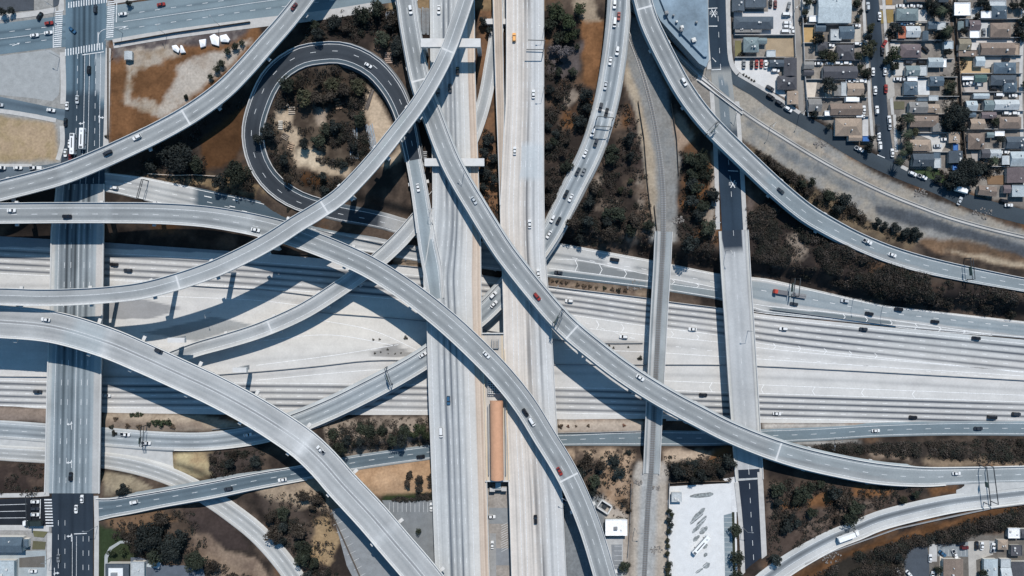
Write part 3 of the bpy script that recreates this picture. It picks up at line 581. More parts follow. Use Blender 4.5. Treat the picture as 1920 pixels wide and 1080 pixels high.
# at-grade ramps
def ramp(key, label, wear, marks, par=(0, 0), **kw):
    return flyover(key, label, wear, marks, cat='ramp', name='ramp', depth=0, par=par, skirt=2.0, group='ramps on the embankments', **kw)
ramp('W', 'pale two-lane ramp curving down from the left freeway edge beneath the overpass', wear_fn((.40, .40, .39), ((.36, .9, .30), (.64, .9, .30)), side=((0, .16, (.43, .42, .40)), (.84, 1, (.43, .42, .40)))), [(.20, 0), (.5, 1), (.82, 0)])
_v = ROADS['V']; _va = _v.v[int(np.abs(_v.px[:, 0] - 250).argmin())]; _vb = _v.v[int(np.abs(_v.px[:, 0] - 545).argmin())]
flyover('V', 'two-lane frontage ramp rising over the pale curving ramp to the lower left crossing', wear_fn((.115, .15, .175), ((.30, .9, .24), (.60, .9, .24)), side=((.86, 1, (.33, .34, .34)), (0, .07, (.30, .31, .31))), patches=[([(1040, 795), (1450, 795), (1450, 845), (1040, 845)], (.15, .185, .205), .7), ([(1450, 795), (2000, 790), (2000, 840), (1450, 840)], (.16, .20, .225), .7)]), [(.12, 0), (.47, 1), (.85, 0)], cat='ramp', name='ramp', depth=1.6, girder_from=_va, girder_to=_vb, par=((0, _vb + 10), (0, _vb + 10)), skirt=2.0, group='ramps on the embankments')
ramp('U', 'two-lane ramp climbing from the bottom edge to join the right flyover', wear_fn((.33, .345, .355), ((.38, 1.5, .5),), side=((0, .2, (.42, .42, .41)), (.58, 1, (.43, .43, .425)))), [(.22, 0), (.56, 0), (.84, 0)], par=(0, 1))

# freeway bed
def streak_lines(z):
    out = []
    for i in range(4):
        out.append((wl([(-70, 467 + 12 * i), (205, 481 + 12 * i), (480, 497 + 12 * i), (787, 523 + 12 * i), (1043, 549 + 11 * i), (1213, 573 + 11 * i), (1343, 588 + 11.5 * i), (1440, 602 + 12.5 * i), (1920, 651 + 13.5 * i), (2000, 658 + 13.5 * i)], z), .74, .72))
        out.append((wl([(-70, 717 + 12 * i), (200, 724 + 11.5 * i), (480, 724 + 12 * i), (800, 728 + 12 * i), (1042, 732 + 12 * i), (1440, 744 + 11.5 * i), (1920, 759 + 11 * i), (2000, 762 + 11 * i)], z), .76, .72))
    for pts, s in (([(-70, 535), (205, 537), (400, 545), (640, 575)], .18), ([(1090, 635), (1343, 655), (1920, 700)], .16), ([(200, 690), (480, 676), (740, 655)], .12), ([(1040, 700), (1440, 708), (1990, 735)], .18), ([(200, 705), (480, 706), (693, 688), (1040, 700)], .15)):
        out.append((wl(pts, z), s, 1.2))
    return out
SL = streak_lines(-8.55)
def dist_poly(x, y, q):
    best = np.full(x.shape, 1e9)
    for (ax, ay), (bx, by) in zip(q[:-1, :2], q[1:, :2]):
        dx, dy = bx - ax, by - ay; t = np.clip(((x - ax) * dx + (y - ay) * dy) / (dx * dx + dy * dy), 0, 1)
        best = np.minimum(best, np.hypot(x - ax - t * dx, y - ay - t * dy))
    return best
def wear105(Fr, Um, Vm, X, Y, r):
    wx = (X - 960) * S * (H + 8.55) / H; wy = (540 - Y) * S * (H + 8.55) / H
    k = 1 + .10 * (fbm(wx / 40, wy / 2.5, 71) - .5) + .10 * (fbm(wx / 12, wy / 12, 72) - .5)
    k = k + .035 * (2 * _h(np.floor(wx / 14), np.floor(wy / 3.7), 9) - 1)
    c = np.array([.492, .480, .466]) * k[..., None]
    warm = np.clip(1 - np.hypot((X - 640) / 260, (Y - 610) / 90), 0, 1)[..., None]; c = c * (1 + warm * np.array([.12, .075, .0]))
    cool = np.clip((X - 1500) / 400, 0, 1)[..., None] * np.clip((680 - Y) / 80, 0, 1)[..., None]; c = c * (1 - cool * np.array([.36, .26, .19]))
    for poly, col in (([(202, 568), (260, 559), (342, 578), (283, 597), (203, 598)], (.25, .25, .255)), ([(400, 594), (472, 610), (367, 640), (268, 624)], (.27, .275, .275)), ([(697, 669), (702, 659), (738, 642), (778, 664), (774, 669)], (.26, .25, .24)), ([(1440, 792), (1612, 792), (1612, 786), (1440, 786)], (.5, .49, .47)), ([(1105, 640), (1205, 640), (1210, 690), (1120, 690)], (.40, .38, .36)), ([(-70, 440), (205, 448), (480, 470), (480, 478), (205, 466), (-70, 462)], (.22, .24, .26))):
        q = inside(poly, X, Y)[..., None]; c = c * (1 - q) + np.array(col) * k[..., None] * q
    d = 0
    for q, s, w in SL: d = d + s * np.exp(-(dist_poly(wx, wy, q) / w) ** 2) * (.60 + .7 * vn(wx / 60, wy / 4, 5)) + .16 * s * np.exp(-(dist_poly(wx, wy, q) / (w * 2.2)) ** 2)
    d = np.clip(d, 0, .86)[..., None]; return c * (1 - d * np.array([1.0, .975, .93]))
structure(surf(ROADS['M105'], 'freeway', wear105, None, 0, .6))
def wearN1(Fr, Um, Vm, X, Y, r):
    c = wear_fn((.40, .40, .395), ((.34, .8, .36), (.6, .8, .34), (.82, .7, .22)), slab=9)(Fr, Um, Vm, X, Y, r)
    k = 1 + .16 * (fbm(Vm / 20, Um / 2, 4) - .5)
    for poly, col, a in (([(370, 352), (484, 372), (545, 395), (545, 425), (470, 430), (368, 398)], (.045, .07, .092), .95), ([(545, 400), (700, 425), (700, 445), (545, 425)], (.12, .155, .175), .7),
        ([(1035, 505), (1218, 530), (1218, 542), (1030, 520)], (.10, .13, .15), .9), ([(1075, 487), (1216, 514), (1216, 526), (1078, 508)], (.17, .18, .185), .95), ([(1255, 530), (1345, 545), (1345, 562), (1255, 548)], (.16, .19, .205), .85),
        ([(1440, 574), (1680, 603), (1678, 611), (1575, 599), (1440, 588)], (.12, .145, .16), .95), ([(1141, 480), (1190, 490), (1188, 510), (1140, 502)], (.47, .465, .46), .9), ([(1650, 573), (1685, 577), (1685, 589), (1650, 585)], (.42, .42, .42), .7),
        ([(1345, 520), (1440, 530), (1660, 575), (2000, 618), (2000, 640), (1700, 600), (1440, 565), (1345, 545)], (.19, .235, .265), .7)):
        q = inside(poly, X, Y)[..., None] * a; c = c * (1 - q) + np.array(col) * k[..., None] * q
    return c
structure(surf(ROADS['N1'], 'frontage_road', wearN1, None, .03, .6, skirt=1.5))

# freeway paint
mk = MB(); ZF = -8.55
def pl(pts, w=.26, dash=None, z=ZF, dz=.03, b=mk): poly_line(b, wl(pts, z), w, dash, 0, 1e9, dz)
for i in range(5):
    pl([(-70, 461 + 12 * i), (205, 475 + 12 * i), (480, 491 + 12 * i), (787, 517 + 12 * i), (1043, 543.5 + 11 * i), (1213, 567.5 + 11 * i), (1343, 582 + 11.5 * i), (1440, 596 + 12.5 * i), (1920, 644.5 + 13.5 * i)], .28 if i in (0, 4) else .22, None if i in (0, 4) else (3, 12))
    pl([(-70, 711 + 12 * i), (200, 718 + 11.5 * i), (480, 718 + 12 * i), (800, 722 + 12 * i), (1042, 726 + 12 * i), (1440, 738 + 11.5 * i), (1920, 753.5 + 11 * i)], .28 if i in (0, 4) else .22, None if i in (0, 4) else (3, 12))
wbu = [(1097, 598), (1210, 613), (1300, 627), (1440, 643), (1920, 690)]; wbl = [(1105, 616), (1210, 628), (1343, 641), (1440, 654), (1920, 697)]
ebu = [(1200, 712), (1440, 722), (1920, 741)]; ebl = [(1200, 728), (1440, 739), (1920, 750)]
for q in (wbl, ebu, [(480, 685), (640, 664), (747, 646)], [(205, 552), (480, 563), (560, 572)], [(480, 713), (693, 694), (800, 690)], [(205, 525), (480, 541)], [(1060, 655), (1213, 660), (1343, 668), (1920, 705)], [(480, 640), (620, 628), (740, 648)], [(600, 600), (700, 620), (790, 660)]): pl(q, .26)
pl([(1097, 605), (1210, 640), (1440, 668), (1920, 712)], .2, (3, 9))
def chevrons(U_, L_, xs, tip, z=ZF, b=mk):
    for x in xs:
        yu = np.interp(x, *zip(*U_)); yl = np.interp(x, *zip(*L_)); ym = (yu + yl) / 2
        poly_line(b, np.array([P(x, yu, z), P(x + tip, ym, z)]), .3, None, 0, 1e9, .035); poly_line(b, np.array([P(x + tip, ym, z), P(x, yl, z)]), .3, None, 0, 1e9, .035)
chevrons(wbu, wbl, [1118, 1165, 1210, 1258, 1306, 1450, 1497, 1545, 1592, 1640], 5); chevrons(ebu, ebl, [1335, 1432, 1528, 1620, 1715], -5)
structure(mk.ob('freeway_markings', free_p))
mk2 = MB(); n1 = ROADS['N1']
def zof(r, x): return float(np.interp(x, r.px[:, 0], r.C[:, 2]))
def pln(pts, w=.28, dash=None): poly_line(mk2, catmull([tuple(P(x, y, zof(n1, x) + .03)) for x, y in pts], 5), w, dash, 0, 1e9, .03)
line_on(mk2, n1, .06, .28, None, dz=.06); line_on(mk2, n1, .94, .28, None, dz=.06); line_on(mk2, n1, .46, .24, (3, 10), 10, 300, dz=.06); line_on(mk2, n1, .36, .24, (3, 10), 300, 560, dz=.06)
gu = [(1045, 486), (1080, 487), (1217, 515), (1308, 532), (1345, 540)]; gl = [(1030, 503), (1080, 509), (1217, 527), (1310, 540), (1345, 545)]
gu2 = [(1400, 568), (1440, 574), (1580, 588), (1720, 607), (1860, 627)]; gl2 = [(1400, 582), (1440, 588), (1580, 600), (1720, 618), (1860, 629)]
for q in (gu, gl, gu2, gl2): pln(q)
for U_, L_, xs in ((gu, gl, [1078, 1124, 1170, 1214, 1260, 1306]), (gu2, gl2, [1580, 1622, 1668, 1715, 1760, 1806])):
    for x in xs:
        yu = np.interp(x, *zip(*U_)); yl = np.interp(x, *zip(*L_)); z = zof(n1, x) + .03
        for y in (yu, yl): poly_line(mk2, np.array([P(x, y, z), P(x + 5, (yu + yl) / 2, z)]), .32, None, 0, 1e9, .035)
def arrow(b, x, y, ang, z, L=4.2, w=.45, turn=0):
    c = P(x, y, z); ca, sa = math.cos(ang), math.sin(ang); R_ = lambda u, v: (c.x + u * ca - v * sa, c.y + u * sa + v * ca, z)
    b.quad(R_(-L / 2, -w / 2), R_(L / 2, -w / 2), R_(L / 2, w / 2), R_(-L / 2, w / 2)); b.add([R_(L / 2, -w * 1.6), R_(L / 2 + 1.5, 0), R_(L / 2, w * 1.6)], [(0, 1, 2)])
    if turn:
        b.quad(R_(L / 2 - .5, 0), R_(L / 2, 0), R_(L / 2, turn * 1.6), R_(L / 2 - .5, turn * 1.6)); b.add([R_(L / 2 - 1, turn * 1.6), R_(L / 2 + .5, turn * 1.6), R_(L / 2 - .25, turn * 2.8)], [(0, 1, 2) if turn > 0 else (0, 2, 1)])
for x, y in ((440, 375), (434, 387), (390, 369), (240, 343), (228, 354)): arrow(mk2, x, y, math.pi - .2, zof(n1, x) + .08)
structure(mk2.ob('frontage_road_markings', free_p))

# viaducts
def wear_sb(Fr, Um, Vm, X, Y, r):
    k = 1 + .12 * (fbm(Vm / 60, Um / 1.2, 6) - .5) + .08 * (fbm(Vm / 10, Um / 6, 7) - .5)
    g = np.array([.415, .422, .424]); b = np.array([.49, .475, .455]); t = np.clip((Fr - .55) / .2, 0, 1)[..., None]
    c = (g * (1 - t) + b * t) * k[..., None]
    d = 0
    for f, s in ((.155, .14), (.20, .30), (.30, .56), (.335, .32), (.41, .64), (.445, .36), (.52, .60), (.63, .34)): d = d + s * np.exp(-((Fr - f) * r.W[:, None] / .62) ** 2) * (.25 + 1.7 * vn(Vm / 38, f * 140 + 0 * Um, 3) ** 1.6)
    c = c * (1 - np.clip(d, 0, .8)[..., None] * np.array([1, .96, .90]))
    bz = np.clip((Fr - .825) * r.W[:, None] / .3, 0, 1)[..., None]; t2 = 0
    for f, s in ((.855, .4), (.885, .25), (.93, .45), (.955, .25)): t2 = t2 + s * np.exp(-((Fr - f) * r.W[:, None] / .35) ** 2) * (.4 + .9 * vn(Vm / 30, f * 90 + 0 * Um, 8))
    bc = np.array([.53, .445, .37]) * k[..., None] * (1 - np.clip(t2, 0, .75)[..., None] * np.array([.85, 1, 1.05])); return c * (1 - bz) + bc * bz
flyover('SB', 'wider left concrete viaduct running straight from top to bottom of the junction', wear_sb, [(.08, 0), (.26, 1), (.365, 1), (.475, 1), (.585, 1), (.72, 0)], cat='viaduct', name='viaduct', piers=(15, 560, 30, ('H', 'J', 'LOOP', 'N1', 'V')), par=((0, 1e9), 1), depth=2.0, group='straight viaducts', cap_over=-3, col_w=3)
def wear_nb(Fr, Um, Vm, X, Y, r):
    k = 1 + .12 * (fbm(Vm / 60, Um / 1.2, 16) - .5) + .08 * (fbm(Vm / 10, Um / 6, 17) - .5)
    g = np.array([.455, .455, .455]); b = np.array([.53, .485, .445]); t = np.clip((Fr - .48) / .25, 0, 1)[..., None]; c = (b * (1 - t) + g * t) * k[..., None]; d = 0
    for f, s in ((.07, .22), (.13, .22), (.25, .20), (.36, .24), (.41, .34), (.50, .58), (.54, .32), (.60, .64), (.645, .32), (.755, .60)): d = d + s * np.exp(-((Fr - f) * r.W[:, None] / .5) ** 2) * (.25 + 1.6 * vn(Vm / 42, f * 140 + 0 * Um, 13) ** 1.6)
    c = c * (1 - np.clip(d, 0, .8)[..., None] * np.array([1, .98, .95]))
    q = inside([(978, 265), (1019, 265), (1019, 330), (975, 330)], X, Y)[..., None] * .7; return c * (1 - q) + np.array([.40, .43, .45]) * k[..., None] * q
flyover('NB', 'tan right concrete viaduct running straight from top to bottom of the junction', wear_nb, [(.20, 0), (.30, 0), (.455, 1), (.56, 1), (.68, 1), (.86, 0)], cat='viaduct', name='viaduct', piers=(15, 560, 30, ('H', 'J', 'V', 'N1')), par=(1, 1), depth=2.0, group='straight viaducts', cap_over=-3, col_w=3)
flyover('TW', 'narrow tan busway deck between the two straight viaducts near the top', wear_fn((.47, .385, .315), ((.3, .35, .4), (.5, .3, .25), (.72, .35, .4)), slab=12), [], cat='busway', name='busway_bridge', piers=(10, 300, 26, ('H',)), par=(1, 1), depth=1.6, group=None, cap_over=-1)
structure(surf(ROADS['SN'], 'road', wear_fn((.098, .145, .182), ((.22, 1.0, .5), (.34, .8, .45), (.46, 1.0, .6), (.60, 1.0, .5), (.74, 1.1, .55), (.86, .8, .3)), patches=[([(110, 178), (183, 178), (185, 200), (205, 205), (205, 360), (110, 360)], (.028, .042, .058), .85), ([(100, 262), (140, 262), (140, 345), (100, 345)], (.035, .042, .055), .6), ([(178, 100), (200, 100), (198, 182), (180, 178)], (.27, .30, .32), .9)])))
structure(surf(ROADS['TL'], 'road', wear_fn((.118, .165, .198), ((.30, .7, .30), (.52, .7, .35), (.72, .7, .3))))); structure(surf(ROADS['TR'], 'road', wear_fn((.17, .215, .24), ((.30, .7, .25), (.5, .7, .3), (.72, .7, .25)))))
structure(surf(ROADS['SIDE'], 'road', wear_fn((.10, .135, .165), ((.4, 1.4, .4),)))); structure(surf(ROADS['SIDE2'], 'road', wear_fn((.10, .125, .15))))
structure(surf(ROADS['SS'], 'road', wear_fn((.025, .035, .049), ((.2, .8, .2), (.5, .8, .25), (.8, .8, .2)), var=.12))); structure(surf(ROADS['BW'], 'road', wear_fn((.016, .019, .025), var=.15)))
structure(surf(ROADS['Q'], 'street', wear_fn((.042, .054, .066), var=.10, patches=[([(1350, 130), (1400, 150), (1395, 165), (1350, 150)], (.06, .08, .1), .5)]))); structure(surf(ROADS['RR'], 'street', wear_fn((.032, .044, .060), ((.5, 1.5, .12),), var=.10)))
structure(surf(ROADS['ALLEY'], 'alley', wear_fn((.23, .215, .2), var=.16))); structure(surf(ROADS['ALLEY2'], 'alley', wear_fn((.08, .062, .05), var=.4)))
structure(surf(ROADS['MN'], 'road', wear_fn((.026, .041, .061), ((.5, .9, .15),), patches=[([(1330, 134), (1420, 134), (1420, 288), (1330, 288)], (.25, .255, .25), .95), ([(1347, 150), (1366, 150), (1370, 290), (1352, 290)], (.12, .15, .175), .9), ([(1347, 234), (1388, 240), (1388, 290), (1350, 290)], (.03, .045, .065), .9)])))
structure(surf(ROADS['MS'], 'road', wear_fn((.020, .028, .043), var=.10)))
flyover('SBR', 'broad grey street bridge over the freeway at the left edge, many dark lanes', wear_fn((.285, .312, .328), ((.2, 1.3, .62), (.30, 1.2, .72), (.39, .8, .5), (.46, 1.1, .66), (.57, .9, .55), (.68, 1.2, .6), (.78, .8, .35)), var=.10, side=((0, .07, (.40, .40, .39)), (.86, 1, (.42, .40, .385))), patches=[([(80, 650), (200, 650), (200, 930), (80, 930)], (.16, .215, .25), .25)]), [(.14, 0), (.26, 1), (.38, 1), (.525, 0), (.63, 1), (.74, 1)], cat='bridge', name='road_bridge', piers=(40, 160, 36, ('H', 'E', 'C', 'D', 'J', 'W')), depth=1.5, group=None, cap_over=-3, col_w=3)
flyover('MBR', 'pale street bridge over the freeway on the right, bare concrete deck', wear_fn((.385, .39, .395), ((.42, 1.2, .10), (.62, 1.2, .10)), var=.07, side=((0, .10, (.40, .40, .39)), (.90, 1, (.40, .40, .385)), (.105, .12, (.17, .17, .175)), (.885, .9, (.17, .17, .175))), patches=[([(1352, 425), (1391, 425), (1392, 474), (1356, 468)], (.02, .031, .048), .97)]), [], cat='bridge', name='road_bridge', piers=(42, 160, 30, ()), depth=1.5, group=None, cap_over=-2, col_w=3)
flyover('RBR', 'narrow railway bridge over the freeway, single track and grey walkway', wear_fn((.265, .285, .295), ((.44, .9, .3), (.86, .5, .3)), var=.12, side=((.70, .80, (.42, .41, .40)),)), [], cat='bridge', name='railway_bridge', piers=(34, 130, 30, ()), depth=1.7, group=None, cap_over=-2, col_w=3, hgt=1.1)
# street paint, kerbs and pavements
mk3 = MB()
for f, d in ((.30, 1), (.48, 0), (.60, 0), (.76, 1), (.88, 0)): line_on(mk3, ROADS['SN'], f, .24, (3, 7) if d else None, 129, 400)
for f, d in ((.30, 1), (.50, 0), (.72, 1)): line_on(mk3, ROADS['TL'], f, .24, (3, 9) if d else None, 0, 131); line_on(mk3, ROADS['TR'], f, .24, (3, 9) if d else None, 10, 400)
for f, d in ((.16, 1), (.32, 1), (.50, 0), (.60, 0), (.76, 1), (.90, 1)): line_on(mk3, ROADS['SS'], f, .22, (3, 8) if d else None, 16 if f < .5 else 25, 400)
for f in (.22, .47, .72): line_on(mk3, ROADS['BW'], f, .26, None, 0, 117)
line_on(mk3, ROADS['MN'], .5, .22, (3, 9), 108, 218); line_on(mk3, ROADS['MS'], .5, .24, (3, 8)); line_on(mk3, ROADS['MBR'], .5, .18, (3, 12))
def bars(a, b, n, ln, w, z):                   # crosswalk bars between two photo points, length and direction in photo px
    for k in range(n):
        t = k / (n - 1); x = a[0] + (b[0] - a[0]) * t; y = a[1] + (b[1] - a[1]) * t
        poly_line(mk3, np.array([P(x, y, z), P(x + ln[0], y + ln[1], z)]), w, None, 0, 1e9, .03)
bars((129, 4), (200, -6), 16, (0, 11), .6, .1); bars((104, 22), (101, 88), 18, (14, -1.5), .62, .12); bars((202, 4), (199, 70), 18, (13.5, -1.5), .62, .12); bars((123, 92), (192, 80), 15, (0, 13), .6, .12)
bars((83, 937), (86, 986), 10, (14, 0), .75, .22)
for a, b in (((100, 50), (100, 90)), ((154, 103), (195, 97)), ((219, 5), (218, 42)), ((76, 936), (75, 972)), ((139, 1001), (163, 1000)), ((184, 60), (184, 85)), ((1326, 16), (1345, 15)), ((1327, 49), (1345, 49)), ((1334, 131), (1352, 130)), ((1365, 320), (1384, 321)), ((1645, 290), (1659, 296))):
    poly_line(mk3, np.array([P(*a, .14), P(*b, .14)]), .45, None, 0, 1e9, .05 if a[1] < 900 else .12)
poly_line(mk3, wl([(184, 90), (185, 65), (190, 58), (200, 54), (240, 49)], .14), .25, None, 0, 1e9, .03)
for x, y, an, tn in ((157, 236, math.pi / 2, 1), (186, 225, math.pi / 2, -1), (28, 84, .35, 0), (228, 53, .35, 0), (134, 1010, math.pi / 2, 1), (102, 1070, -math.pi / 2, 1), (134, 800, math.pi / 2, 1), (134, 872, math.pi / 2, 1), (205, 953, .2, 0)):
    arrow(mk3, x, y, an, .16 if y < 700 else (.40 if y < 920 else .27), 3.2, .34, tn)
def crossing_sign(x, y, z):                    # the X of a railway crossing, with its two letters
    for a, b in (((-4, -7), (4, 7)), ((4, -7), (-4, 7))): poly_line(mk3, np.array([P(x + a[0], y + a[1], z), P(x + b[0], y + b[1], z)]), .5, None, 0, 1e9, .03 if a[0] < 0 else .034)
    for s in (-1, 1):
        cx = x + s * 5.2
        for p, q in (((-1.5, 3), (-1.5, -3)), ((-1.5, -3), (1.2, -3)), ((1.2, -3), (1.2, 0)), ((1.2, 0), (-1.5, 0)), ((-.3, 0), (1.4, 3))): poly_line(mk3, np.array([P(cx + p[0], y + p[1], z), P(cx + q[0], y + q[1], z)]), .2, None, 0, 1e9, .03)
crossing_sign(1338, 25, .12); crossing_sign(1374, 345, .14)
structure(mk3.ob('road_markings', white_p))
# pavements with kerbs
pv = MB()
def pave(pts, w, z=.16, close=False, mi=0, b=pv):
    q = catmull([tuple(P(x, y, z)) for x, y in pts], 5) if len(pts) > 2 else np.array([P(*pts[0], z), P(*pts[1], z)])
    t = np.gradient(q[:, :2], axis=0); t /= np.maximum(np.linalg.norm(t, axis=1), 1e-6)[:, None]; n = np.stack([-t[:, 1], t[:, 0], 0 * t[:, 0]], -1) * w / 2
    dn = np.array([0, 0, .3])
    for i in range(len(q) - 1):
        b.hexa([q[i] - n[i] - dn, q[i + 1] - n[i + 1] - dn, q[i + 1] + n[i + 1] - dn, q[i] + n[i] - dn], [q[i] - n[i], q[i + 1] - n[i + 1], q[i + 1] + n[i + 1], q[i] + n[i]], mi)
pave([(112, -70), (115, 20)], 3.2); pave([(117, 98), (119, 160), (118, 195)], 3.0); pave([(116, 236), (117, 270), (108, 300)], 2.6); pave([(203, 90), (201, 180), (198, 285)], 3.0)
pave([(-70, 206), (0, 208), (70, 219), (105, 226)], 2.4); pave([(-70, 310), (60, 310)], 1.6); pave([(212, 82), (300, 67), (480, 43), (600, 29), (700, 13)], 5.2)
pave([(-70, 40), (0, 33), (60, 26), (105, 18)], 3.0); pave([(214, 2), (300, -12)], 3.0)
pave([(-70, 990), (60, 990), (92, 992)], 3.0, .3); pave([(93, 1000), (92, 1090), (92, 1160)], 2.6, .3); pave([(180, 930), (181, 975), (180, 1160)], 2.6, .35); pave([(-70, 930), (60, 928), (92, 926)], 2.4, .36)
pave([(1324, -70), (1325, 60), (1330, 130)], 2.4, .2); pave([(1364, -70), (1366, 40), (1370, 112), (1376, 128), (1384, 138)], 2.6, .2); pave([(1334, 165), (1342, 290), (1346, 430)], 2.4, .22); pave([(1382, 190), (1390, 300), (1398, 440)], 2.4, .22)
pave([(1425, 885), (1430, 980), (1438, 1150)], 3.0, .42); pave([(1381, 905), (1389, 985), (1396, 1150)], 2.4, .4)
pave([(1617, -70), (1619, 0), (1622, 60), (1627, 130)], 1.7); pave([(1655, -70), (1657, 0), (1661, 60), (1666, 130), (1674, 215)], 1.7); pave([(1629, 130), (1630, 180), (1636, 260)], 1.7); pave([(1677, 215), (1681, 285)], 1.7)
pave([(1385, 140), (1440, 172), (1500, 212)], 2.0, .14); pave([(1690, 312), (1702, 318)], 2); pave([(1918, 0), (1914, 200), (1922, 350)], 2.0)
structure(pv.ob('pavement', conc))
# ================================================================ BENTS, BARRIERS, TRACKS
def bent(x0, x1, y, z, label, dp=4.2, legs=()):
    t = thing('straddle_bent', label, 'bridge support', P((x0 + x1) / 2, y, 0), 0, 'straddle supports over the viaduct'); o = Vector(t.location); mb = MB()
    a = P(x0, y, z) - o; b = P(x1, y, z) - o
    mb.hexa([(a.x, a.y - dp / 2, a.z - 2.2), (b.x, b.y - dp / 2, b.z - 2.2), (b.x, b.y + dp / 2, b.z - 2.2), (a.x, a.y + dp / 2, a.z - 2.2)], [(a.x, a.y - dp / 2, a.z), (b.x, b.y - dp / 2, b.z), (b.x, b.y + dp / 2, b.z), (a.x, a.y + dp / 2, a.z)])
    mb.ob('crossbeam', conc_l, t)
    for lx in legs:
        q = P(lx, y, z) - o; m2 = MB(); m2.box(q.x - 1.1, q.x + 1.1, q.y - 1.3, q.y + 1.3, -1, q.z - 2.2); m2.ob('column', conc, t)
    return t
bent(789, 901, 80, 19.5, 'long pale crossbeam under the topmost flyover, spanning the viaduct near the top edge', 4.6, (793, 897))
bent(796, 908, 304, 10.3, 'long pale crossbeam spanning the left viaduct below the diagonal flyover', 4.2, (800, 904))
bent(906, 958, 40, 4.2, 'short pale crossbeam poking out under the narrow tan busway deck', 3.0, (917, 947))
bent(314, 346, 638, 15.2, 'pale support beam between the wide flyover and the slanting ramp', 2.6, (320,))
bent(436, 462, 694, 14.6, 'pale support beam poking out above the wide flyover over the freeway', 2.6, (445,))

def barrier(pts, z, label, w=.55, h=.95, name='median_barrier', mt=None, cat='barrier', grp='concrete barriers of the freeway'):
    q = wl(pts, z) if not callable(z) else np.array([tuple(z(x, y)) for x, y in pts]); n_ = np.gradient(q[:, :2], axis=0); n_ /= np.maximum(np.linalg.norm(n_, axis=1), 1e-6)[:, None]; n = np.stack([-n_[:, 1], n_[:, 0], 0 * n_[:, 0]], -1); u = np.array([0, 0, 1.])
    G = np.stack([q + n * w * .5 - u * .2, q + n * w * .2 + u * h, q - n * w * .2 + u * h, q - n * w * .5 - u * .2], 1)[:, ::-1]
    o = ob(name, grid_mesh(name, G, mt or conc_d)); c = q[len(q) // 2]; tag(o, label, cat, grp, (c[0], c[1])); return o
barrier([(-70, 705), (205, 707), (340, 706), (480, 697), (600, 686), (693, 676), (800, 676), (940, 680), (1035, 683), (1350, 684), (1440, 687), (1920, 713), (2000, 718)], ZF, 'long dark median barrier down the middle of the freeway')
barrier([(330, 533), (400, 538), (480, 542), (587, 554), (640, 562)], ZF, 'short median barrier beside the grey triangle left of the slanting ramp')
barrier([(560, 582), (610, 587), (680, 592), (800, 603), (1000, 632), (1127, 643), (1205, 643)], ZF, 'curved median barrier running under the left viaduct to the railway bridge')
barrier([(735, 496), (785, 501), (903, 516), (1030, 537), (1213, 559), (1255, 566), (1345, 577)], ZF, 'concrete barrier along the upper freeway edge below the shrub strip')
barrier([(1443, 580), (1680, 0 + 611)], -8.25, 'thin barrier at the start of the grey striped triangle on the right', .3, .8)
barrier([(545, 413), (600, 432), (640, 442), (720, 457), (785, 468)], -4.9, 'barrier between the dark loop exit and the frontage road', .4, .8)
barrier([(1045, 812), (1210, 808), (1240, 806)], -6.0, 'low wall between the tan verge and the lower frontage road', .35, .7, name='retaining_wall', cat='wall', grp=None)
barrier([(398, 805), (445, 801), (500, 792)], lambda x, y: P(x, y, locate(ROADS['J'], x, y)[0].z), 'thin wall on the inside of the lower left ramp', .35, .8, name='retaining_wall', cat='wall', grp=None)

def track(key, label, a_w=1.5, base=None, a=0, b=1e9, name='railway_track', ties=True):
    r = ROADS[key]; c = r.C[len(r.C) // 2]; t = thing(name, label, 'railway', (c[0], c[1], 0), 0, None); kids = []
    if base is not None: kids.append(surf(r, 'track_bed', base, t, 0, .5, .25))
    n = (r.L - r.R) / r.W[:, None]
    for s in (-1, 1):
        mb = MB(); q = r.C + n * s * .78 + np.array([0, 0, .22]); 
        for i in range(len(q) - 1): mb.bar(q[i], q[i + 1], .17, .17)
        kids.append(mb.ob('rail', steel_m, t))
    if ties:
        mb = MB(); s = .6
        while s < r.v[-1]:
            p = np.array([np.interp(s, r.v, r.C[:, k]) for k in range(3)]); nn = np.array([np.interp(s, r.v, n[:, k]) for k in range(3)]); mb.bar(p - nn * 1.25 + (0, 0, .07), p + nn * 1.25 + (0, 0, .07), .32, .14); s += 1.3
        kids.append(stuff(mb.ob('sleeper', mat('sleepers', (.15, .135, .125), .9, 2, .2), t)))
    for o in kids: o.matrix_local = Matrix.Translation((-c[0], -c[1], 0))
    return t
track('RLW', 'single railway track curving down past the dirt strip and over the narrow bridge', base=wear_fn((.225, .23, .235), ((.5, .9, .3),), var=.16))
_n = ROADS['NRW']
track('NRW', 'pale railway line along the dirt land below the houses, upper right', base=wear_fn((.30, .29, .275), var=.12, side=((.40, .62, (.50, .49, .48)), (.20, .36, (.075, .072, .072)), (.68, .80, (.10, .095, .09)))), ties=False)
# small crossing deck carrying that railway over the street
t = thing('railway_bridge', 'small pale railway crossing deck angled over the street beside the curved flyover', 'bridge', P(1352, 178, 0)); mb = MB()
for s, nm in ((1, 'parapet'), (-1, 'parapet')):
    m2 = MB(); o = Vector(t.location); m2.bar(P(1308, 146 - s * 4, .5) - o, P(1392, 210 - s * 4, .5) - o, .5, .9); m2.ob(nm, conc_l, t)
m2 = MB(); m2.bar(P(1308, 146, .05) - o, P(1392, 210, .05) - o, 3.0, .3); m2.ob('deck', conc_l, t)

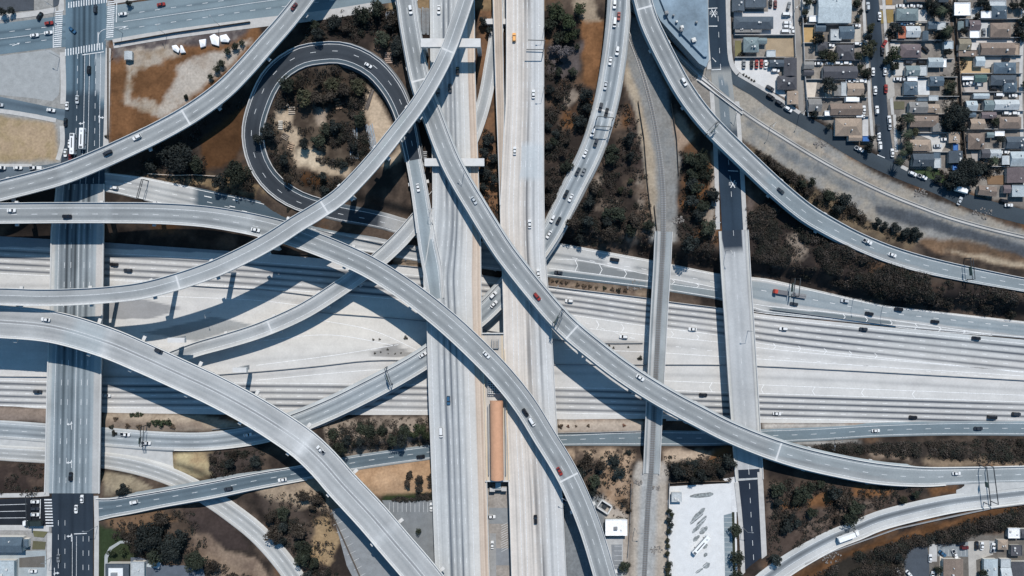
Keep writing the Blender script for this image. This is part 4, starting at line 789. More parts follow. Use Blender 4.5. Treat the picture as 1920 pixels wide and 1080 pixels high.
# ================================================================ SIGN GANTRIES AND LAMPS
def gantry(a, b, z, label, hgt=6.2, chords=2, gap=1.6, panels=(), posts=(1, 1), zb=None):
    A_ = P(*a, z + hgt); B_ = P(*b, z + hgt); c = (A_ + B_) / 2; t = thing('sign_gantry', label, 'sign gantry', (c.x, c.y, z), 0, 'overhead sign gantries'); o = Vector(t.location)
    d = (B_ - A_).normalized(); n = Vector((-d.y, d.x, 0)); mb = MB()
    for k in range(chords):
        off = n * ((k - (chords - 1) / 2) * gap); mb.bar(A_ + off - o, B_ + off - o, .26 if chords > 1 else .42, .3)
    L = (B_ - A_).length; kx = int(L / 2)
    if chords > 1:
        for i in range(kx + 1):
            s = 1 if i % 2 else -1; p = A_ + d * (L * i / max(kx, 1)); q = A_ + d * (L * min(i + 1, kx) / max(kx, 1)); mb.bar(p + n * s * gap / 2 - o, q - n * s * gap / 2 - o, .07, .07)
    mb.ob('truss', dark_metal, t)
    for p, on in ((A_, posts[0]), (B_, posts[1])):
        if on: m2 = MB(); g = (zb if zb is not None else z); m2.cyl(Vector((p.x, p.y, g - 1)) - o, p - o, .28, .22); m2.ob('post', dark_metal, t)
    for f, w, sd in panels:
        p = A_ + (B_ - A_) * f + n * sd * (gap / 2 + .3) - o; m2 = MB(); m2.bar(p - d * w / 2 - Vector((0, 0, .5)), p + d * w / 2 - Vector((0, 0, .5)), .22, 2.6); m2.ob('sign_panel', sign_m, t)
    return t
gantry((1121, 218), (1151, 221), 5.8, 'thin dark gantry across the busy ramp, upper of its pair', 6, 1)
gantry((1115, 236), (1147, 238), 5.6, 'thin dark gantry across the busy ramp, lower of its pair', 6, 1)
gantry((990, 75), (1022, 76), 6, 'dark gantry arm over the right viaduct, upper of the pair near the top', 6, 1, 1.2, posts=(0, 1))
gantry((987, 93), (1019, 93), 6, 'dark gantry arm over the right viaduct, lower of the pair near the top', 6, 1, 1.2, posts=(0, 1))
gantry((1327, 250), (1348, 228), 9.9, 'gantry across the upper right flyover beside the street', 6, panels=((.5, 5, -1),))
gantry((1041, 612), (1056, 580), 13.4, 'gantry with a pale sign across the diagonal flyover over the freeway', 6, panels=((.35, 5, 1),))
gantry((1850, 877), (1858, 948), .8, 'long gantry across the merging ramps at the right edge, one of two parallel beams', 6.5, 1, 1.0, panels=((.45, 3, -1),))
gantry((1863, 876), (1872, 946), .8, 'long gantry across the merging ramps, the beam farther right', 6.5, 1, .8, panels=())
gantry((1822, 484), (1826, 524), .9, 'gantry across the end of the upper right ramp', 6.5, 2, 1.4, panels=((.6, 5, -1),))
gantry((1491, 522), (1488, 556), -8.3, 'gantry above the red truck on the upper frontage road', 6.5, 1, 1.4, panels=((.5, 5, -1),))
gantry((1501, 522), (1498, 556), -8.3, 'second gantry just behind the red truck on the upper frontage road', 6.5, 1, .8)
gantry((267, 336), (257, 372), -.4, 'thin gantry across the road under the upper left flyover', 6.5, 2, .9)
gantry((267, 800), (264, 838), -5.7, 'gantry across the lower left ramp beside the white pickup', 6, 2, 1.6, panels=((.7, 3.5, -1),))
gantry((722, 690), (733, 722), -1.7, 'pale gantry across the ramp under the diagonal flyover', 6, 2, 1.0, panels=((.6, 4, -1),))
gantry((1038, 605), (1047, 595), 13.4, 'short sign arm at the edge of the diagonal flyover', 5, 1)
gantry((48, 930), (50, 990), .3, 'thin signal gantry across the black street with white lanes', 6, 1, panels=())

def lamp_mesh():
    b = MB(); b.cyl((0, 0, 0), (0, 0, 9.5), .14, .09, 6); b.bar((0, 0, 9.4), (2.4, 0, 9.8), .12); a = b.mesh('pole', grey_metal)
    c = MB(); c.box(2.1, 3.1, -.22, .22, 9.68, 9.9); return a, c.mesh('lamp_head', grey_metal)
PM, LM = lamp_mesh()
def street_lamp(x, y, ang, z, label, grp='street lamps'):
    t = thing('street_lamp', label, 'street lamp', P(x, y, z), ang, grp); ob('pole', PM, t); ob('lamp_head', LM, t); return t
def on(key, x, y): return locate(ROADS[key], x, y)[0].z
for x, y, a, z, l in ((103, 14, -.7, .2, 'street lamp at the upper left crossroads corner, by the vacant lot'), (230, 62, 2.4, .2, 'street lamp on the pavement above the dirt field'), (112, 108, 2.6, .2, 'street lamp at the lower left corner of the crossroads'), (210, 92, .9, .2, 'street lamp at the corner of the orange dirt field'), (412, 48, 2.2, .2, 'street lamp beside the white tarps'), (313, 66, 1.9, .2, 'street lamp between the field and the wide avenue'),
    (1332, 420, .0, .3, 'street lamp at the upper end of the pale street bridge'), (1361, 470, -1.2, .35, 'tall lamp on the edge of the pale street bridge'), (1402, 620, 3.1, .35, 'street lamp halfway along the pale street bridge'), (1392, 988, 0, .4, 'street lamp beside the dark street next to the bus yard'), (1327, 118, -.9, .2, 'street lamp at the pointed corner of the blue warehouse'), (1381, 212, 2.2, .2, 'street lamp below the small railway crossing'),
    (1444, 236, -2.2, .1, 'bent street lamp on the dirt beside the railway line'), (1498, 214, -2.0, .1, 'street lamp at the foot of the narrow alley'), (1488, 20, -2.4, .1, 'street lamp near the top of the narrow alley'), (1041, 545, 1.2, 6, 'street lamp on the edge of the right viaduct above the freeway'), (1060, 930, 2.6, 6, 'street lamp at the lower right edge of the right viaduct'), (1019, 60, 3.1, 6, 'street lamp near the top of the right viaduct'), (1019, 170, 3.1, 6, 'street lamp on the right viaduct beside the grey bush'),
    (806, 395, 0, 6, 'street lamp where the loop exit meets the left viaduct'), (870, 325, 2.3, 12.5, 'street lamp on the flyover just below the long crossbeam'), (183, 986, 3.1, .4, 'street lamp by the green lawn at the lower left crossing'), (96, 1045, 0, .3, 'street lamp beside the blue-roofed lot at lower left'), (1190, 990, 0, .1, 'lamp on the tan strip right of the white roof'), (627, 955, .6, .1, 'lamp at the edge of the striped car park'), (1552, 838, 1.6, -7.2, 'thin lamp on the lower verge of the right frontage road'), (1566, 822, 1.6, -7.2, 'thin lamp on the verge near the white sedan on the frontage road'),
    (1600, 560, -1.4, -8.3, 'lamp on the upper frontage road under the dark slope'), (1655, 574, -1.4, -8.3, 'lamp at the upper edge of the frontage road beside the black car'), (395, 586, -1.2, ZF, 'lamp standing on the grey triangle above the slanting ramp')):
    street_lamp(x, y, a, z, l)

# ================================================================ STATION BETWEEN THE VIADUCTS
t = thing('metro_station', 'station platform with a long copper barrel roof between the two straight viaducts', 'station', P(929, 830, 0)); o = Vector(t.location); st = ROADS['STN']
q = surf(st, 'platform', wear_fn((.46, .43, .40), var=.1, side=((0, .10, (.50, .42, .33)), (.88, 1, (.52, .44, .34)))), t); q.matrix_local = Matrix.Translation(-o)
q = girder('deck_girder', st, t, 1.5); q.matrix_local = Matrix.Translation(-o)
mb = MB(); z0 = 9.2; a = P(918, 751, z0) - o; b = P(945.5, 899, z0) - o; w0 = P(943, 751, z0).x - P(918, 751, z0).x; N = 14; V_ = []; ax0 = P(930.8, 751, z0) - o; ax1 = P(932.3, 899, z0) - o; hw = m(12.3, z0)
for k in range(9):
    c = ax0.lerp(ax1, k / 8)
    for i in range(N + 1):
        th = math.pi * i / N; V_.append((c.x - math.cos(th) * hw, c.y, c.z + math.sin(th) * 3.6))
mb.add(V_, [(r * (N + 1) + i, r * (N + 1) + i + 1, (r + 1) * (N + 1) + i + 1, (r + 1) * (N + 1) + i) for r in range(8) for i in range(N)])
for r_ in (0, 8): mb.add([V_[r_ * (N + 1) + i] for i in range(N + 1)], [tuple(range(N + 1))])
roof = mb.mesh('barrel_roof', copper_m, True); ob('barrel_roof', roof, t)
for s in (-1, 1):
    for k in range(9):
        c = ax0.lerp(ax1, (k + .5) / 9); m2 = MB(); m2.box(c.x + s * (hw - .5) - .2, c.x + s * (hw - .5) + .2, c.y - .2, c.y + .2, 6.0, c.z); m2.ob('column', grey_metal, t)
    m2 = MB(); e0 = ax0 + Vector((s * (hw + 1.1), -3, 0)); e1 = ax1 + Vector((s * (hw + 1.1), 2, 0)); e0.z = e1.z = 7.6; m2.bar(e0, e1, .5, .3); m2.ob('side_canopy', grey_metal, t)
m2 = MB(); g0 = P(915, 714, 8.5) - o; g1 = P(940, 738, 8.5) - o
for i in range(7): x = g0.x + (g1.x - g0.x) * i / 6; m2.bar((x, g0.y, g0.z), (x, g1.y, g0.z), .3)
for i in range(8): y = g0.y + (g1.y - g0.y) * i / 7; m2.bar((g0.x, y, g0.z + .2), (g1.x, y, g0.z + .2), .3)
m2.ob('trellis', conc_l, t); m3 = MB(); m3.box(g0.x, g1.x, g1.y, g0.y, 6.05, 7.4); m3.ob('kiosk', mat('kiosk_glass', (.03, .045, .055), .2), t)
m2 = MB(); p0 = P(923, 636, 6) - o; p1 = P(934, 652, 6) - o
for i in range(5): m2.bar((p0.x + (p1.x - p0.x) * i / 4, p0.y, 7.4), (p0.x + (p1.x - p0.x) * i / 4, p1.y, 7.4), .22)
m2.box(p0.x - .4, p0.x, p1.y, p0.y, 6, 8); m2.box(p1.x, p1.x + .4, p1.y, p0.y, 6, 8); m2.box(p0.x, p1.x, p1.y - .5, p1.y, 6, 7.2); m2.ob('stair_shelter', grey_metal, t)
for yy in (625, 902):
    m2 = MB(); m2.bar(P(903 + (yy > 700) * 7, yy, 6.8) - o, P(945 + (yy > 700) * 9, yy, 6.8) - o, .5, 1.0); m2.ob('end_wall', conc_l, t)
for s, (xa, xb) in ((-1, (904, 911)), (1, (944, 953))):
    m2 = MB(); m2.bar(P(xa + 2.2, 655, 6.6) - o, P(xb + 1.8, 900, 6.6) - o, .4, 1.3); m2.ob('platform_edge', mat('cream_paint', (.62, .5, .36), .7, 2, .1), t)
t = thing('stair_tower', 'grey station stair block just below the copper barrel roof', 'stairs', P(934, 912, 0)); o = Vector(t.location)
for nm, x0, x1, y0, y1, z0, z1 in (('stair_roof', 929, 939, 905, 916, 4.4, 5.0), ('stair_flight', 918, 928, 915, 922, .1, 4.0), ('stair_flight', 940, 950, 914, 921, .1, 4.0), ('stair_wall', 926, 941, 916, 919, .1, 4.2)):
    a = P(x0, y1, z1) - o; b = P(x1, y0, z1) - o; m2 = MB(); m2.box(a.x, b.x, a.y, b.y, z0, z1); m2.ob(nm, conc if nm != 'stair_roof' else mat('pale_roof', (.30, .36, .38), .6), t)

# ================================================================ FLAT LOTS
LOTZ = [0.02]
def flat(name, poly, col, z=None, nm='lot', ns=.25, na=.14, lab=None):
    if z is None: LOTZ[0] += .004; z = LOTZ[0]
    mb = MB(); mb.add([P(x, y, z) for x, y in poly], [tuple(range(len(poly)))])
    o = mb.ob(name, mat(f'{nm}_{col[0]:.2f}_{col[1]:.2f}_{col[2]:.2f}', col, .9, ns, na, n2=(1.7, .08))); return structure(o)
flat('vacant_lot', [(-80, 112), (0, 105), (94, 93), (113, 104), (112, 160), (110, 178), (98, 190), (60, 184), (0, 178), (-80, 168)], (.275, .285, .29))
flat('concrete_patch', [(32, 206), (74, 213), (72, 222), (32, 216)], (.42, .385, .34))
flat('car_park', [(622, 955), (700, 940), (760, 985), (850, 1160), (700, 1160), (650, 1060)], (.20, .21, .22)); flat('car_park', [(716, 938), (816, 938), (822, 1160), (830, 1160)], (.165, .175, .185))
flat('bus_yard', [(1256, 912), (1380, 905), (1384, 1160), (1256, 1160), (1252, 940)], (.55, .553, .558), na=.07)
flat('car_park', [(1357, 966), (1372, 962), (1376, 1160), (1361, 1160)], (.17, .21, .235)); flat('planting_strip', [(1372, 957), (1377, 957), (1381, 1160), (1376, 1160)], (.025, .03, .02))
mb = MB(); mb.add([P(x, y, 1.02) for x, y in ((1793, 907), (1850, 905), (1920, 904), (1995, 902), (1995, 908), (1920, 914), (1860, 921), (1793, 928))], [tuple(range(8))]); structure(mb.ob('ramp_gore', mat('gore_concrete', (.40, .40, .395), .9, .3, .12)))
mb = MB(); mb.add([P(x, y, -6.25) for x, y in GORE], [tuple(range(len(GORE)))]); structure(mb.ob('ramp_gore', mat('gore_concrete', (.40, .40, .395), .9, .3, .12)))
flat('yard_apron', [(1355, 898), (1383, 893), (1390, 960), (1370, 960), (1372, 912)], (.52, .52, .525))
flat('car_park', [(1135, 1008), (1168, 1008), (1168, 1160), (1150, 1160)], (.36, .36, .36)); flat('car_park', [(1146, 1021), (1166, 1021), (1166, 1160), (1152, 1160)], (.19, .20, .215))
flat('car_park', [(917, 952), (955, 952), (956, 982), (917, 982)], (.20, .215, .22)); flat('car_park', [(920, 1028), (957, 1028), (958, 1060), (920, 1060)], (.19, .205, .21)); flat('car_park', [(918, 1000), (930, 1000), (931, 1160), (920, 1160)], (.25, .25, .25))
flat('cul_de_sac', [(1697, 1030), (1712, 1016), (1738, 1019), (1742, 1050), (1746, 1160), (1718, 1160), (1694, 1055)], (.055, .065, .08))
flat('driveway', [(1743, 1020), (1757, 1020), (1757, 1053), (1741, 1053)], (.38, .375, .37)); flat('parking_yard', [(1758, 1016), (1815, 1016), (1815, 1044), (1758, 1043)], (.19, .21, .225)); flat('driveway', [(1815, 1015), (1855, 1013), (1862, 1040), (1830, 1050), (1835, 1160), (1818, 1160)], (.35, .33, .305))
flat('driveway', [(1762, 1042), (1770, 1044), (1770, 1160), (1760, 1160)], (.50, .45, .39)); flat('parking_yard', [(1855, 1014), (1868, 1014), (1868, 1036), (1855, 1036)], (.33, .335, .34))
flat('parking_yard', [(1440, -40), (1486, -40), (1490, 66), (1376, 66), (1376, 22), (1440, 22)], (.46, .455, .46), na=.07)
flat('parking_yard', [(1378, 112), (1444, 112), (1460, 140), (1476, 185), (1440, 168), (1392, 140), (1377, 125)], (.52, .51, .50), na=.07)
flat('parking_yard', [(1498, -40), (1534, -40), (1534, 46), (1502, 46)], (.38, .39, .385))
flat('lawn', [(1378, 76), (1390, 76), (1390, 103), (1378, 106)], (.15, .135, .065)); flat('dirt_yard', [(1436, 70), (1487, 70), (1489, 106), (1436, 106)], (.30, .23, .155))
flat('dirt_yard', [(1503, 52), (1526, 50), (1528, 66), (1545, 66), (1545, 76), (1520, 80), (1503, 82)], (.38, .255, .12)); flat('dirt_yard', [(1798, 108), (1828, 106), (1830, 126), (1858, 130), (1858, 138), (1800, 139)], (.42, .30, .175))
flat('lawn', [(1650, 20), (1658, 20), (1660, 44), (1652, 44)], (.20, .15, .06)); flat('lawn', [(1661, 18), (1675, 18), (1675, 43), (1664, 43)], (.22, .155, .06)); flat('lawn', [(1660, -40), (1673, -40), (1673, 9), (1661, 9)], (.30, .17, .06)); flat('driveway', [(1649, 10), (1722, 10), (1722, 16), (1650, 17)], (.46, .42, .385))
flat('driveway', [(1669, 80), (1688, 80), (1690, 100), (1672, 102)], (.44, .415, .39)); flat('driveway', [(1672, 110), (1698, 116), (1698, 142), (1676, 142)], (.42, .41, .395)); flat('parking_yard', [(1718, 148), (1742, 148), (1743, 178), (1722, 178)], (.50, .51, .515))
flat('driveway', [(1546, 80), (1572, 84), (1564, 96), (1552, 98)], (.42, .39, .36)); flat('driveway', [(1603, 48), (1614, 48), (1614, 78), (1602, 78)], (.38, .35, .31)); flat('driveway', [(1508, 154), (1532, 153), (1528, 182), (1510, 184)], (.50, .44, .375)); flat('driveway', [(1547, 154), (1564, 152), (1562, 184), (1546, 184)], (.42, .36, .295))
flat('driveway', [(1617, 220), (1628, 220), (1628, 256), (1617, 256)], (.43, .42, .415)); flat('lawn', [(1676, 190), (1696, 190), (1696, 205), (1676, 205)], (.10, .095, .06)); flat('lawn', [(1712, 318), (1760, 318), (1775, 335), (1772, 345), (1720, 326)], (.035, .055, .022)); flat('driveway', [(1720, 252), (1760, 252), (1775, 268), (1765, 285), (1748, 284), (1745, 262)], (.44, .425, .405))
flat('driveway', [(1816, 77), (1835, 77), (1835, 92), (1826, 95), (1818, 92)], (.48, .465, .455)); flat('driveway', [(1846, 107), (1912, 107), (1912, 116), (1846, 128)], (.40, .375, .35)); flat('driveway', [(1807, 158), (1852, 154), (1854, 174), (1808, 174)], (.36, .325, .30)); flat('driveway', [(1820, 16), (1850, 10), (1856, 36), (1820, 36)], (.36, .365, .36)); flat('driveway', [(1836, 42), (1856, 42), (1856, 70), (1838, 70)], (.42, .425, .425)); flat('driveway', [(1820, 74), (1908, 74), (1908, 80), (1820, 80)], (.47, .44, .42))
flat('driveway', [(1660, 145), (1675, 140), (1678, 180), (1664, 188)], (.33, .31, .285)); flat('driveway', [(1716, 18), (1738, 18), (1738, 40), (1718, 40)], (.42, .415, .41)); flat('lawn', [(1770, 145), (1790, 142), (1790, 180), (1772, 184)], (.055, .052, .035)); flat('driveway', [(1820, 284), (1836, 284), (1838, 300), (1824, 304)], (.30, .28, .265)); flat('dirt_yard', [(1850, 330), (1884, 328), (1884, 346), (1852, 346)], (.17, .105, .06))
flat('garden', [(60, 992), (90, 996), (82, 1008), (64, 1006)], (.12, .115, .06)); flat('garden', [(62, 1014), (86, 1016), (84, 1030), (60, 1030)], (.09, .085, .05)); flat('parking_yard', [(0 - 80, 1036), (86, 1032), (92, 1160), (-80, 1160)], (.28, .31, .325)); flat('garden', [(36, 1046), (84, 1042), (84, 1064), (36, 1064)], (.11, .10, .09))
flat('path', [(196, 1042), (205, 1026), (225, 1014), (248, 1014), (248, 1018), (226, 1019), (210, 1030), (202, 1046), (200, 1160), (194, 1160)], (.30, .32, .325))
flat('parking_yard', [(245, 1045), (262, 1045), (310, 1060), (380, 1060), (400, 1160), (245, 1160)], (.085, .10, .125)); flat('driveway', [(285, 1048), (302, 1056), (298, 1066), (272, 1062)], (.38, .42, .44))
flat('dirt_patch', [(12, -40), (64, -40), (63, 18), (20, 22), (-40, 26), (-40, -40)], (.055, .062, .075)); flat('dirt_patch', [(97, -40), (118, -40), (110, 8), (100, 14)], (.06, .065, .08))
# painted bays
mb = MB()
def bay(a, b, w=.16): poly_line(mb, np.array([P(*a, .14), P(*b, .14)]), w, None, 0, 1e9, .01)
for k in range(10): bay((730 + k * 8, 942), (730 + k * 8, 960))
for k in range(11): bay((625 + k * 6.4, 985 + k * 14), (643 + k * 6, 977 + k * 14))
for k in range(10): bay((1152, 1024 + k * 9), (1166, 1024 + k * 9))
for k in range(13): bay((1358, 970 + k * 9.3), (1373, 970 + k * 9.3))
for k in range(6): bay((1770 + k * 8, 1030), (1770 + k * 8, 1042))
for k in range(5): bay((1392 + k * 9, 114), (1392 + k * 9, 130))
for k in range(12): bay((940 + (k % 2) * 0, 986 + k * 4.4), (952, 980 + k * 4.4), .2)
for k in range(9): bay((300 - 0 + 1000 - 6, 982 + k * 14.5), (1326, 955 + k * 14.5), .22)
structure(mb.ob('parking_bay_lines', white_p))
bs = MB(); LOTZ[0] += .01
for x0, y0, x1, y1, w in ((1294, 983, 1322, 952, 1.7), (1298, 1000, 1325, 967, 1.3), (1312, 1001, 1326, 987, 1.6), (1318, 1028, 1326, 1020, 1.2), (1320, 1044, 1326, 1037, 1.0), (1318, 1064, 1331, 1056, 1.5), (1293, 931, 1338, 926, 1.5), (1300, 1015, 1312, 1004, 1.2), (1304, 1075, 1318, 1065, .9)):
    a = P(x0, y0, .13); b = P(x1, y1, .13); n = (b - a).normalized(); u = Vector((-n.y, n.x, 0)); k = []
    for i in range(16): th = 2 * math.pi * i / 16; k.append(a.lerp(b, .5 + .5 * math.cos(th)) + u * math.sin(th) * w * (.7 + .5 * random.random()))
    bs.add(k, [tuple(range(16))])
structure(bs.ob('oil_stain', mat('oil_stains', (.19, .205, .21), .8, .7, .6)))
# ================================================================ BUILDINGS
PAL = dict(slate=(.065, .082, .102), blue=(.075, .105, .135), teal=(.15, .19, .20), brown=(.175, .135, .112), tan=(.27, .21, .165), grey=(.19, .185, .18), dark=(.07, .07, .08), mauve=(.125, .10, .105), light=(.40, .425, .44), pale=(.35, .395, .42), white=(.74, .74, .745), red=(.32, .115, .07), green=(.06, .105, .10), olive=(.19, .165, .125), brightblue=(.05, .14, .36), turq=(.06, .33, .48))
WORD = dict(slate='dark slate', blue='slate blue', teal='grey-teal', brown='brown', tan='tan', grey='mid grey', dark='charcoal', mauve='mauve brown', light='light grey', pale='pale blue', white='white', red='terracotta', green='dark green', olive='olive brown', brightblue='bright blue', turq='turquoise')
KIND = dict(hip='hip-roofed', gx='gabled', gy='gabled', flat='flat-roofed')
ZN = {0: 'beside the parking yard by the road', 1: 'between the alley and the house-lined street', 2: 'on the palm side of the street', 3: 'in the block at the right edge', 4: 'by the lower right cul-de-sac'}
random.seed(21)
def house(x0, y0, x1, y1, kind, col, zone, hh=2.8, rise=None, rot=0.0, label=None, cat=None):
    area = (x1 - x0) * (y1 - y0); big = area > 330; nm = 'house' if big else 'shed'
    c = P((x0 + x1) / 2, (y0 + y1) / 2, hh); w = m(x1 - x0, hh) / 2; d = m(y1 - y0, hh) / 2
    lab = label or f"{WORD[col]} {KIND[kind]} {nm} {ZN[zone]}"
    t = thing(nm, lab, cat or nm, (c.x, c.y, 0), rot, f"{nm}s {ZN[zone]}")
    ov = .35 if big else .15; a = MB(); a.box(-w + ov, w - ov, -d + ov, d - ov, -.3, hh - .05)
    o = a.ob('wall', wall_m, t); v = random.uniform(.3, .6); o.color = (v, v * .95, v * .87, 1)
    b = MB(); r = rise if rise is not None else min(w, d) * .42
    e = [(-w, -d, hh), (w, -d, hh), (w, d, hh), (-w, d, hh)]; lo = [(x, y, hh - .18) for x, y, _ in e]
    for i in range(4): j = (i + 1) % 4; b.quad(lo[i], lo[j], e[j], e[i])
    b.quad(*lo[::-1])
    if kind == 'flat':
        p = .25; b.box(-w, w, -d, d, hh, hh + .02)
        for q in ((-w, -w + p, -d, d), (w - p, w, -d, d), (-w + p, w - p, -d, -d + p), (-w + p, w - p, d - p, d)): b.box(*q, hh + .02, hh + .3)
    elif kind == 'gx':
        R1, R2 = (-w, 0, hh + r), (w, 0, hh + r); b.quad(e[0], e[1], R2, R1); b.quad(e[2], e[3], R1, R2); b.add([e[1], e[2], R2], [(0, 1, 2)]); b.add([e[3], e[0], R1], [(0, 1, 2)])
    elif kind == 'gy':
        R1, R2 = (0, -d, hh + r), (0, d, hh + r); b.quad(e[1], e[2], R2, R1); b.quad(e[3], e[0], R1, R2); b.add([e[0], e[1], R1], [(0, 1, 2)]); b.add([e[2], e[3], R2], [(0, 1, 2)])
    else:
        k = min(w, d) * .85
        if w > d: R1, R2 = (-w + k, 0, hh + r), (w - k, 0, hh + r); b.quad(e[0], e[1], R2, R1); b.quad(e[2], e[3], R1, R2); b.add([e[1], e[2], R2], [(0, 1, 2)]); b.add([e[3], e[0], R1], [(0, 1, 2)])
        else: R1, R2 = (0, -d + k, hh + r), (0, d - k, hh + r); b.quad(e[1], e[2], R2, R1); b.quad(e[3], e[0], R1, R2); b.add([e[0], e[1], R1], [(0, 1, 2)]); b.add([e[2], e[3], R2], [(0, 1, 2)])
    ro = b.ob('roof', roof_m, t); q = PAL[col]; j = random.uniform(.9, 1.1); ro.color = (q[0] * j, q[1] * j, q[2] * j, 1)
    if big:
        for _ in range(random.choice((1, 2, 2, 3))):
            x, y = random.uniform(-.6, .6) * w, random.uniform(-.6, .6) * d; vm = MB(); s = random.choice((.25, .3, .5)); vm.box(x - s, x + s, y - s, y + s, hh + (.1 if kind == 'flat' else .25), hh + (.7 if kind == 'flat' else r + .25)); vm.ob('roof_vent', conc_l, ro)
    return t
HS = [
 (1373,-8,1396,21,'gy','slate',0),(1397,-8,1437,14,'flat','slate',0),(1376,31,1450,54,'hip','slate',0),(1378,53,1428,61,'flat','grey',0,2.4),(1394,70,1423,98,'hip','teal',0),(1421,71,1438,82,'gx','teal',0),(1437,94,1454,107,'flat','light',0,2.4),
 (1443,112,1470,125,'gx','slate',0),(1470,109,1494,143,'gy','dark',0),(1458,142,1494,168,'hip','dark',0),(1476,171,1497,196,'gy','tan',0),
 (1517,29,1533,41,'flat','white',1,2.4),(1534,-14,1596,43,'gx','pale',1,4.5,.8),(1529,45,1548,59,'gx','blue',1),(1557,55,1577,76,'flat','light',1),(1573,49,1601,73,'gx','blue',1),(1533,78,1552,95,'hip','dark',1),(1569,84,1602,113,'hip','dark',1),
 (1507,115,1526,129,'gx','grey',1),(1507,131,1526,141,'gx','dark',1),(1543,124,1607,147,'gx','dark',1),(1564,160,1577,180,'gy','grey',1),(1577,154,1588,180,'flat','light',1,2.4),(1588,156,1619,179,'gx','tan',1),(1556,194,1616,216,'gx','brown',1),(1546,208,1556,217,'flat','white',1,2.4),(1515,185,1540,209,'gx','grey',1),(1566,222,1616,255,'hip','tan',1),(1591,253,1616,264,'gx','tan',1),
 (1617,255,1631,265,'flat','brightblue',1,2.2),
 (1681,16,1722,39,'hip','teal',2),(1684,50,1698,72,'flat','red',2,3.0),(1698,49,1725,70,'gx','light',2),(1730,58,1741,75,'gy','blue',2),(1688,83,1727,108,'hip','mauve',2),(1740,40,1757,54,'gx','blue',2),(1757,41,1773,56,'flat','light',2,2.5),(1770,77,1787,92,'flat','pale',2,2.5),(1740,108,1768,126,'gx','pale',2),(1768,111,1774,126,'flat','white',2,2.3),
 (1698,123,1724,142,'gx','teal',2),(1724,123,1738,142,'flat','light',2,2.5),(1695,153,1721,178,'hip','blue',2),(1701,144,1720,152,'flat','white',2,2.3),(1743,143,1769,161,'gx','blue',2),(1720,183,1739,190,'flat','blue',2,2.3),(1741,179,1759,189,'flat','light',2,2.4),(1704,191,1739,212,'gx','grey',2),(1739,195,1761,211,'gx','tan',2),(1706,217,1760,238,'hip','brown',2),(1749,231,1766,247,'gy','grey',2),
 (1779,248,1800,268,'gy','tan',2),(1706,262,1745,283,'hip','tan',2),(1711,288,1750,312,'gx','slate',2),(1750,285,1763,297,'flat','blue',2,2.4),(1751,297,1764,315,'flat','light',2,2.4),(1779,283,1805,306,'gy','slate',2),(1787,270,1796,282,'flat','brightblue',2,2.0),(1786,309,1796,319,'flat','brightblue',2,2.0),(1700,-14,1750,3,'gx','brown',2),(1760,-14,1778,4,'gx','slate',2),
 (1789,5,1819,29,'flat','white',3,3.2),(1839,21,1858,34,'flat','white',3,2.4),(1796,-12,1818,3,'flat','grey',3),(1855,1,1886,11,'flat','light',3,2.6),(1859,10,1888,35,'hip','blue',3),(1796,40,1807,56,'gy','teal',3),(1810,36,1816,50,'flat','blue',3,2.3),(1817,38,1838,57,'gx','mauve',3),(1818,57,1836,71,'flat','white',3,2.4),(1857,43,1895,70,'hip','brown',3),(1797,73,1820,94,'gx','olive',3),(1797,94,1832,106,'flat','brown',3,2.3),(1838,80,1902,103,'gx','brown',3),(1902,82,1911,103,'flat','tan',3,2.4),
 (1829,106,1846,124,'gx','pale',3),(1863,117,1905,138,'hip','blue',3),(1804,143,1825,150,'flat','white',3,2.3),(1827,140,1850,154,'gx','green',3),(1832,154,1839,161,'flat','light',3,2.0),(1858,141,1906,160,'hip','slate',3),(1882,152,1907,172,'hip','blue',3),(1825,175,1855,185,'gx','pale',3),(1811,189,1832,208,'gx','pale',3),(1845,188,1863,207,'gx','teal',3),(1864,187,1910,206,'gx','light',3),(1840,210,1868,222,'gx','mauve',3),(1816,211,1830,220,'gx','blue',3),(1819,223,1846,242,'gx','tan',3),(1874,219,1915,241,'hip','brown',3),(1850,248,1864,258,'gx','teal',3),(1865,246,1883,255,'flat','white',3,2.4),
 (1815,250,1846,280,'hip','brown',3),(1886,256,1926,278,'gx','slate',3),(1840,280,1856,296,'gx','dark',3),(1856,280,1877,296,'gx','light',3),(1879,292,1893,309,'gy','light',3),(1894,284,1926,312,'gx','pale',3),(1888,314,1926,343,'gy','mauve',3),(1881,347,1895,362,'gx','mauve',3),(1897,347,1926,369,'flat','pale',3,3),
 (1769,1048,1806,1094,'gy','brown',4),(1845,1048,1871,1094,'gy','pale',4),(1876,1048,1895,1064,'flat','light',4,2.4),(1876,1065,1896,1094,'gx','light',4),(1871,1012,1890,1031,'hip','tan',4),(1895,1022,1916,1042,'flat','dark',4),(1897,1053,1928,1094,'gy','dark',4),(1890,990,1912,1009,'flat','white',4),(1914,992,1928,1009,'gx','dark',4)]
for h_ in HS: house(*h_)
house(1834, 349, 1868, 367, 'gx', 'brown', 3, rot=-.12, label='brown gabled house set at a slant beside the curving street, below the big trees')
house(1135, 974, 1176, 1004, 'flat', 'white', 0, 4.2, label='bright white flat-roofed block beside the tan rail strip at the bottom', cat='building')
house(1259, 923, 1278, 941, 'flat', 'light', 0, 2.6, label='small grey flat-roofed hut in the corner of the bus yard', cat='hut')
house(-40, 1007, 42, 1036, 'gx', 'blue', 0, 4, 1.2, label='long blue-roofed building by the black street, lower left corner', cat='building')
house(42, 1011, 52, 1027, 'hip', 'blue', 0, 3, label='small blue entrance porch at the end of the long blue roof', cat='porch')
house(-30, 1051, 27, 1100, 'flat', 'pale', 0, 4, label='pale flat-roofed building cut off by the lower left corner', cat='building')
house(198, 1057, 242, 1110, 'flat', 'slate', 0, 4.5, label='dark flat-roofed building beside the curved garden path', cat='building')
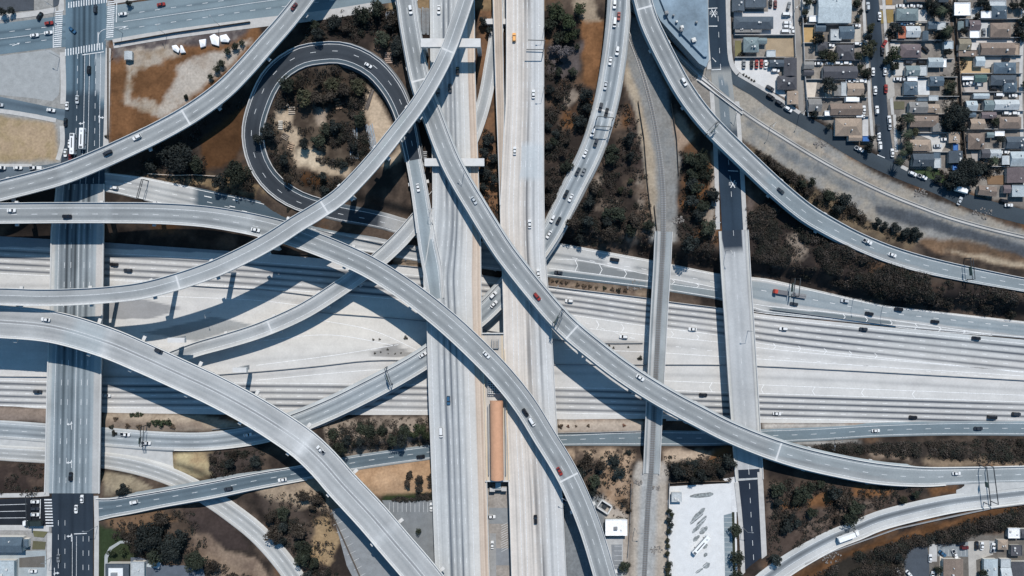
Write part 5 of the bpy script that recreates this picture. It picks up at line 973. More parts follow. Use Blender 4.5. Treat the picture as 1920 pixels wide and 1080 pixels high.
house(245, 1053, 271, 1110, 'flat', 'light', 0, 3.5, label='light grey roofed annexe beside the dark flat-roofed building', cat='building')
house(233, 96, 248, 112, 'gy', 'light', 0, 2.4, label='little grey shed on the dark soil beside the avenue corner', cat='shed')
t = thing('roof_deck', 'white plant deck standing on the dark flat roof at lower left', 'roof plant', P(217, 1080, 4.75)); mb = MB(); a = P(204, 1110, 4.75) - t.location; b = P(231, 1065, 4.75) - t.location; mb.box(a.x, b.x, a.y, b.y, 0, .4); mb.ob('deck', mat('white_roof', (.62, .63, .64), .7, 1, .1), t)
m2 = MB(); m2.box(-2, 1.2, 0, 2.2, .4, 1.7); m2.ob('air_unit', grey_metal, t)
def prism(name, poly, z0, z1, mt, parent, o):
    B = [P(x, y, z1) - o for x, y in poly]; a = MB(); n = len(B); V_ = [(p.x, p.y, z0 - o.z) for p in B] + [(p.x, p.y, z1 - o.z) for p in B]
    a.add(V_, [tuple(range(2 * n - 1, n - 1, -1))] + [(i, (i + 1) % n, n + (i + 1) % n, n + i) for i in range(n)]); return a.ob(name, mt, parent)
bw = mat('blue_roofing', (.185, .245, .30), .8, .045, .5, n2=(.9, .08)); bw2 = mat('blue_grey_wall', (.19, .25, .30), .8, .5, .1)
t = thing('warehouse', 'big blue-grey flat-roofed warehouse in the wedge between flyover and street', 'warehouse', P(1290, 30, 0)); o = Vector(t.location)
prism('wall', [(1186, -62), (1238, 38), (1299, 106), (1311, 119), (1324, 126), (1329, 112), (1328, 40), (1326, -62)], -.3, 7.5, bw2, t, o); prism('roof', [(1214, -62), (1254, 38), (1320, 106), (1326, 106), (1324, 0), (1323, -62)], 7.5, 8.8, bw, t, o)
for k, (x, y, s) in enumerate(((1249, 25, 1.2), (1278, 52, 1.1), (1277, 58, .9), (1300, 76, 1.5), (1305, 43, .7), (1268, 42, .7), (1262, 30, .6))):
    u = thing('rooftop_unit', 'square rooftop unit on the blue-grey warehouse roof', 'roof unit', P(x, y, 8.8), .3, 'warehouse rooftop units'); s *= .75; q = MB(); q.box(-s, s, -s, s, 0, 1.5); q.box(-s * .6, s * .6, -s * .6, s * .6, 1.5, 1.75); q.ob('housing', conc_d if k % 2 == 0 else grey_metal, u)
u = thing('rooftop_unit', 'small grey air unit in the middle of the white roof', 'roof unit', P(1154, 990, 4.25)); q = MB(); q.box(-1, 1, -.8, .8, 0, 1.1); q.box(-.3, .6, -.5, .5, 1.1, 1.3); q.ob('housing', mat('unit_grey', (.2, .2, .21), .6), u)
t = thing('enclosure', 'slanted open-topped block-walled enclosure beside the white roof', 'enclosure', P(1133, 950, 0)); o = Vector(t.location); E4 = [(1128, 937), (1147, 949), (1139, 963), (1119, 950)]
for i in range(4): q = MB(); q.bar(P(*E4[i], 1.3) - o, P(*E4[(i + 1) % 4], 1.3) - o, .6, 2.6); q.ob('wall', conc_l, t)
q = MB(); q.bar(P(1130, 947, .7) - o, P(1137, 952, .7) - o, 1.6, 1.4); q.ob('skip', dark_metal, t)
# yard walls and fences
def fence(pts, label, h=1.9, w=.22, mt=None, name='yard_wall', cat='wall', grp='yard walls', z=0.0):
    mb = MB(); q = [P(x, y, z) for x, y in pts]
    for a, b in zip(q, q[1:]): mb.bar(a + Vector((0, 0, h / 2)), b + Vector((0, 0, h / 2)), w, h)
    o = mb.ob(name, mt or conc); c = q[len(q) // 2]; return tag(o, label, cat, grp, (c.x, c.y))
wood = mat('fence_wood', (.13, .10, .08), .9, 1, .2)
for y, a, b in ((47, 1503, 1608), (82, 1503, 1612), (114, 1506, 1612), (150, 1508, 1622), (184, 1510, 1625), (219, 1516, 1628)): fence([(a, y), (b, y)], 'low yard wall between lots ' + ZN[1])
for y, a, b in ((44, 1668, 1778), (77, 1668, 1780), (112, 1675, 1785), (146, 1690, 1792), (182, 1680, 1795), (215, 1690, 1796), (250, 1700, 1798), (286, 1705, 1800)): fence([(a, y), (b, y)], 'yard wall between lots ' + ZN[2])
for y, a, b in ((37, 1795, 1915), (72, 1797, 1915), (105, 1799, 1914), (139, 1800, 1914), (174, 1802, 1915), (209, 1804, 1918), (243, 1806, 1920), (280, 1808, 1925), (313, 1810, 1925)): fence([(a, y), (b, y)], 'yard wall between lots ' + ZN[3])
for pts, l in (([(1376, 67), (1487, 67)], 'wall below the parking yard of white vans'), ([(1377, 109), (1470, 109)], 'wall above the lot of parked red cars'), ([(1486, -30), (1488, 60), (1490, 108)], 'wall along the left side of the narrow alley'), ([(1502, 0), (1504, 60), (1508, 150), (1514, 220)], 'wall along the right side of the narrow alley'), ([(1787, 0), (1794, 100), (1802, 230), (1808, 300)], 'dark wooden fence along the dirt alley')):
    fence(pts, l, 2.0, .25, wood if 'wooden' in l else conc)
for pts, l in (([(1183, 905), (1180, 990), (1176, 1045)], 'thin fence between the white-roofed block and the rail strip'), ([(1254, 905), (1252, 1000), (1249, 1160)], 'thin fence between the rail strip and the bus yard'), ([(1226, 385), (1231, 432)], 'short fence left of the railway at the bridge end'), ([(1196, 190), (1207, 260), (1213, 340), (1222, 420)], 'fence line left of the dirt strip by the railway'), ([(1258, 195), (1268, 260), (1272, 330)], 'fence line right of the railway below the flyover shadow'), ([(1256, 905), (1300, 902), (1366, 902)], 'fence above the bus yard'), ([(204, 90), (204, 262)], 'fence down the left side of the orange field'), ([(215, 82), (330, 62), (470, 42)], 'fence above the orange field'), ([(617, 950), (640, 1000), (680, 1090)], 'fence along the edge of the striped car park'), ([(1758, 1014), (1812, 1013)], 'fence above the small parking yard by the cul-de-sac')):
    fence(pts, l, 1.7, .12, grey_metal if 'thin' in l else wood, 'fence', 'fence', 'fences')
fence([(1508, 1056), (1560, 1032), (1680, 990), (1780, 968), (1860, 951), (1925, 943)], 'long low retaining wall below the lower right ramp', 1.6, .5, conc_d, 'retaining_wall', 'wall', None, .3)
fence([(278, 326), (330, 329), (365, 328), (412, 331)], 'thin pale pipe fence under the big trees below the upper left flyover', .8, .3, beige_m, 'fence', 'fence', 'fences', -.2)

# ================================================================ VEHICLES
def rr(L, W, r, n=4):
    o = []
    for cx, cy, a0 in ((L / 2 - r, W / 2 - r, 0), (-L / 2 + r, W / 2 - r, 90), (-L / 2 + r, -W / 2 + r, 180), (L / 2 - r, -W / 2 + r, 270)):
        for k in range(n): a = math.radians(a0 + 90 * k / (n - 1)); o.append((cx + r * math.cos(a), cy + r * math.sin(a)))
    return o
def loft(mb, rings, mi=0, cap0=True, cap1=True):
    n = len(rings[0]); V_ = [p for r in rings for p in r]; F_ = []
    for k in range(len(rings) - 1): F_ += [(k * n + i, k * n + (i + 1) % n, (k + 1) * n + (i + 1) % n, (k + 1) * n + i) for i in range(n)]
    if cap0: F_.append(tuple(range(n - 1, -1, -1)))
    if cap1: F_.append(tuple(range((len(rings) - 1) * n, len(rings) * n)))
    mb.add(V_, F_, mi)
def ring(L, W, r, z, x=0): return [(px + x, py, z) for px, py in rr(L, W, r)]
def car_meshes(kind):
    L, W, hz, c0, c1, r0, r1, zt = dict(sedan=(4.8, 1.86, .92, -1.75, 1.05, -1.05, .35, 1.45), suv=(4.9, 1.96, 1.02, -2.3, 1.15, -2.0, .35, 1.74), van=(5.5, 2.05, 1.1, -2.68, 2.0, -2.55, 1.25, 2.15), pickup=(5.7, 2.0, 1.05, -.75, 1.45, -.45, .75, 1.82))[kind]
    b = MB(); loft(b, [ring(L - .25, W - .12, .4, .22), ring(L, W, .45, .45), ring(L, W, .45, .72), ring(L - .16, W - .12, .42, hz)])
    loft(b, [ring(r1 - r0 + .05, W - .50, .2, zt - .06, (r0 + r1) / 2), ring(r1 - r0, W - .55, .2, zt, (r0 + r1) / 2)])
    for sx in (L * .31, -L * .30):
        for sy in (-1, 1): b.cyl((sx, sy * (W / 2 - .24), .33), (sx, sy * (W / 2 + .02), .33), .33, None, 10, 1)
    for sy in (-1, 1): b.box(.75, .95, sy * (W / 2 + .06) - .1, sy * (W / 2 + .06) + .1, .88, 1.02)
    g = MB(); loft(g, [ring(c1 - c0, W - .2, .2, hz - .02, (c0 + c1) / 2), ring(r1 - r0 + .1, W - .48, .2, zt - .07, (r0 + r1) / 2)])
    if kind == 'pickup': g.box(-2.7, -.95, -.8, .8, hz - .3, hz + .012)
    return b.mesh(kind + '_body', [paint_m, tyre_m]), g.mesh(kind + '_windows', glass_m)
CARS = {k: car_meshes(k) for k in ('sedan', 'suv', 'van', 'pickup')}
CC = dict(white=(.64, .64, .64), silver=(.42, .44, .46), grey=(.16, .17, .18), black=(.012, .012, .014), dark=(.03, .034, .042), red=(.24, .028, .022), maroon=(.10, .018, .018), blue=(.03, .09, .17), orange=(.72, .33, .08), tan=(.5, .42, .3))
def car(x, y, kind, col, head, z, where, grp):
    b, g = CARS[kind]; p = P(x, y, z); nm = dict(sedan='sedan', suv='suv', van='van', pickup='pickup_truck')[kind]; word = dict(sedan='sedan', suv='boxy wagon', van='van', pickup='pickup')[kind]
    o = ob(nm, b); o.location = p; o.rotation_euler = (0, 0, head); s = .99 * random.uniform(.96, 1.04); o.scale = (s, s, s); o.color = (*CC[col], 1)
    tag(o, f"{col} {word} {where}", 'car' if kind in ('sedan', 'suv') else ('van' if kind == 'van' else 'pickup'), grp, (p.x, p.y)); ob('windows', g, o); return o
WH = dict(A='on the upper left flyover', D='on the long diagonal flyover', E='on the wide lower left flyover', F='on the flyover crossing both viaducts', K='on the upper right flyover', J='on the busy ramp', V='on the lower frontage ramp', SB='on the left straight viaduct', NB='on the tan right viaduct', G='on the loop exit ramp', LOOP='on the dark loop ramp', N1='on the upper frontage road', M105='on the wide freeway', SBR='on the left street bridge', U='on the lower right ramp', SN='on the avenue at upper left', SS='on the dark crossing at lower left')
def rcar(key, x, y, kind, col, rev=0, dh=0.0, where=None):
    r = ROADS[key]; p, T_, i = locate(r, x, y); h = math.atan2(T_[1], T_[0]) + (math.pi if rev else 0) + dh
    car(x, y, kind, col, h, p.z + .03, where or WH[key], 'cars ' + WH[key])
R_ = [('A',258,258,'suv','white',1),('A',203,287,'van','dark',1),('A',552,13,'sedan','maroon',1),('D',23,395,'sedan','white',0),('D',127,406,'suv','black',0),('D',480,431,'sedan','white',0),('D',912,665,'sedan','white',0),('D',985,773,'suv','black',0),('D',997,790,'van','white',0),('D',1049,883,'sedan','red',0),
 ('E',87,599,'sedan','white',1),('E',298,658,'sedan','dark',1),('E',602,843,'pickup','white',1),('F',770,19,'suv','white',0),('F',889,376,'sedan','silver',0),('F',1007,556,'suv','red',0),('F',1200,708,'sedan','white',0),('F',1792,887,'sedan','white',0),
 ('K',1282,154,'suv','white',0),('K',1463,358,'sedan','dark',0),('K',1625,453,'pickup','white',0),('K',1672,478,'sedan','white',0),
 ('J',1152,9,'suv','white',1),('J',1160,31,'sedan','red',1),('J',1152,43,'van','white',1),('J',1157,96,'suv','white',1),('J',1144,115,'sedan','white',1),('J',1135,161,'sedan','silver',1),('J',1126,201,'suv','dark',1),('J',1137,211,'sedan','black',1),('J',1111,249,'suv','white',1),('J',1117,268,'suv','dark',1),('J',1097,288,'sedan','white',1),('J',1083,322,'sedan','dark',1),('J',1094,322,'sedan','grey',1),('J',1061,364,'sedan','black',1),('J',1070,371,'sedan','white',1),('J',1036,410,'suv','white',1),('J',1047,414,'sedan','black',1),('J',1029,440,'sedan','white',1),('J',925,553,'suv','white',0),('J',926,570,'sedan','white',0),('J',793,665,'sedan','white',0),('J',236,814,'pickup','white',0),('J',275,830,'pickup','white',0),('J',465,815,'sedan','white',0),
 ('V',252,941,'suv','white',1),('V',429,916,'suv','dark',1),('V',530,899,'sedan','white',1),('V',789,856,'sedan','black',1),('V',1641,807,'sedan','white',0),('V',1833,803,'sedan','dark',0),
 ('SB',823,19,'sedan','white',0),('SB',858,134,'sedan','black',0),('SB',844,166,'suv','dark',0),('SB',822,173,'sedan','grey',0),('G',784,352,'sedan','white',0),('SB',841,750,'suv','blue',0),('SB',827,810,'van','white',0),
 ('NB',964,71,'suv','orange',1),('NB',1000,177,'sedan','white',1),('NB',965,283,'sedan','white',1),('NB',993,420,'sedan','white',1),('NB',1009,512,'sedan','white',1),('NB',1004,973,'suv','black',1),
 ('M105',215,496,'suv','black',1),('M105',241,507,'suv','dark',1),('M105',1067,564,'suv','white',1),('M105',1169,631,'suv','white',1),('M105',1298,617,'sedan','white',1),('M105',1318,740,'suv','black',0),('M105',1468,616,'suv','white',1),('M105',1618,617,'suv','dark',1),('M105',1829,634,'suv','black',1),('M105',1456,775,'sedan','white',0),('M105',1711,782,'suv','black',0),('M105',1859,782,'van','black',0),('M105',1904,776,'suv','dark',0),('M105',201,741,'sedan','white',0),('M105',72,734,'suv','dark',0),
 ('N1',1152,487,'van','black',1),('N1',1047,511,'sedan','dark',1),('N1',1583,564,'suv','silver',1),('N1',1629,588,'suv','black',1),('N1',1684,580,'suv','black',1),('N1',1752,603,'suv','black',1),('N1',1488,570,'sedan','dark',1),('N1',546,411,'sedan','white',1),('N1',215,352,'suv','white',1),('LOOP',691,123,'sedan','white',0),
 ('SBR',134,893,'suv','black',1),('SS',155,935,'sedan','white',1),('SS',144,954,'sedan','white',0),('SS',111,1046,'sedan','grey',0),('SN',180,18,'suv','dark',1),('SN',168,132,'suv','black',1),('SN',146,187,'sedan','silver',0),('SN',127,199,'sedan','white',0),('SN',124,230,'sedan','black',0),('SN',132,270,'sedan','white',0),('SN',124,287,'sedan','white',0),('SN',133,293,'sedan','maroon',0)]
for a in R_: rcar(*a)
D2 = math.radians
PK = [(137,57,'sedan','blue',-40,'turning in the middle of the upper left crossroads'),(303,9,'sedan','red',10,'on the avenue right of the crossroads'),(231,27,'sedan','white',8,'waiting just right of the crossroads'),(93,44,'sedan','red',8,'waiting left of the crossroads'),(76,31,'suv','black',62,'angled across the kerb left of the crossroads'),(92,62,'sedan','white',8,'queuing in the left turn lane'),(66,67,'sedan','white',8,'queuing behind another in the left turn lane'),(97,207,'sedan','white',-8,'at the mouth of the small side street'),(0,197,'sedan','silver',-5,'cut off at the left edge on the side street'),
 (3,315,'van','white',0,'parked at the left edge below the tan dirt lot'),(35,315,'sedan','white',0,'parked below the middle of the tan dirt lot'),(66,315,'pickup','white',0,'parked below the tan dirt lot near the flyover'),(67,940,'sedan','white',0,'in the top lane at the striped crossing'),(67,953,'sedan','dark',0,'in the second lane at the striped crossing'),(67,964,'sedan','white',0,'in the third lane at the striped crossing'),(63,1070,'sedan','white',0,'parked in the lower left yard'),(262,1053,'sedan','black',0,'parked behind the light annexe roof'),
 (809,950,'sedan','white',90,'parked beside the left viaduct in the car park'),(1057,941,'sedan','blue',92,'in the shade of the diagonal flyover'),(921,968,'sedan','white',0,'parked between the viaducts below the station stairs'),(923,1021,'sedan','white',90,'driving between the viaducts near the bottom edge')]
RS = 'parked along the house-lined street'; QS = 'parked along the curving street below the houses'; YD = 'in the parking yard by the alley'; L1 = 'in a driveway between alley and street'; L2 = 'in a driveway on the palm side'; L3 = 'in a driveway in the right edge block'; CL = 'parked around the cul-de-sac'; FL = 'in the lot by the curving street'
for q in ((1626,13,'suv','silver',90),(1648,31,'sedan','white',90),(1657,83,'sedan','red',60),(1654,96,'sedan','dark',90),(1633,101,'suv','black',90),(1636,135,'sedan','white',90),(1658,134,'sedan','white',90),(1660,167,'sedan','red',90),(1640,170,'sedan','white',90),(1643,207,'suv','white',90),(1666,225,'suv','white',95),(1667,236,'sedan','silver',95),(1645,241,'suv','dark',90),(1647,256,'sedan','white',90),(1649,274,'suv','white',90),(1672,287,'sedan','white',92)): PK.append((*q, RS))
for q in ((1610,280,'pickup','white',-25),(1444,182,'suv','black',-32),(1461,194,'suv','dark',-32),(1477,205,'suv','white',-32),(1710,326,'suv','white',-22),(1728,332,'pickup','white',-22),(1758,344,'sedan','black',-22),(1798,377,'sedan','silver',65),(1881,377,'suv','black',-12),(1890,385,'sedan','white',0)): PK.append((*q, QS))
for q in ((1444,7,'sedan','black',90),(1453,9,'sedan','maroon',90),(1478,12,'suv','grey',75),(1474,28,'van','white',0),(1475,44,'suv','white',0),(1475,51,'suv','white',0),(1472,60,'van','white',0),(1486,59,'sedan','white',90)): PK.append((*q, YD))
for q in ((1394,121,'sedan','grey',90),(1409,121,'sedan','black',90),(1418,121,'sedan','red',90),(1427,120,'sedan','red',90),(1435,121,'sedan','white',90),(1443,166,'suv','dark',-30),(1453,133,'suv','white',0)): PK.append((*q, FL))
for q in ((1531,5,'suv','black',0),(1556,86,'sedan','white',0),(1607,83,'suv','white',0),(1605,49,'sedan','white',0),(1554,120,'suv','white',0),(1571,119,'suv','white',0),(1587,119,'suv','white',0),(1592,153,'sedan','white',0),(1601,152,'sedan','white',0),(1616,153,'suv','white',0),(1621,165,'suv','black',90),(1619,206,'sedan','white',90),(1611,219,'van','white',0),(1534,120,'sedan','white',0)): PK.append((*q, L1))
for q in ((1687,12,'sedan','white',0),(1708,12,'sedan','white',0),(1720,12,'sedan','silver',0),(1690,46,'sedan','blue',0),(1707,45,'sedan','silver',0),(1718,45,'sedan','tan',0),(1734,93,'suv','black',-40),(1682,149,'sedan','white',0),(1694,150,'sedan','silver',0),(1702,118,'suv','dark',0),(1726,118,'suv','black',0),(1771,262,'sedan','white',0),(1757,274,'sedan','silver',0)): PK.append((*q, L2))
for q in ((1885,112,'sedan','black',0),(1863,166,'suv','black',0),(1872,179,'van','white',0),(1886,213,'suv','white',0),(1902,213,'suv','white',0),(1884,286,'sedan','white',0),(1898,180,'sedan','white',0),(1843,62,'sedan','grey',90),(1812,158,'sedan','white',0),(1819,156,'sedan','white',0)): PK.append((*q, L3))
for q in ((1743,1046,'sedan','white',88),(1766,1037,'sedan','blue',-40),(1789,1038,'pickup','white',-65),(1807,1026,'suv','maroon',0),(1830,1022,'suv','black',88),(1840,1023,'sedan','white',85),(1860,1026,'pickup','white',80),(1683,1072,'suv','white',-65),(1703,1075,'sedan','white',-50),(1747,1078,'sedan','white',80),(1800,1018,'suv','black',0)): PK.append((*q, CL))
for x, y, k, c, h, w in PK:
    car(x, y, k, c, D2(h), .22 if x > 1370 else (.32 if y > 900 and x < 200 else .16), w, 'parked and waiting cars')
# buses and trucks
def bus(x, y, ang, z, label, L=11.8, W=2.6, col=(.72, .73, .74)):
    t = thing('bus', label, 'bus', P(x, y, z), ang, 'transit buses'); b = MB(); loft(b, [ring(L, W, .35, .35), ring(L, W, .35, 2.6), ring(L - .15, W - .3, .35, 3.0)])
    q = mat('bus_white', col, .35); b.ob('body', q, t)
    g = MB(); g.box(-L / 2 + .6, L / 2 - .9, -W / 2 - .02, W / 2 + .02, 1.45, 2.35); g.box(L / 2 - .3, L / 2 + .02, -W / 2 + .2, W / 2 - .2, 1.3, 2.6); g.ob('windows', glass_m, t)
    for x0, x1, w in ((-L / 2 + .4, -L / 2 + 1.6, .8), (-L * .28, L * .18, .28)): u = MB(); u.box(x0, x1, -w, w, 2.98, 3.25); u.ob('roof_unit', mat('bus_dark', (.10, .11, .12), .6), t)
    u = MB(); u.cyl((L * .36, 0, 2.95), (L * .36, 0, 3.2), .55, None, 12); u.ob('roof_hatch', mat('bus_hatch', (.45, .46, .47), .5), t)
    for sx in (L * .3, -L * .27):
        for sy in (-1, 1): u = MB(); u.cyl((sx, sy * (W / 2 - .3), .48), (sx, sy * (W / 2 + .01), .48), .48, None, 12); u.ob('wheel', tyre_m, t)
    return t
bus(140, 271, D2(-91), .13, 'white bus in the queue under the edge of the upper left flyover'); bus(157.5, 261, D2(88), .13, 'white bus turning up the avenue, right of the other bus')
bus(1313, 1020, D2(48), .15, 'single white bus parked aslant among oil-stained bays', 13.0)
def truck(x, y, ang, z, label, box=(-5.6, 2.6), L=11.0, cab=(.75, .75, .75), bcol=(.74, .74, .74), bh=3.6, name='box_truck', cat='truck', trailer=None):
    t = thing(name, label, cat, P(x, y, z), ang, None); W = 2.5; b = MB(); b.box(-L / 2, L / 2 - .4, -.45, .45, .6, 1.0); b.ob('chassis', dark_metal, t)
    c = MB(); loft(c, [ring(2.2, W - .1, .3, .7, L / 2 - 1.1), ring(2.2, W - .1, .3, 2.1, L / 2 - 1.1), ring(1.6, W - .3, .3, 2.9, L / 2 - 1.4)]); c.ob('cab', mat('cab_%.2f' % cab[1], cab, .4), t)
    g = MB(); g.box(L / 2 - .8, L / 2 - .25, -W / 2 + .25, W / 2 - .25, 1.9, 2.6); g.ob('windscreen', glass_m, t)
    bx = MB(); bx.box(box[0], box[1], -W / 2, W / 2, 1.0, bh); bx.ob('cargo_box' if bh > 2 else 'flat_bed', mat('cargo_%.2f_%.2f' % bcol[:2], bcol, .5, .6, .12), t)
    for sx in (L / 2 - 1.2, -L * .25, -L * .38):
        for sy in (-1, 1): u = MB(); u.cyl((sx, sy * (W / 2 - .35), .5), (sx, sy * (W / 2 - .02), .5), .5, None, 12); u.ob('wheel', tyre_m, t)
    return t
p, T_, _ = locate(U, 1588, 1003); ut = truck(1588, 1003, math.atan2(T_[1], T_[0]), p.z + .03, 'white box lorry with a long trailer climbing the lower right ramp', (-6.2, 3.4), 12.6)
p, T_, _ = locate(N1, 1464, 548); truck(1463, 548, math.atan2(T_[1], T_[0]) + math.pi, p.z + .06, 'red-cabbed flatbed lorry towing an empty trailer on the frontage road', (-4.2, 2.2), 9.0, (.42, .06, .04), (.13, .13, .14), 1.35, 'flatbed_truck')
t = thing('flatbed_trailer', 'empty dark flatbed trailer behind the red-cabbed lorry', 'trailer', P(1497, 554, p.z + .06), math.atan2(T_[1], T_[0])); mb = MB(); mb.box(-4, 4, -1.2, 1.2, 1.0, 1.25); mb.box(-4, 4, -.35, -.1, 1.25, 1.4); mb.box(-4, 4, .1, .35, 1.25, 1.4); mb.ob('flat_bed', mat('trailer_grey', (.20, .20, .21), .6, .8, .2), t)
for sx in (-3, -2, 2.6):
    for sy in (-1, 1): u = MB(); u.cyl((sx, sy * .9, .5), (sx, sy * 1.2, .5), .5, None, 10); u.ob('wheel', tyre_m, t)
truck(65, 979, math.pi, .22, 'long dark lorry with a pale cab waiting at the striped crossing', (-5.5, 3), 11.0, (.7, .7, .72), (.02, .03, .03), 3.3)
truck(1595, 189, 0, .1, 'white box lorry parked in a driveway between alley and street', (-4.2, 1.8), 8.2); truck(1798, 357, D2(-16), .1, 'white box lorry parked in the shade of the big trees on the curving street', (-3.4, 2.0), 8.0)
t = thing('car_trailer', 'small white trailer parked below the tan dirt lot', 'trailer', P(76, 315, .1), 0); mb = MB(); mb.box(-1.6, 1.2, -.9, .9, .4, 1.1); mb.bar((1.2, 0, .5), (2.4, 0, .5), .12); mb.ob('bed', mat('trailer_white', (.6, .6, .6), .6), t)
for sy in (-1, 1): u = MB(); u.cyl((-.2, sy * .9, .33), (-.2, sy * 1.1, .33), .33, None, 10); u.ob('wheel', tyre_m, t)

# ================================================================ TARPS, STACKS AND LITTER
tarp_m = mat('white_tarp', (.78, .78, .79), .8, 1.2, .06)
for pts, l in (([(322, 86), (330, 84), (337, 92), (334, 99), (324, 93)], 'white tarp shelter, the larger of the touching pair on the field'), ([(338, 85), (341, 85), (347, 98), (338, 99)], 'narrow white tarp shelter touching the larger one'), ([(373, 75), (386, 73), (385, 86), (376, 89)], 'white tarp shelter standing alone between the others'), ([(393, 68), (402, 63), (411, 70), (410, 86), (397, 82)], 'large white tarp shelter near the street edge of the field'), ([(412, 67), (424, 64), (431, 74), (428, 79), (414, 78)], 'white tarp shelter at the right end of the row')):
    mb = MB(); cx = sum(p[0] for p in pts) / len(pts); cy = sum(p[1] for p in pts) / len(pts); n = len(pts); q = [P(x, y, 1.3) for x, y in pts]; top = P(cx, cy, 2.0); k = [Vector((a.x, a.y, 0)) for a in q]
    mb.add(q + k + [top], [(i, (i + 1) % n, 2 * n) for i in range(n)] + [(n + i, n + (i + 1) % n, (i + 1) % n, i) for i in range(n)]); o = mb.ob('tarp_shelter', tarp_m); tag(o, l, 'tarp', 'white tarps on the field', (top.x, top.y))
def stack(x0, y0, x1, y1, n, along, col, label, name='pipe_stack', cat='stack', h=.5, rot=0.0, z=None):
    c = PG((x0 + x1) / 2, (y0 + y1) / 2) if z is None else P((x0 + x1) / 2, (y0 + y1) / 2, z); w = m(x1 - x0) / 2; d = m(y1 - y0) / 2; mb = MB()
    for i in range(n):
        f = -1 + 2 * (i + .5) / n; j = random.uniform(.85, 1.0)
        if along == 'y': mb.bar((f * w, -d * j, h / 2 + .1), (f * w + random.uniform(-.2, .2), d * random.uniform(.85, 1), h / 2 + .1), 2 * w / n * .55, h * random.uniform(.6, 1.3))
        else: mb.bar((-w * j, f * d, h / 2 + .1), (w * random.uniform(.85, 1), f * d + random.uniform(-.15, .15), h / 2 + .1), 2 * d / n * .55, h * random.uniform(.6, 1.3))
    o = mb.ob(name, mat('stack_%.2f_%.2f_%.2f' % col, col, .7, .8, .25)); o.location = c; o.rotation_euler = (0, 0, rot); tag(o, label, cat, 'stacked pipes and timber', (c.x, c.y)); return o
stack(783, 13, 805, 66, 9, 'y', (.24, .27, .30), 'row of long grey pipes between the two viaduct arms near the top'); stack(723, 22, 742, 37, 6, 'x', (.19, .21, .24), 'stack of grey pipes left of the upper flyover'); stack(721, 98, 737, 120, 6, 'x', (.34, .25, .20), 'stack of brown timber beside the loop', 'timber_stack'); stack(690, 166, 697, 207, 4, 'y', (.15, .125, .11), 'long dark timber stack on the tan earth inside the loop', 'timber_stack', rot=-.32, h=.9)
stack(689, 232, 704, 282, 6, 'y', (.27, .31, .35), 'long blue-grey pipes among trees inside the loop', rot=.2); stack(655, 240, 672, 300, 5, 'y', (.20, .225, .25), 'grey pipes half hidden by trees inside the loop', rot=.05); stack(788, 283, 801, 311, 8, 'x', (.30, .31, .32), 'row of short pale beams under the flyover beside the loop exit'); stack(525, 191, 541, 203, 6, 'y', (.38, .33, .27), 'row of pale crates at the upper left of the loop pit', 'crate_row', 'crates', rot=.5); stack(522, 226, 531, 243, 5, 'x', (.50, .46, .40), 'pale wooden rack on the left side of the loop pit', 'timber_stack'); stack(541, 200, 554, 215, 4, 'x', (.36, .30, .24), 'brown wooden frames on the left side of the loop pit', 'timber_stack'); stack(528, 250, 542, 262, 4, 'x', (.24, .19, .15), 'dark planks on the left side of the loop pit', 'timber_stack', rot=-.6); stack(540, 268, 552, 282, 4, 'x', (.36, .25, .17), 'brown planks at the lower left of the loop pit', 'timber_stack', rot=-.3); stack(628, 178, 640, 206, 5, 'x', (.27, .18, .12), 'brown timber among the trees in the middle of the loop', 'timber_stack', rot=.2)
rub = mat('rubble', (.17, .155, .145), .9, 1.2, .35)
for x, y, r, n, l in ((1537, 271, 8, 34, 'heap of dark and pale rubbish on the dirt beside the curving street'), (1294, 148, 7, 26, 'heap of rubbish beside the curved flyover at the railway'), (1196, 905, 6, 20, 'scatter of pale rubbish left of the railway below the bridge'), (1231, 915, 5, 16, 'small scatter of pale rubbish right of the railway'), (1271, 412, 9, 40, 'heap of pale rubble at the upper end of the railway bridge'), (1230, 1030, 9, 30, 'brown rubbish spread along the right of the railway'), (1725, 362, 10, 30, 'rubble spread along the dirt by the curving street'), (1843, 400, 14, 36, 'rubble spread along the dirt at the right edge'), (1190, 535, 12, 40, 'pile of rocks at the end of the shrub strip'), (1560, 1046, 14, 40, 'stones strewn below the lower right ramp'), (560, 985, 4, 8, 'a few pale stones by the curving ramp'), (1090, 20, 5, 14, 'rubbish on the pale path beside the ramp at the top')):
    c = PG(x, y); mb = MB()
    for _ in range(n):
        a = random.uniform(0, 6.28); q = r * math.sqrt(random.random()) * S; s = random.uniform(.15, .55); cx, cy = c.x + q * math.cos(a) * 1.4, c.y + q * math.sin(a) * .8; g = ground_z(cx, cy); mb.box(cx - s, cx + s, cy - s * .7, cy + s * .7, g - .2, g + s * random.uniform(.4, 1.1), 0, a, (cx, cy))
    o = mb.ob('rubbish_heap' if 'rub' in l else 'rock_pile', rub); o['kind'] = 'stuff'; o['label'] = l

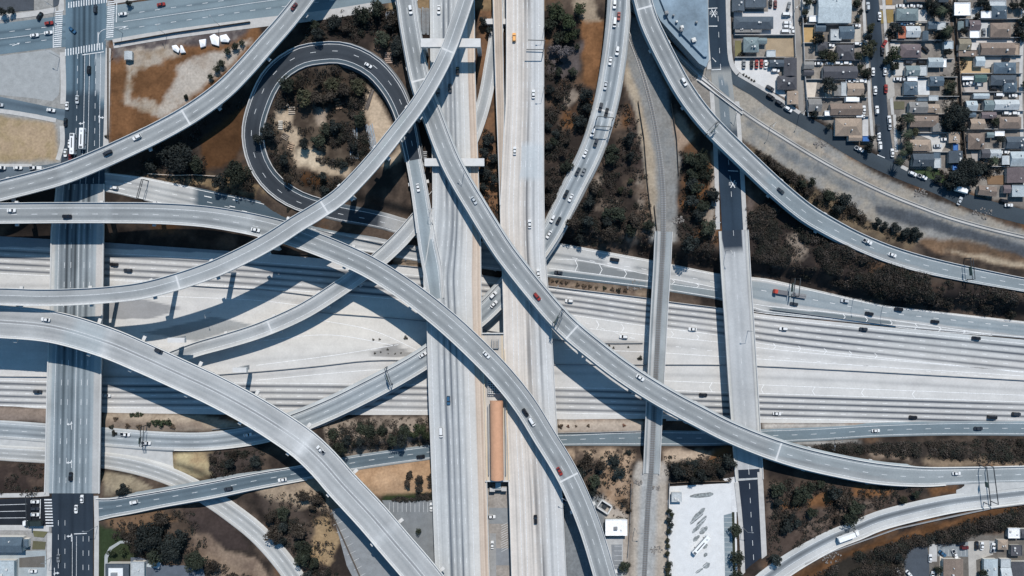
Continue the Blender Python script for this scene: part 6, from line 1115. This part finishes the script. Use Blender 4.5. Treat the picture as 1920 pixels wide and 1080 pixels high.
# ================================================================ PLANTS
def leaves(cs, rs, n, size, col, seed, shade=.35, flat=.0):
    g = np.random.default_rng(seed); cs = np.array(cs, float); rs = np.array(rs, float); k = g.choice(len(cs), n, p=rs**2 / (rs**2).sum()); d = g.normal(size=(n, 3)); d /= np.linalg.norm(d, axis=1)[:, None]
    c = cs[k] + d * (rs[k] * (g.uniform(.35, 1.0, n) ** .5))[:, None] * np.array([1, 1, .8]); nn = d + g.normal(size=(n, 3)) * .7 + np.array([0, 0, .5]); nn /= np.linalg.norm(nn, axis=1)[:, None]
    a = np.cross(nn, g.normal(size=(n, 3))); a /= np.linalg.norm(a, axis=1)[:, None]; b = np.cross(nn, a); s = size * g.uniform(.6, 1.35, n)[:, None]
    V_ = np.stack([c - a * s, c - b * s * .55, c + a * s, c + b * s * .55], 1).reshape(-1, 3); ck = g.uniform(1 - shade, 1 + shade, len(cs))[k] * g.uniform(.75, 1.25, n)
    cl = np.repeat(np.array(col)[None] * ck[:, None], 4, 0); return V_, cl
def leaf_mesh(name, V_, cl, mt):
    n = len(V_) // 4; me = bpy.data.meshes.new(name); me.vertices.add(n * 4); me.vertices.foreach_set('co', V_.astype(np.float32).ravel()); me.loops.add(n * 4); me.loops.foreach_set('vertex_index', np.arange(n * 4, dtype=np.int32)); me.polygons.add(n); me.polygons.foreach_set('loop_start', (np.arange(n) * 4).astype(np.int32))
    try: me.polygons.foreach_set('loop_total', np.full(n, 4, np.int32))
    except Exception: pass
    me.materials.append(mt); ca = me.color_attributes.new('leaf', 'FLOAT_COLOR', 'POINT'); q = np.ones((n * 4, 4), np.float32); q[:, :3] = cl; ca.data.foreach_set('color', q.ravel()); me.update(); me.validate(); return me
def crown(seed, R, n, size, col, nb=9, hgt=1.0, z0=2.0):
    g = np.random.default_rng(seed); cs, rs = [], []
    for i in range(nb):
        a = g.uniform(0, 6.28); q = R * .66 * math.sqrt(g.random()); cs.append((q * math.cos(a), q * math.sin(a), z0 + R * hgt * g.uniform(.25, 1.0))); rs.append(R * g.uniform(.26, .46))
    cs.append((0, 0, z0 + R * hgt * .7)); rs.append(R * .5); return leaf_mesh('crown', *leaves(cs, rs, n, size, col, seed), leaf_m)
def trunk_mesh(R, z0, seed, hgt=1.0):
    g = random.Random(seed); b = MB(); b.cyl((0, 0, -.6), (0, 0, z0 + R * .3), R * .075 + .08, R * .05 + .04, 7)
    for i in range(5): a = g.uniform(0, 6.28); b.cyl((0, 0, z0 * .8), (math.cos(a) * R * .6, math.sin(a) * R * .6, z0 + R * hgt * .7), R * .04 + .03, .03, 5)
    return b.mesh('trunk', bark_m)
TV = {}
DG = (.022, .027, .018); DB = (.034, .027, .021); OG = (.040, .040, .023); GR = (.085, .076, .080); BL = (.016, .020, .019); GN = (.027, .036, .017)
for k, (col, sd) in dict(dark=(DG, 1), brown=(DB, 2), olive=(OG, 3), grey=(GR, 4), black=(BL, 5), green=(GN, 6)).items():
    TV[k] = [(crown(sd * 10 + j, 4.0, 900, .42, col, 10 + 3 * j), trunk_mesh(4.0, 2.0, sd * 10 + j)) for j in range(3)]
    TV[k + 'L'] = [(crown(sd * 10 + 7 + j, 8.0, 3000, .55, col, 22, .75, 3.0), trunk_mesh(8.0, 3.0, sd * 10 + 7 + j, .75)) for j in range(2)]
TW_ = dict(dark='dark green', brown='brownish', olive='olive green', grey='grey leafless-looking', black='near-black', green='deep green')
NT = [0]
def tree(x, y, r, kind, where, label=None):
    R = r * S; L = R > 5.6; me = random.choice(TV[kind + ('L' if L else '')]); s = R / (8.0 if L else 4.0) * 1.06; p = PG(x, y)
    sz = 'small' if r < 9 else ('big' if r > 17 else '')
    t = thing('tree', label or f"{(sz + ' ') if sz else ''}{TW_[kind]} tree {where}", 'tree', p, random.uniform(0, 6.28), 'trees ' + where); t.scale = (s, s, s * random.uniform(.85, 1.15) * (.9 if s > 1 else 1)); ob('crown', me[0], t); ob('trunk', me[1], t); NT[0] += 1
MASS = []
def blocked(x, y, pad=3):
    for k, r in ROADS.items():
        if k.startswith('_') or k in ('ALLEY', 'ALLEY2'): continue
        d = np.hypot(r.px[:, 0] - x, r.px[:, 1] - y); i = int(d.argmin())
        if d[i] < r.W[i] / 2 / (S * (H - r.C[i, 2]) / H) + pad: return True
    return False
def grove(poly, n, r0, r1, kinds, where, sp=.52):
    MASS.append((poly, n * 5, .9, 2.5)); n = max(2, round(n * .5)); r0 *= 1.2; r1 *= 1.35
    xs = [p[0] for p in poly]; ys = [p[1] for p in poly]; put = []; tries = 0
    while len(put) < n and tries < n * 60:
        tries += 1; x = random.uniform(min(xs), max(xs)); y = random.uniform(min(ys), max(ys)); r = random.uniform(r0, r1)
        if inside(poly, np.array([x]), np.array([y]))[0] < .5 or blocked(x, y, r * .45): continue
        if any(math.hypot(x - a, y - b) < (r + c) * sp for a, b, c in put): continue
        put.append((x, y, r)); tree(x, y, r, random.choice(kinds), where)
random.seed(5)
grove([(575, 45), (650, 22), (735, 15), (742, 50), (760, 120), (735, 110), (700, 80), (640, 72), (560, 75)], 19, 9, 15, ['black', 'dark', 'brown'], 'above the loop ramp')
grove([(515, 190), (560, 145), (620, 132), (680, 150), (686, 190), (640, 200), (600, 195), (550, 205)], 18, 8, 14, ['dark', 'brown', 'olive'], 'in the upper part of the loop')
grove([(560, 235), (590, 245), (625, 215), (685, 215), (690, 260), (650, 315), (610, 298), (560, 275)], 18, 6, 11, ['black', 'dark'], 'in the middle of the loop')
grove([(500, 285), (540, 300), (548, 345), (520, 335)], 5, 7, 10, ['brown', 'black'], 'at the lower left of the loop'); grove([(590, 330), (660, 338), (640, 365), (600, 360)], 4, 8, 11, ['black', 'brown'], 'at the bottom of the loop')
tree(507, 250, 18, 'black', 'on the left rim of the loop'); tree(488, 262, 12, 'black', 'on the left rim of the loop')
tree(345, 298, 30, 'black', '', 'big near-black tree below the upper left flyover, left of the brown path'); tree(310, 285, 17, 'black', 'below the upper left flyover'); tree(372, 310, 16, 'dark', 'below the upper left flyover'); tree(288, 310, 13, 'black', 'below the upper left flyover')
tree(450, 328, 26, 'dark', '', 'big dark green tree beside the left rim of the loop, right of the brown path'); tree(420, 345, 17, 'black', 'beside the frontage road left of the loop'); tree(470, 352, 13, 'brown', 'beside the frontage road left of the loop')
for x, y, r in ((444, 88, 8), (430, 98, 7), (418, 122, 8), (410, 132, 7), (398, 146, 6), (456, 82, 6), (350, 182, 5)): tree(x, y, r, 'dark', 'beside the upper left flyover')
for x, y, r, k in ((1040, 27, 17, 'green'), (1062, 45, 18, 'green'), (1086, 22, 12, 'green'), (1030, 52, 13, 'dark'), (1066, 72, 15, 'green'), (1048, 75, 12, 'dark'), (1083, 62, 7, 'dark'), (1081, 90, 6, 'dark'), (1060, 104, 17, 'grey'), (1040, 95, 12, 'grey'), (1048, 138, 9, 'dark'), (1072, 137, 10, 'dark'), (1097, 180, 15, 'black'), (1100, 205, 11, 'black'), (1030, 172, 11, 'black'), (1044, 180, 9, 'brown')): tree(x, y, r, k, 'between the right viaduct and the busy ramp')
grove([(1024, 200), (1085, 220), (1098, 240), (1060, 320), (1030, 390), (1024, 380)], 20, 7, 12, ['brown', 'black', 'dark'], 'on the slope left of the busy ramp')
tree(1180, 262, 14, 'black', 'on the slope right of the busy ramp'); grove([(1150, 270), (1192, 250), (1200, 300), (1180, 320), (1140, 310)], 6, 7, 11, ['black', 'dark'], 'on the slope right of the busy ramp')
grove([(1075, 400), (1110, 345), (1150, 370), (1210, 380), (1222, 430), (1210, 470), (1120, 460), (1072, 445)], 24, 8, 13, ['black', 'dark', 'brown'], 'left of the railway above the freeway'); grove([(1130, 322), (1200, 330), (1212, 370), (1150, 360)], 6, 5, 9, ['olive', 'brown', 'dark'], 'left of the railway above the freeway')
for x, y, r in ((1306, 308, 19), (1287, 300, 13), (1322, 325, 14), (1295, 330, 13), (1315, 290, 9)): tree(x, y, r, 'dark', 'between the railway and the dark street')
grove([(1282, 345), (1335, 345), (1330, 385), (1308, 400), (1340, 450), (1335, 485), (1270, 480), (1262, 445), (1300, 420)], 15, 9, 14, ['black', 'dark'], 'between the railway and the street bridge')
MASS.append(([(1404, 400), (1450, 385), (1500, 425), (1590, 470), (1640, 495), (1630, 520), (1500, 500), (1415, 490)], 544, 1.3, 3.4))
for x, y, r, k in ((1417, 288, 7, 'brown'), (1440, 300, 8, 'brown'), (1456, 318, 8, 'brown'), (1475, 330, 8, 'brown'), (1500, 345, 9, 'dark'), (1518, 342, 8, 'dark'), (1512, 362, 9, 'brown'), (1530, 372, 10, 'brown'), (1552, 368, 12, 'dark'), (1575, 376, 14, 'black'), (1566, 392, 12, 'black'), (1596, 398, 10, 'brown'), (1612, 410, 9, 'brown'), (1640, 418, 9, 'black'), (1655, 424, 8, 'black'), (1672, 428, 11, 'black'), (1690, 438, 11, 'black'), (1708, 436, 12, 'black'), (1718, 442, 8, 'black')): tree(x, y, r, k, 'in the strip above the upper right flyover')
MASS.append(([(1660, 500), (1900, 548), (1915, 592), (1820, 582), (1650, 555), (1560, 530)], 416, 1.3, 3.4))
grove([(1450, 905), (1530, 898), (1560, 915), (1510, 985), (1450, 1000)], 22, 7, 12, ['black', 'dark'], 'right of the dark street'); grove([(1560, 920), (1600, 935), (1650, 945), (1590, 985), (1540, 995)], 10, 7, 11, ['brown', 'dark'], 'above the lower right ramp')
tree(1452, 1045, 13, 'black', 'at the bottom edge beside the dark street'); tree(1690, 935, 9, 'olive', 'above the lower right ramp'); tree(1712, 925, 8, 'dark', 'above the lower right ramp')
MASS.append(([(1545, 1078), (1590, 1045), (1720, 1012), (1860, 972), (1925, 955), (1925, 980), (1850, 990), (1800, 1010), (1700, 1020), (1690, 1078)], 704, 1.3, 3.4))
MASS.append(([(1500, 842), (1600, 835), (1925, 828), (1925, 862), (1800, 856), (1640, 845), (1560, 848)], 352, 1.3, 3.4))
for x, y, r, k in ((1098, 862, 17, 'brown'), (1085, 885, 13, 'black'), (1150, 862, 14, 'black'), (1160, 880, 13, 'black'), (1112, 900, 14, 'dark'), (1125, 870, 12, 'brown'), (1178, 848, 7, 'black'), (1110, 918, 9, 'black'), (1170, 1000 - 62, 7, 'brown'), (1178, 955, 6, 'brown')): tree(x, y, r, k, 'left of the railway bridge foot')
grove([(1248, 862), (1300, 862), (1368, 855), (1368, 900), (1260, 902)], 15, 8, 13, ['brown', 'black'], 'between the railway and the street bridge end')
grove([(612, 812), (650, 800), (700, 788), (762, 792), (770, 822), (700, 838), (630, 842)], 22, 8, 12, ['dark', 'brown', 'black'], 'on the bank above the lower frontage ramp'); tree(790, 800, 13, 'green', 'on the bank beside the left viaduct'); tree(800, 812, 11, 'green', 'on the bank beside the left viaduct'); tree(778, 812, 10, 'green', 'on the bank beside the left viaduct')
for x, y, r in ((768, 888, 11), (766, 905, 9), (788, 895, 10), (787, 912, 9), (808, 892, 7), (808, 906, 6)): tree(x, y, r, 'brown', 'on the orange bank beside the left viaduct')
grove([(398, 860), (470, 840), (495, 868), (400, 895)], 8, 7, 11, ['black', 'brown'], 'beside the wide flyover above the overpass'); grove([(505, 960), (550, 945), (585, 985), (560, 1040), (530, 1020)], 12, 9, 14, ['dark', 'brown', 'black'], 'beside the pale curving ramp'); grove([(565, 1010), (600, 1060), (640, 1078), (575, 1078)], 7, 9, 14, ['black', 'dark'], 'left of the striped car park'); grove([(560, 925), (618, 930), (610, 960), (570, 960)], 6, 7, 11, ['brown'], 'in the shade of the wide flyover')
for x, y, r, k in ((292, 1000, 29, 'black'), (328, 1020, 26, 'black'), (262, 1010, 20, 'brown'), (310, 968, 18, 'brown'), (255, 985, 14, 'brown'), (350, 1000, 16, 'black'), (300, 1035, 18, 'dark'), (372, 1045, 22, 'dark'), (405, 1055, 14, 'brown'), (236, 1000, 8, 'brown'), (235, 1030, 9, 'green'), (215, 1034, 8, 'green'), (440, 1078, 14, 'brown'), (470, 1085, 12, 'brown')): tree(x, y, r, k, 'in the lower left clump')
for x, y, r in ((240, 915, 13), (228, 920, 8)): tree(x, y, r, 'black', 'between the pale ramp and the overpass')
for x, y, r, k in ((1375, 992, 14, 'dark'), (1377, 1042, 15, 'dark'), (1378, 1079, 14, 'dark'), (1171, 1058, 13, 'dark')): tree(x, y, r, k, 'in the bays beside the bus yard' if x > 1300 else 'in the small car park below the white roof')
for x, y, r, k in ((1254, 956, 6, 'dark'), (1258, 963, 5, 'green'), (1253, 972, 8, 'black'), (1256, 982, 7, 'black'), (1253, 994, 6, 'dark'), (1251, 1012, 5, 'olive'), (1252, 1022, 5, 'olive'), (1250, 1036, 6, 'olive'), (1252, 1054, 7, 'dark'), (1251, 1066, 7, 'olive'), (1254, 1076, 7, 'dark')): tree(x, y, r, k, 'in the bus yard hedge')
for x, y, r, k in ((916, 265, 14, 'black'), (910, 290, 12, 'black'), (925, 300, 11, 'black'), (912, 325, 14, 'black'), (925, 340, 11, 'black'), (908, 352, 10, 'black'), (917, 60, 8, 'black'), (908, 45, 10, 'black')): tree(x, y, r, k, 'in the gap between the straight viaducts')
for x, y, r, k in ((1545, 165, 17, 'black'), (1530, 78, 13, 'black'), (1510, 8, 10, 'dark'), (1506, 28, 8, 'dark'), (1602, 8, 8, 'dark'), (1608, 25, 7, 'black'), (1604, 40, 6, 'dark'), (1627, 58, 10, 'olive'), (1622, 72, 9, 'black'), (1620, 98, 14, 'olive'), (1606, 108, 9, 'dark'), (1632, 85, 9, 'dark'), (1555, 110, 11, 'olive'), (1540, 105, 9, 'dark'), (1618, 138, 9, 'dark'), (1610, 128, 7, 'dark'), (1630, 260, 8, 'black'), (1625, 278, 11, 'black'), (1524, 215, 9, 'black'), (1550, 238, 7, 'black'), (1612, 180, 7, 'black')): tree(x, y, r, k, ZN[1])
for x, y, r, k in ((1671, 55, 10, 'black'), (1684, 60, 9, 'black'), (1668, 108, 14, 'green'), (1660, 115, 10, 'dark'), (1672, 128, 10, 'dark'), (1760, 72, 13, 'black'), (1748, 20, 14, 'black'), (1735, 10, 10, 'black'), (1770, 20, 10, 'black'), (1776, 60, 9, 'black'), (1772, 100, 8, 'black'), (1778, 165, 10, 'dark'), (1782, 222, 24, 'black'), (1770, 235, 15, 'black'), (1800, 215, 13, 'black'), (1792, 240, 12, 'black'), (1712, 250, 8, 'olive'), (1752, 335, 9, 'black'), (1700, 285, 9, 'dark')): tree(x, y, r, k, ZN[2])
for x, y, r, k in ((1804, 320, 22, 'black'), (1785, 335, 20, 'black'), (1825, 318, 15, 'black'), (1840, 315, 11, 'black'), (1770, 350, 11, 'black'), (1812, 340, 14, 'black'), (1908, 12, 12, 'dark'), (1912, 40, 11, 'dark'), (1903, 60, 9, 'black'), (1895, 12, 8, 'black'), (1835, 8, 12, 'black'), (1845, 18, 8, 'black'), (1914, 70, 9, 'dark'), (1826, 60 - 25, 7, 'black'), (1916, 160, 7, 'green'), (1860, 232, 9, 'dark'), (1870, 265, 8, 'black'), (1802, 60, 8, 'black')): tree(x, y, r, k, ZN[3])
for x, y, r, k in ((1838, 1070, 8, 'dark'), (1755, 1065, 8, 'dark'), (1660 + 20, 1040, 9, 'black')): tree(x, y, r, k, ZN[4])
print("TREES", NT[0])
# palms
def palm_meshes():
    b = MB(); b.cyl((0, 0, -.5), (0, 0, 7), .28, .2, 7); tm = b.mesh('trunk', bark_m); g = np.random.default_rng(3); V_, cl = [], []
    for k in range(46):
        a = g.uniform(0, 6.28); el = g.uniform(-.3, .9); L = g.uniform(2.4, 3.3); d = np.array([math.cos(a), math.sin(a), 0]); s = np.array([-math.sin(a), math.cos(a), 0]); pts = []
        for i in range(5): f = i / 4; pts.append(np.array([0, 0, 7.0]) + d * L * f * math.cos(el * .6) + np.array([0, 0, math.sin(el) * L * f * .8 - 1.9 * f * f]))
        for i in range(4):
            w0, w1 = .30 * (1 - i / 4) + .05, .30 * (1 - (i + 1) / 4) + .02; V_ += [pts[i] - s * w0, pts[i + 1] - s * w1, pts[i + 1] + s * w1, pts[i] + s * w0]; cl += [np.array([.028, .036, .022]) * g.uniform(.6, 1.4)] * 4
    return tm, leaf_mesh('fronds', np.array(V_), np.array(cl), leaf_m)
PT, PF = palm_meshes()
for x, y, s, w in ((1690, 228, 1.35, 'beside the house-lined street'), (1690, 256, 1.15, 'beside the house-lined street'), (1676, 306, 1.1, 'beside the house-lined street'), (1692, 278, 1.1, 'beside the house-lined street'), (1684, 290, .9, 'beside the house-lined street'), (1752, 30, 1.2, 'near the top on the palm side'), (1762, 66, 1.2, 'near the top on the palm side'), (1850, 306, 1.1, 'near the big trees in the right edge block'), (1735, 320, .7, 'on the corner lawn')):
    t = thing('palm_tree', f'star-shaped palm tree {w}', 'palm tree', P(x, y, 0), random.uniform(0, 6), 'palm trees among the houses'); t.scale = (s, s, s); ob('trunk', PT, t); ob('fronds', PF, t)
# bushes: one small mesh each
BV = {k: [leaf_mesh('bush', *leaves([(0, 0, .5)] + [(math.cos(a) * .7, math.sin(a) * .7, .5) for a in (0, 2, 4)], [.8, .6, .5, .55], 130, .26, c, sd * 5 + j), leaf_m) for j in range(2)] for k, (c, sd) in dict(brown=((.10, .072, .05), 1), green=((.026, .034, .018), 2), dark=((.035, .035, .028), 3), red=((.15, .075, .05), 4)).items()}
def bush(x, y, r, kind, where):
    p = PG(x, y); o = ob('bush', random.choice(BV[kind])); s = r * S / 1.3; o.location = p; o.scale = (s, s, s); o.rotation_euler = (0, 0, random.uniform(0, 6)); tag(o, f"{dict(brown='dry brown', green='green', dark='dark', red='reddish')[kind]} bush {where}", 'bush', 'bushes ' + where, (p.x, p.y))
for x, y, r, k in ((1036, 526, 4, 'brown'), (1044, 528, 4, 'dark'), (1053, 528, 4, 'brown'), (1062, 530, 4, 'brown'), (1083, 534, 5, 'brown'), (1095, 536, 6, 'brown'), (1106, 537, 5, 'brown'), (1118, 539, 4, 'brown'), (1133, 540, 5, 'green'), (1148, 542, 5, 'brown'), (1160, 544, 6, 'dark'), (1172, 545, 5, 'brown')): bush(x, y, r, k, 'in the verge strip above the freeway')
for x, y, r, k in ((1051, 799, 6, 'brown'), (1065, 799, 4, 'red'), (1080, 799, 3, 'brown'), (1103, 798, 4, 'brown'), (1170, 797, 4, 'red')): bush(x, y, r, k, 'on the tan verge below the freeway')
for x, y, r, k in ((248, 778, 6, 'green'), (258, 778, 7, 'green'), (266, 777, 5, 'green'), (292, 792, 9, 'green'), (305, 793, 11, 'green'), (317, 792, 9, 'green'), (280, 795, 6, 'dark'), (218, 785, 6, 'brown'), (210, 800, 6, 'dark'), (215, 812, 7, 'dark'), (262, 800, 7, 'brown'), (325, 800, 6, 'brown'), (240, 798, 6, 'brown')): bush(x, y, r, k, 'on the verge above the lower left ramp')
for x, y, r in ((703, 662, 3), (714, 660, 2.5), (727, 655, 3), (741, 663, 2.5), (752, 662, 2.5), (761, 633, 5), (728, 663, 2), (700, 637, 3), (712, 636, 3)): bush(x, y, r, 'dark', 'on the grey triangle in the freeway')
for x, y, r in ((1142, 648, 3), (1150, 652, 3), (1178, 651, 3), (1160, 672, 4), (1200, 671, 6), (1150, 660, 2.5)): bush(x, y, r, 'dark', 'in the freeway median by the railway bridge')
for x, y, r in ((350, 183, 5), (201, 256, 5), (541, 392, 5), (1093, 180, 5)): bush(x, y, r, 'dark', 'alone on bare ground')
for x, y, r in ((1394, 140, 3), (1399, 143, 3), (1404, 146, 3), (1409, 150, 3), (1414, 152, 3)): bush(x, y, r, 'dark', 'in the row below the lot of red cars')
tree(11, 27, 9, 'black', '', 'small dark street tree left of the upper crossroads'); tree(27, 24, 8, 'black', 'near the upper left corner'); tree(245, 8, 7, 'black', 'on the pavement at the top right of the crossroads')
tree(785, 1018 - 24, 6, 'dark', 'in the car park beside the left viaduct')
for q, n in (([(1500, 330), (1560, 362), (1640, 412), (1722, 436), (1712, 450), (1640, 428), (1560, 400), (1500, 360)], 150), ([(1410, 280), (1500, 335), (1500, 352), (1410, 300)], 60), ([(640, 230), (690, 230), (690, 285), (640, 310), (590, 300), (565, 270), (600, 240)], 120), ([(520, 200), (560, 145), (640, 130), (690, 160), (680, 200), (600, 200)], 160)): MASS.append((q, n, 1.2, 3.0))
for q, n in (([(1786, 0), (1806, 0), (1814, 330), (1800, 330)], 70), ([(1500, 0), (1512, 0), (1512, 40), (1502, 44)], 20), ([(1600, 0), (1612, 0), (1612, 46), (1602, 46)], 20), ([(1738, 5), (1785, 5), (1785, 36), (1740, 34)], 60), ([(1745, 62), (1790, 60), (1790, 76), (1745, 76)], 30), ([(1545, 98), (1570, 98), (1568, 116), (1535, 116)], 30), ([(1604, 112), (1628, 112), (1628, 148), (1610, 148)], 30), ([(1765, 140), (1796, 140), (1800, 245), (1770, 245)], 70), ([(1680, 215), (1704, 215), (1708, 300), (1684, 300)], 40), ([(1770, 315), (1850, 300), (1860, 330), (1800, 352), (1765, 345)], 70), ([(1896, 0), (1918, 0), (1918, 76), (1900, 76)], 40), ([(1515, 212), (1566, 222), (1566, 240), (1520, 226)], 24), ([(1818, 6), (1855, 10), (1850, 36), (1835, 36)], 20), ([(1660, 45), (1690, 45), (1690, 76), (1664, 76)], 26), ([(1846, 228), (1872, 228), (1872, 246), (1848, 246)], 18), ([(1840, 300), (1880, 300), (1880, 330), (1845, 330)], 24), ([(1380, 100), (1392, 100), (1392, 108), (1380, 108)], 8)): MASS.append((q, n, .6, 1.9))
# scrub: ground cover nobody could count
def scrub():
    g = np.random.default_rng(11); cs = []
    Z_ = [([(200, 320), (205, 275), (300, 262), (455, 150), (455, 200), (380, 260), (390, 330), (470, 345), (480, 370), (280, 335)], 260), ([(500, 190), (560, 130), (640, 120), (700, 150), (690, 210), (560, 230), (540, 260), (560, 320), (640, 330), (640, 375), (520, 330)], 420), ([(560, 80), (640, 20), (745, 15), (765, 120), (740, 115), (690, 75)], 300), ([(1024, 80), (1090, 160), (1120, 200), (1060, 330), (1030, 400), (1024, 400)], 500), ([(1150, 200), (1195, 190), (1215, 340), (1225, 430), (1215, 480), (1050, 450), (1120, 330)], 560), ([(1275, 280), (1338, 320), (1345, 500), (1260, 490), (1275, 400)], 260), ([(1400, 390), (1500, 430), (1640, 490), (1925, 545), (1925, 600), (1640, 562), (1420, 512)], 1000), ([(1402, 270), (1500, 335), (1620, 415), (1725, 442), (1690, 460), (1560, 400), (1420, 300)], 260), ([(1440, 900), (1740, 918), (1640, 955), (1440, 1065)], 520), ([(1500, 1085), (1700, 1005), (1925, 945), (1925, 985), (1700, 1030), (1690, 1085)], 640), ([(1450, 840), (1925, 822), (1925, 872), (1560, 850)], 480), ([(1062, 842), (1190, 842), (1180, 990), (1110, 935)], 200), ([(1245, 855), (1372, 850), (1372, 902), (1250, 902)], 200), ([(600, 790), (810, 780), (810, 835), (620, 850)], 240), ([(390, 850), (490, 830), (500, 870), (400, 896)], 120), ([(190, 960), (360, 950), (400, 1050), (480, 1085), (300, 1060), (200, 1000)], 260), ([(490, 930), (600, 920), (640, 1000), (600, 1085), (540, 1030)], 280), ([(-20, 868), (84, 872), (84, 928), (-20, 928)], 120), ([(718, 929), (820, 925), (820, 938), (718, 939)], 160), ([(897, 230), (935, 260), (938, 400), (900, 400)], 120), ([(1740, 325), (1860, 300), (1840, 350), (1780, 345)], 120)]
    for poly, n in Z_:
        xs = [p[0] for p in poly]; ys = [p[1] for p in poly]; k = 0; tr = 0
        while k < n and tr < n * 8:
            tr += 1; x = g.uniform(min(xs), max(xs)); y = g.uniform(min(ys), max(ys))
            if inside(poly, np.array([x]), np.array([y]))[0] < .5 or (vn(np.array(x / 22), np.array(y / 22), 77) < .38): continue
            if blocked(x, y, 3): continue
            p = PG(x, y); cs.append((p.x, p.y, p.z + .25)); k += 1
    rs = list(g.uniform(.5, 1.5, len(cs)))
    for poly, n, a, b in MASS:
        xs = [p[0] for p in poly]; ys = [p[1] for p in poly]; k = 0; tr = 0
        while k < n and tr < n * 6:
            tr += 1; x = g.uniform(min(xs), max(xs)); y = g.uniform(min(ys), max(ys)); r = g.uniform(a, b)
            if inside(poly, np.array([x]), np.array([y]))[0] < .5 or vn(np.array(x / 24), np.array(y / 24), 19) < .46 or blocked(x, y, r / S * .7): continue
            p = PG(x, y); cs.append((p.x, p.y, p.z + r * .35)); rs.append(r); k += 1
    cs = np.array(cs); rs = np.array(rs); out = []
    pick = g.integers(0, 5, len(cs)); tones = ((.032, .027, .023), (.022, .024, .019), (.043, .034, .028), (.019, .021, .019), (.058, .048, .042))
    for t in range(5):
        q = pick == t; n = q.sum(); out.append(leaves(cs[q], rs[q], int((26 * rs[q] ** 1.6).sum()), .36, tones[t], 12 + t, .32))
    V_ = np.concatenate([o[0] for o in out]); cl = np.concatenate([o[1] for o in out]); print('SCRUB', len(cs), len(V_) // 4); return leaf_mesh('undergrowth', V_, cl, scrub_m)
o = ob('undergrowth', scrub()); stuff(o); o['label'] = 'dark dry scrub covering the banks and slopes between the ramps'

# ================================================================ LIGHT, SKY, CAMERA
sd = Vector((math.cos(SUN_EL) * math.sin(SUN_AZ), math.cos(SUN_EL) * math.cos(SUN_AZ), math.sin(SUN_EL)))
sun = bpy.data.lights.new('sun', 'SUN'); sun.energy = 4.8; sun.angle = math.radians(.5); sun.color = (1.0, .95, .885); so = bpy.data.objects.new('sun', sun); link(so); so.rotation_euler = (-sd).to_track_quat('-Z', 'Y').to_euler()
wd = bpy.data.worlds.new('World'); SC.world = wd; wd.use_nodes = True; nt = wd.node_tree; bg = nt.nodes['Background']; sk = nt.nodes.new('ShaderNodeTexSky'); sk.sky_type = 'NISHITA'; sk.sun_disc = False; sk.sun_elevation = SUN_EL; sk.sun_rotation = SUN_AZ; sk.air_density = 1.0; sk.dust_density = .6; sk.ozone_density = 1.4
tn = nt.nodes.new('ShaderNodeVectorMath'); tn.operation = 'MULTIPLY'; tn.inputs[1].default_value = (.58, 1.05, 1.2); nt.links.new(sk.outputs[0], tn.inputs[0]); nt.links.new(tn.outputs[0], bg.inputs[0]); bg.inputs[1].default_value = .098
cam = bpy.data.cameras.new('camera'); cam.sensor_width = 36; cam.lens = 36 * H / (1920 * S); cam.clip_start = 1; cam.clip_end = 20000; co = bpy.data.objects.new('camera', cam); link(co); co.location = (0, 0, H); co.rotation_euler = (0, 0, 0); SC.camera = co
SC.view_settings.view_transform = 'Standard'; SC.view_settings.look = 'None'; SC.view_settings.exposure = 0; SC.view_settings.gamma = 1
SC.cycles.max_bounces = 5; SC.cycles.diffuse_bounces = 2; SC.cycles.glossy_bounces = 2
SC.render.resolution_x = 1024; SC.render.resolution_y = 576
bpy.context.view_layer.update()
finish_labels()
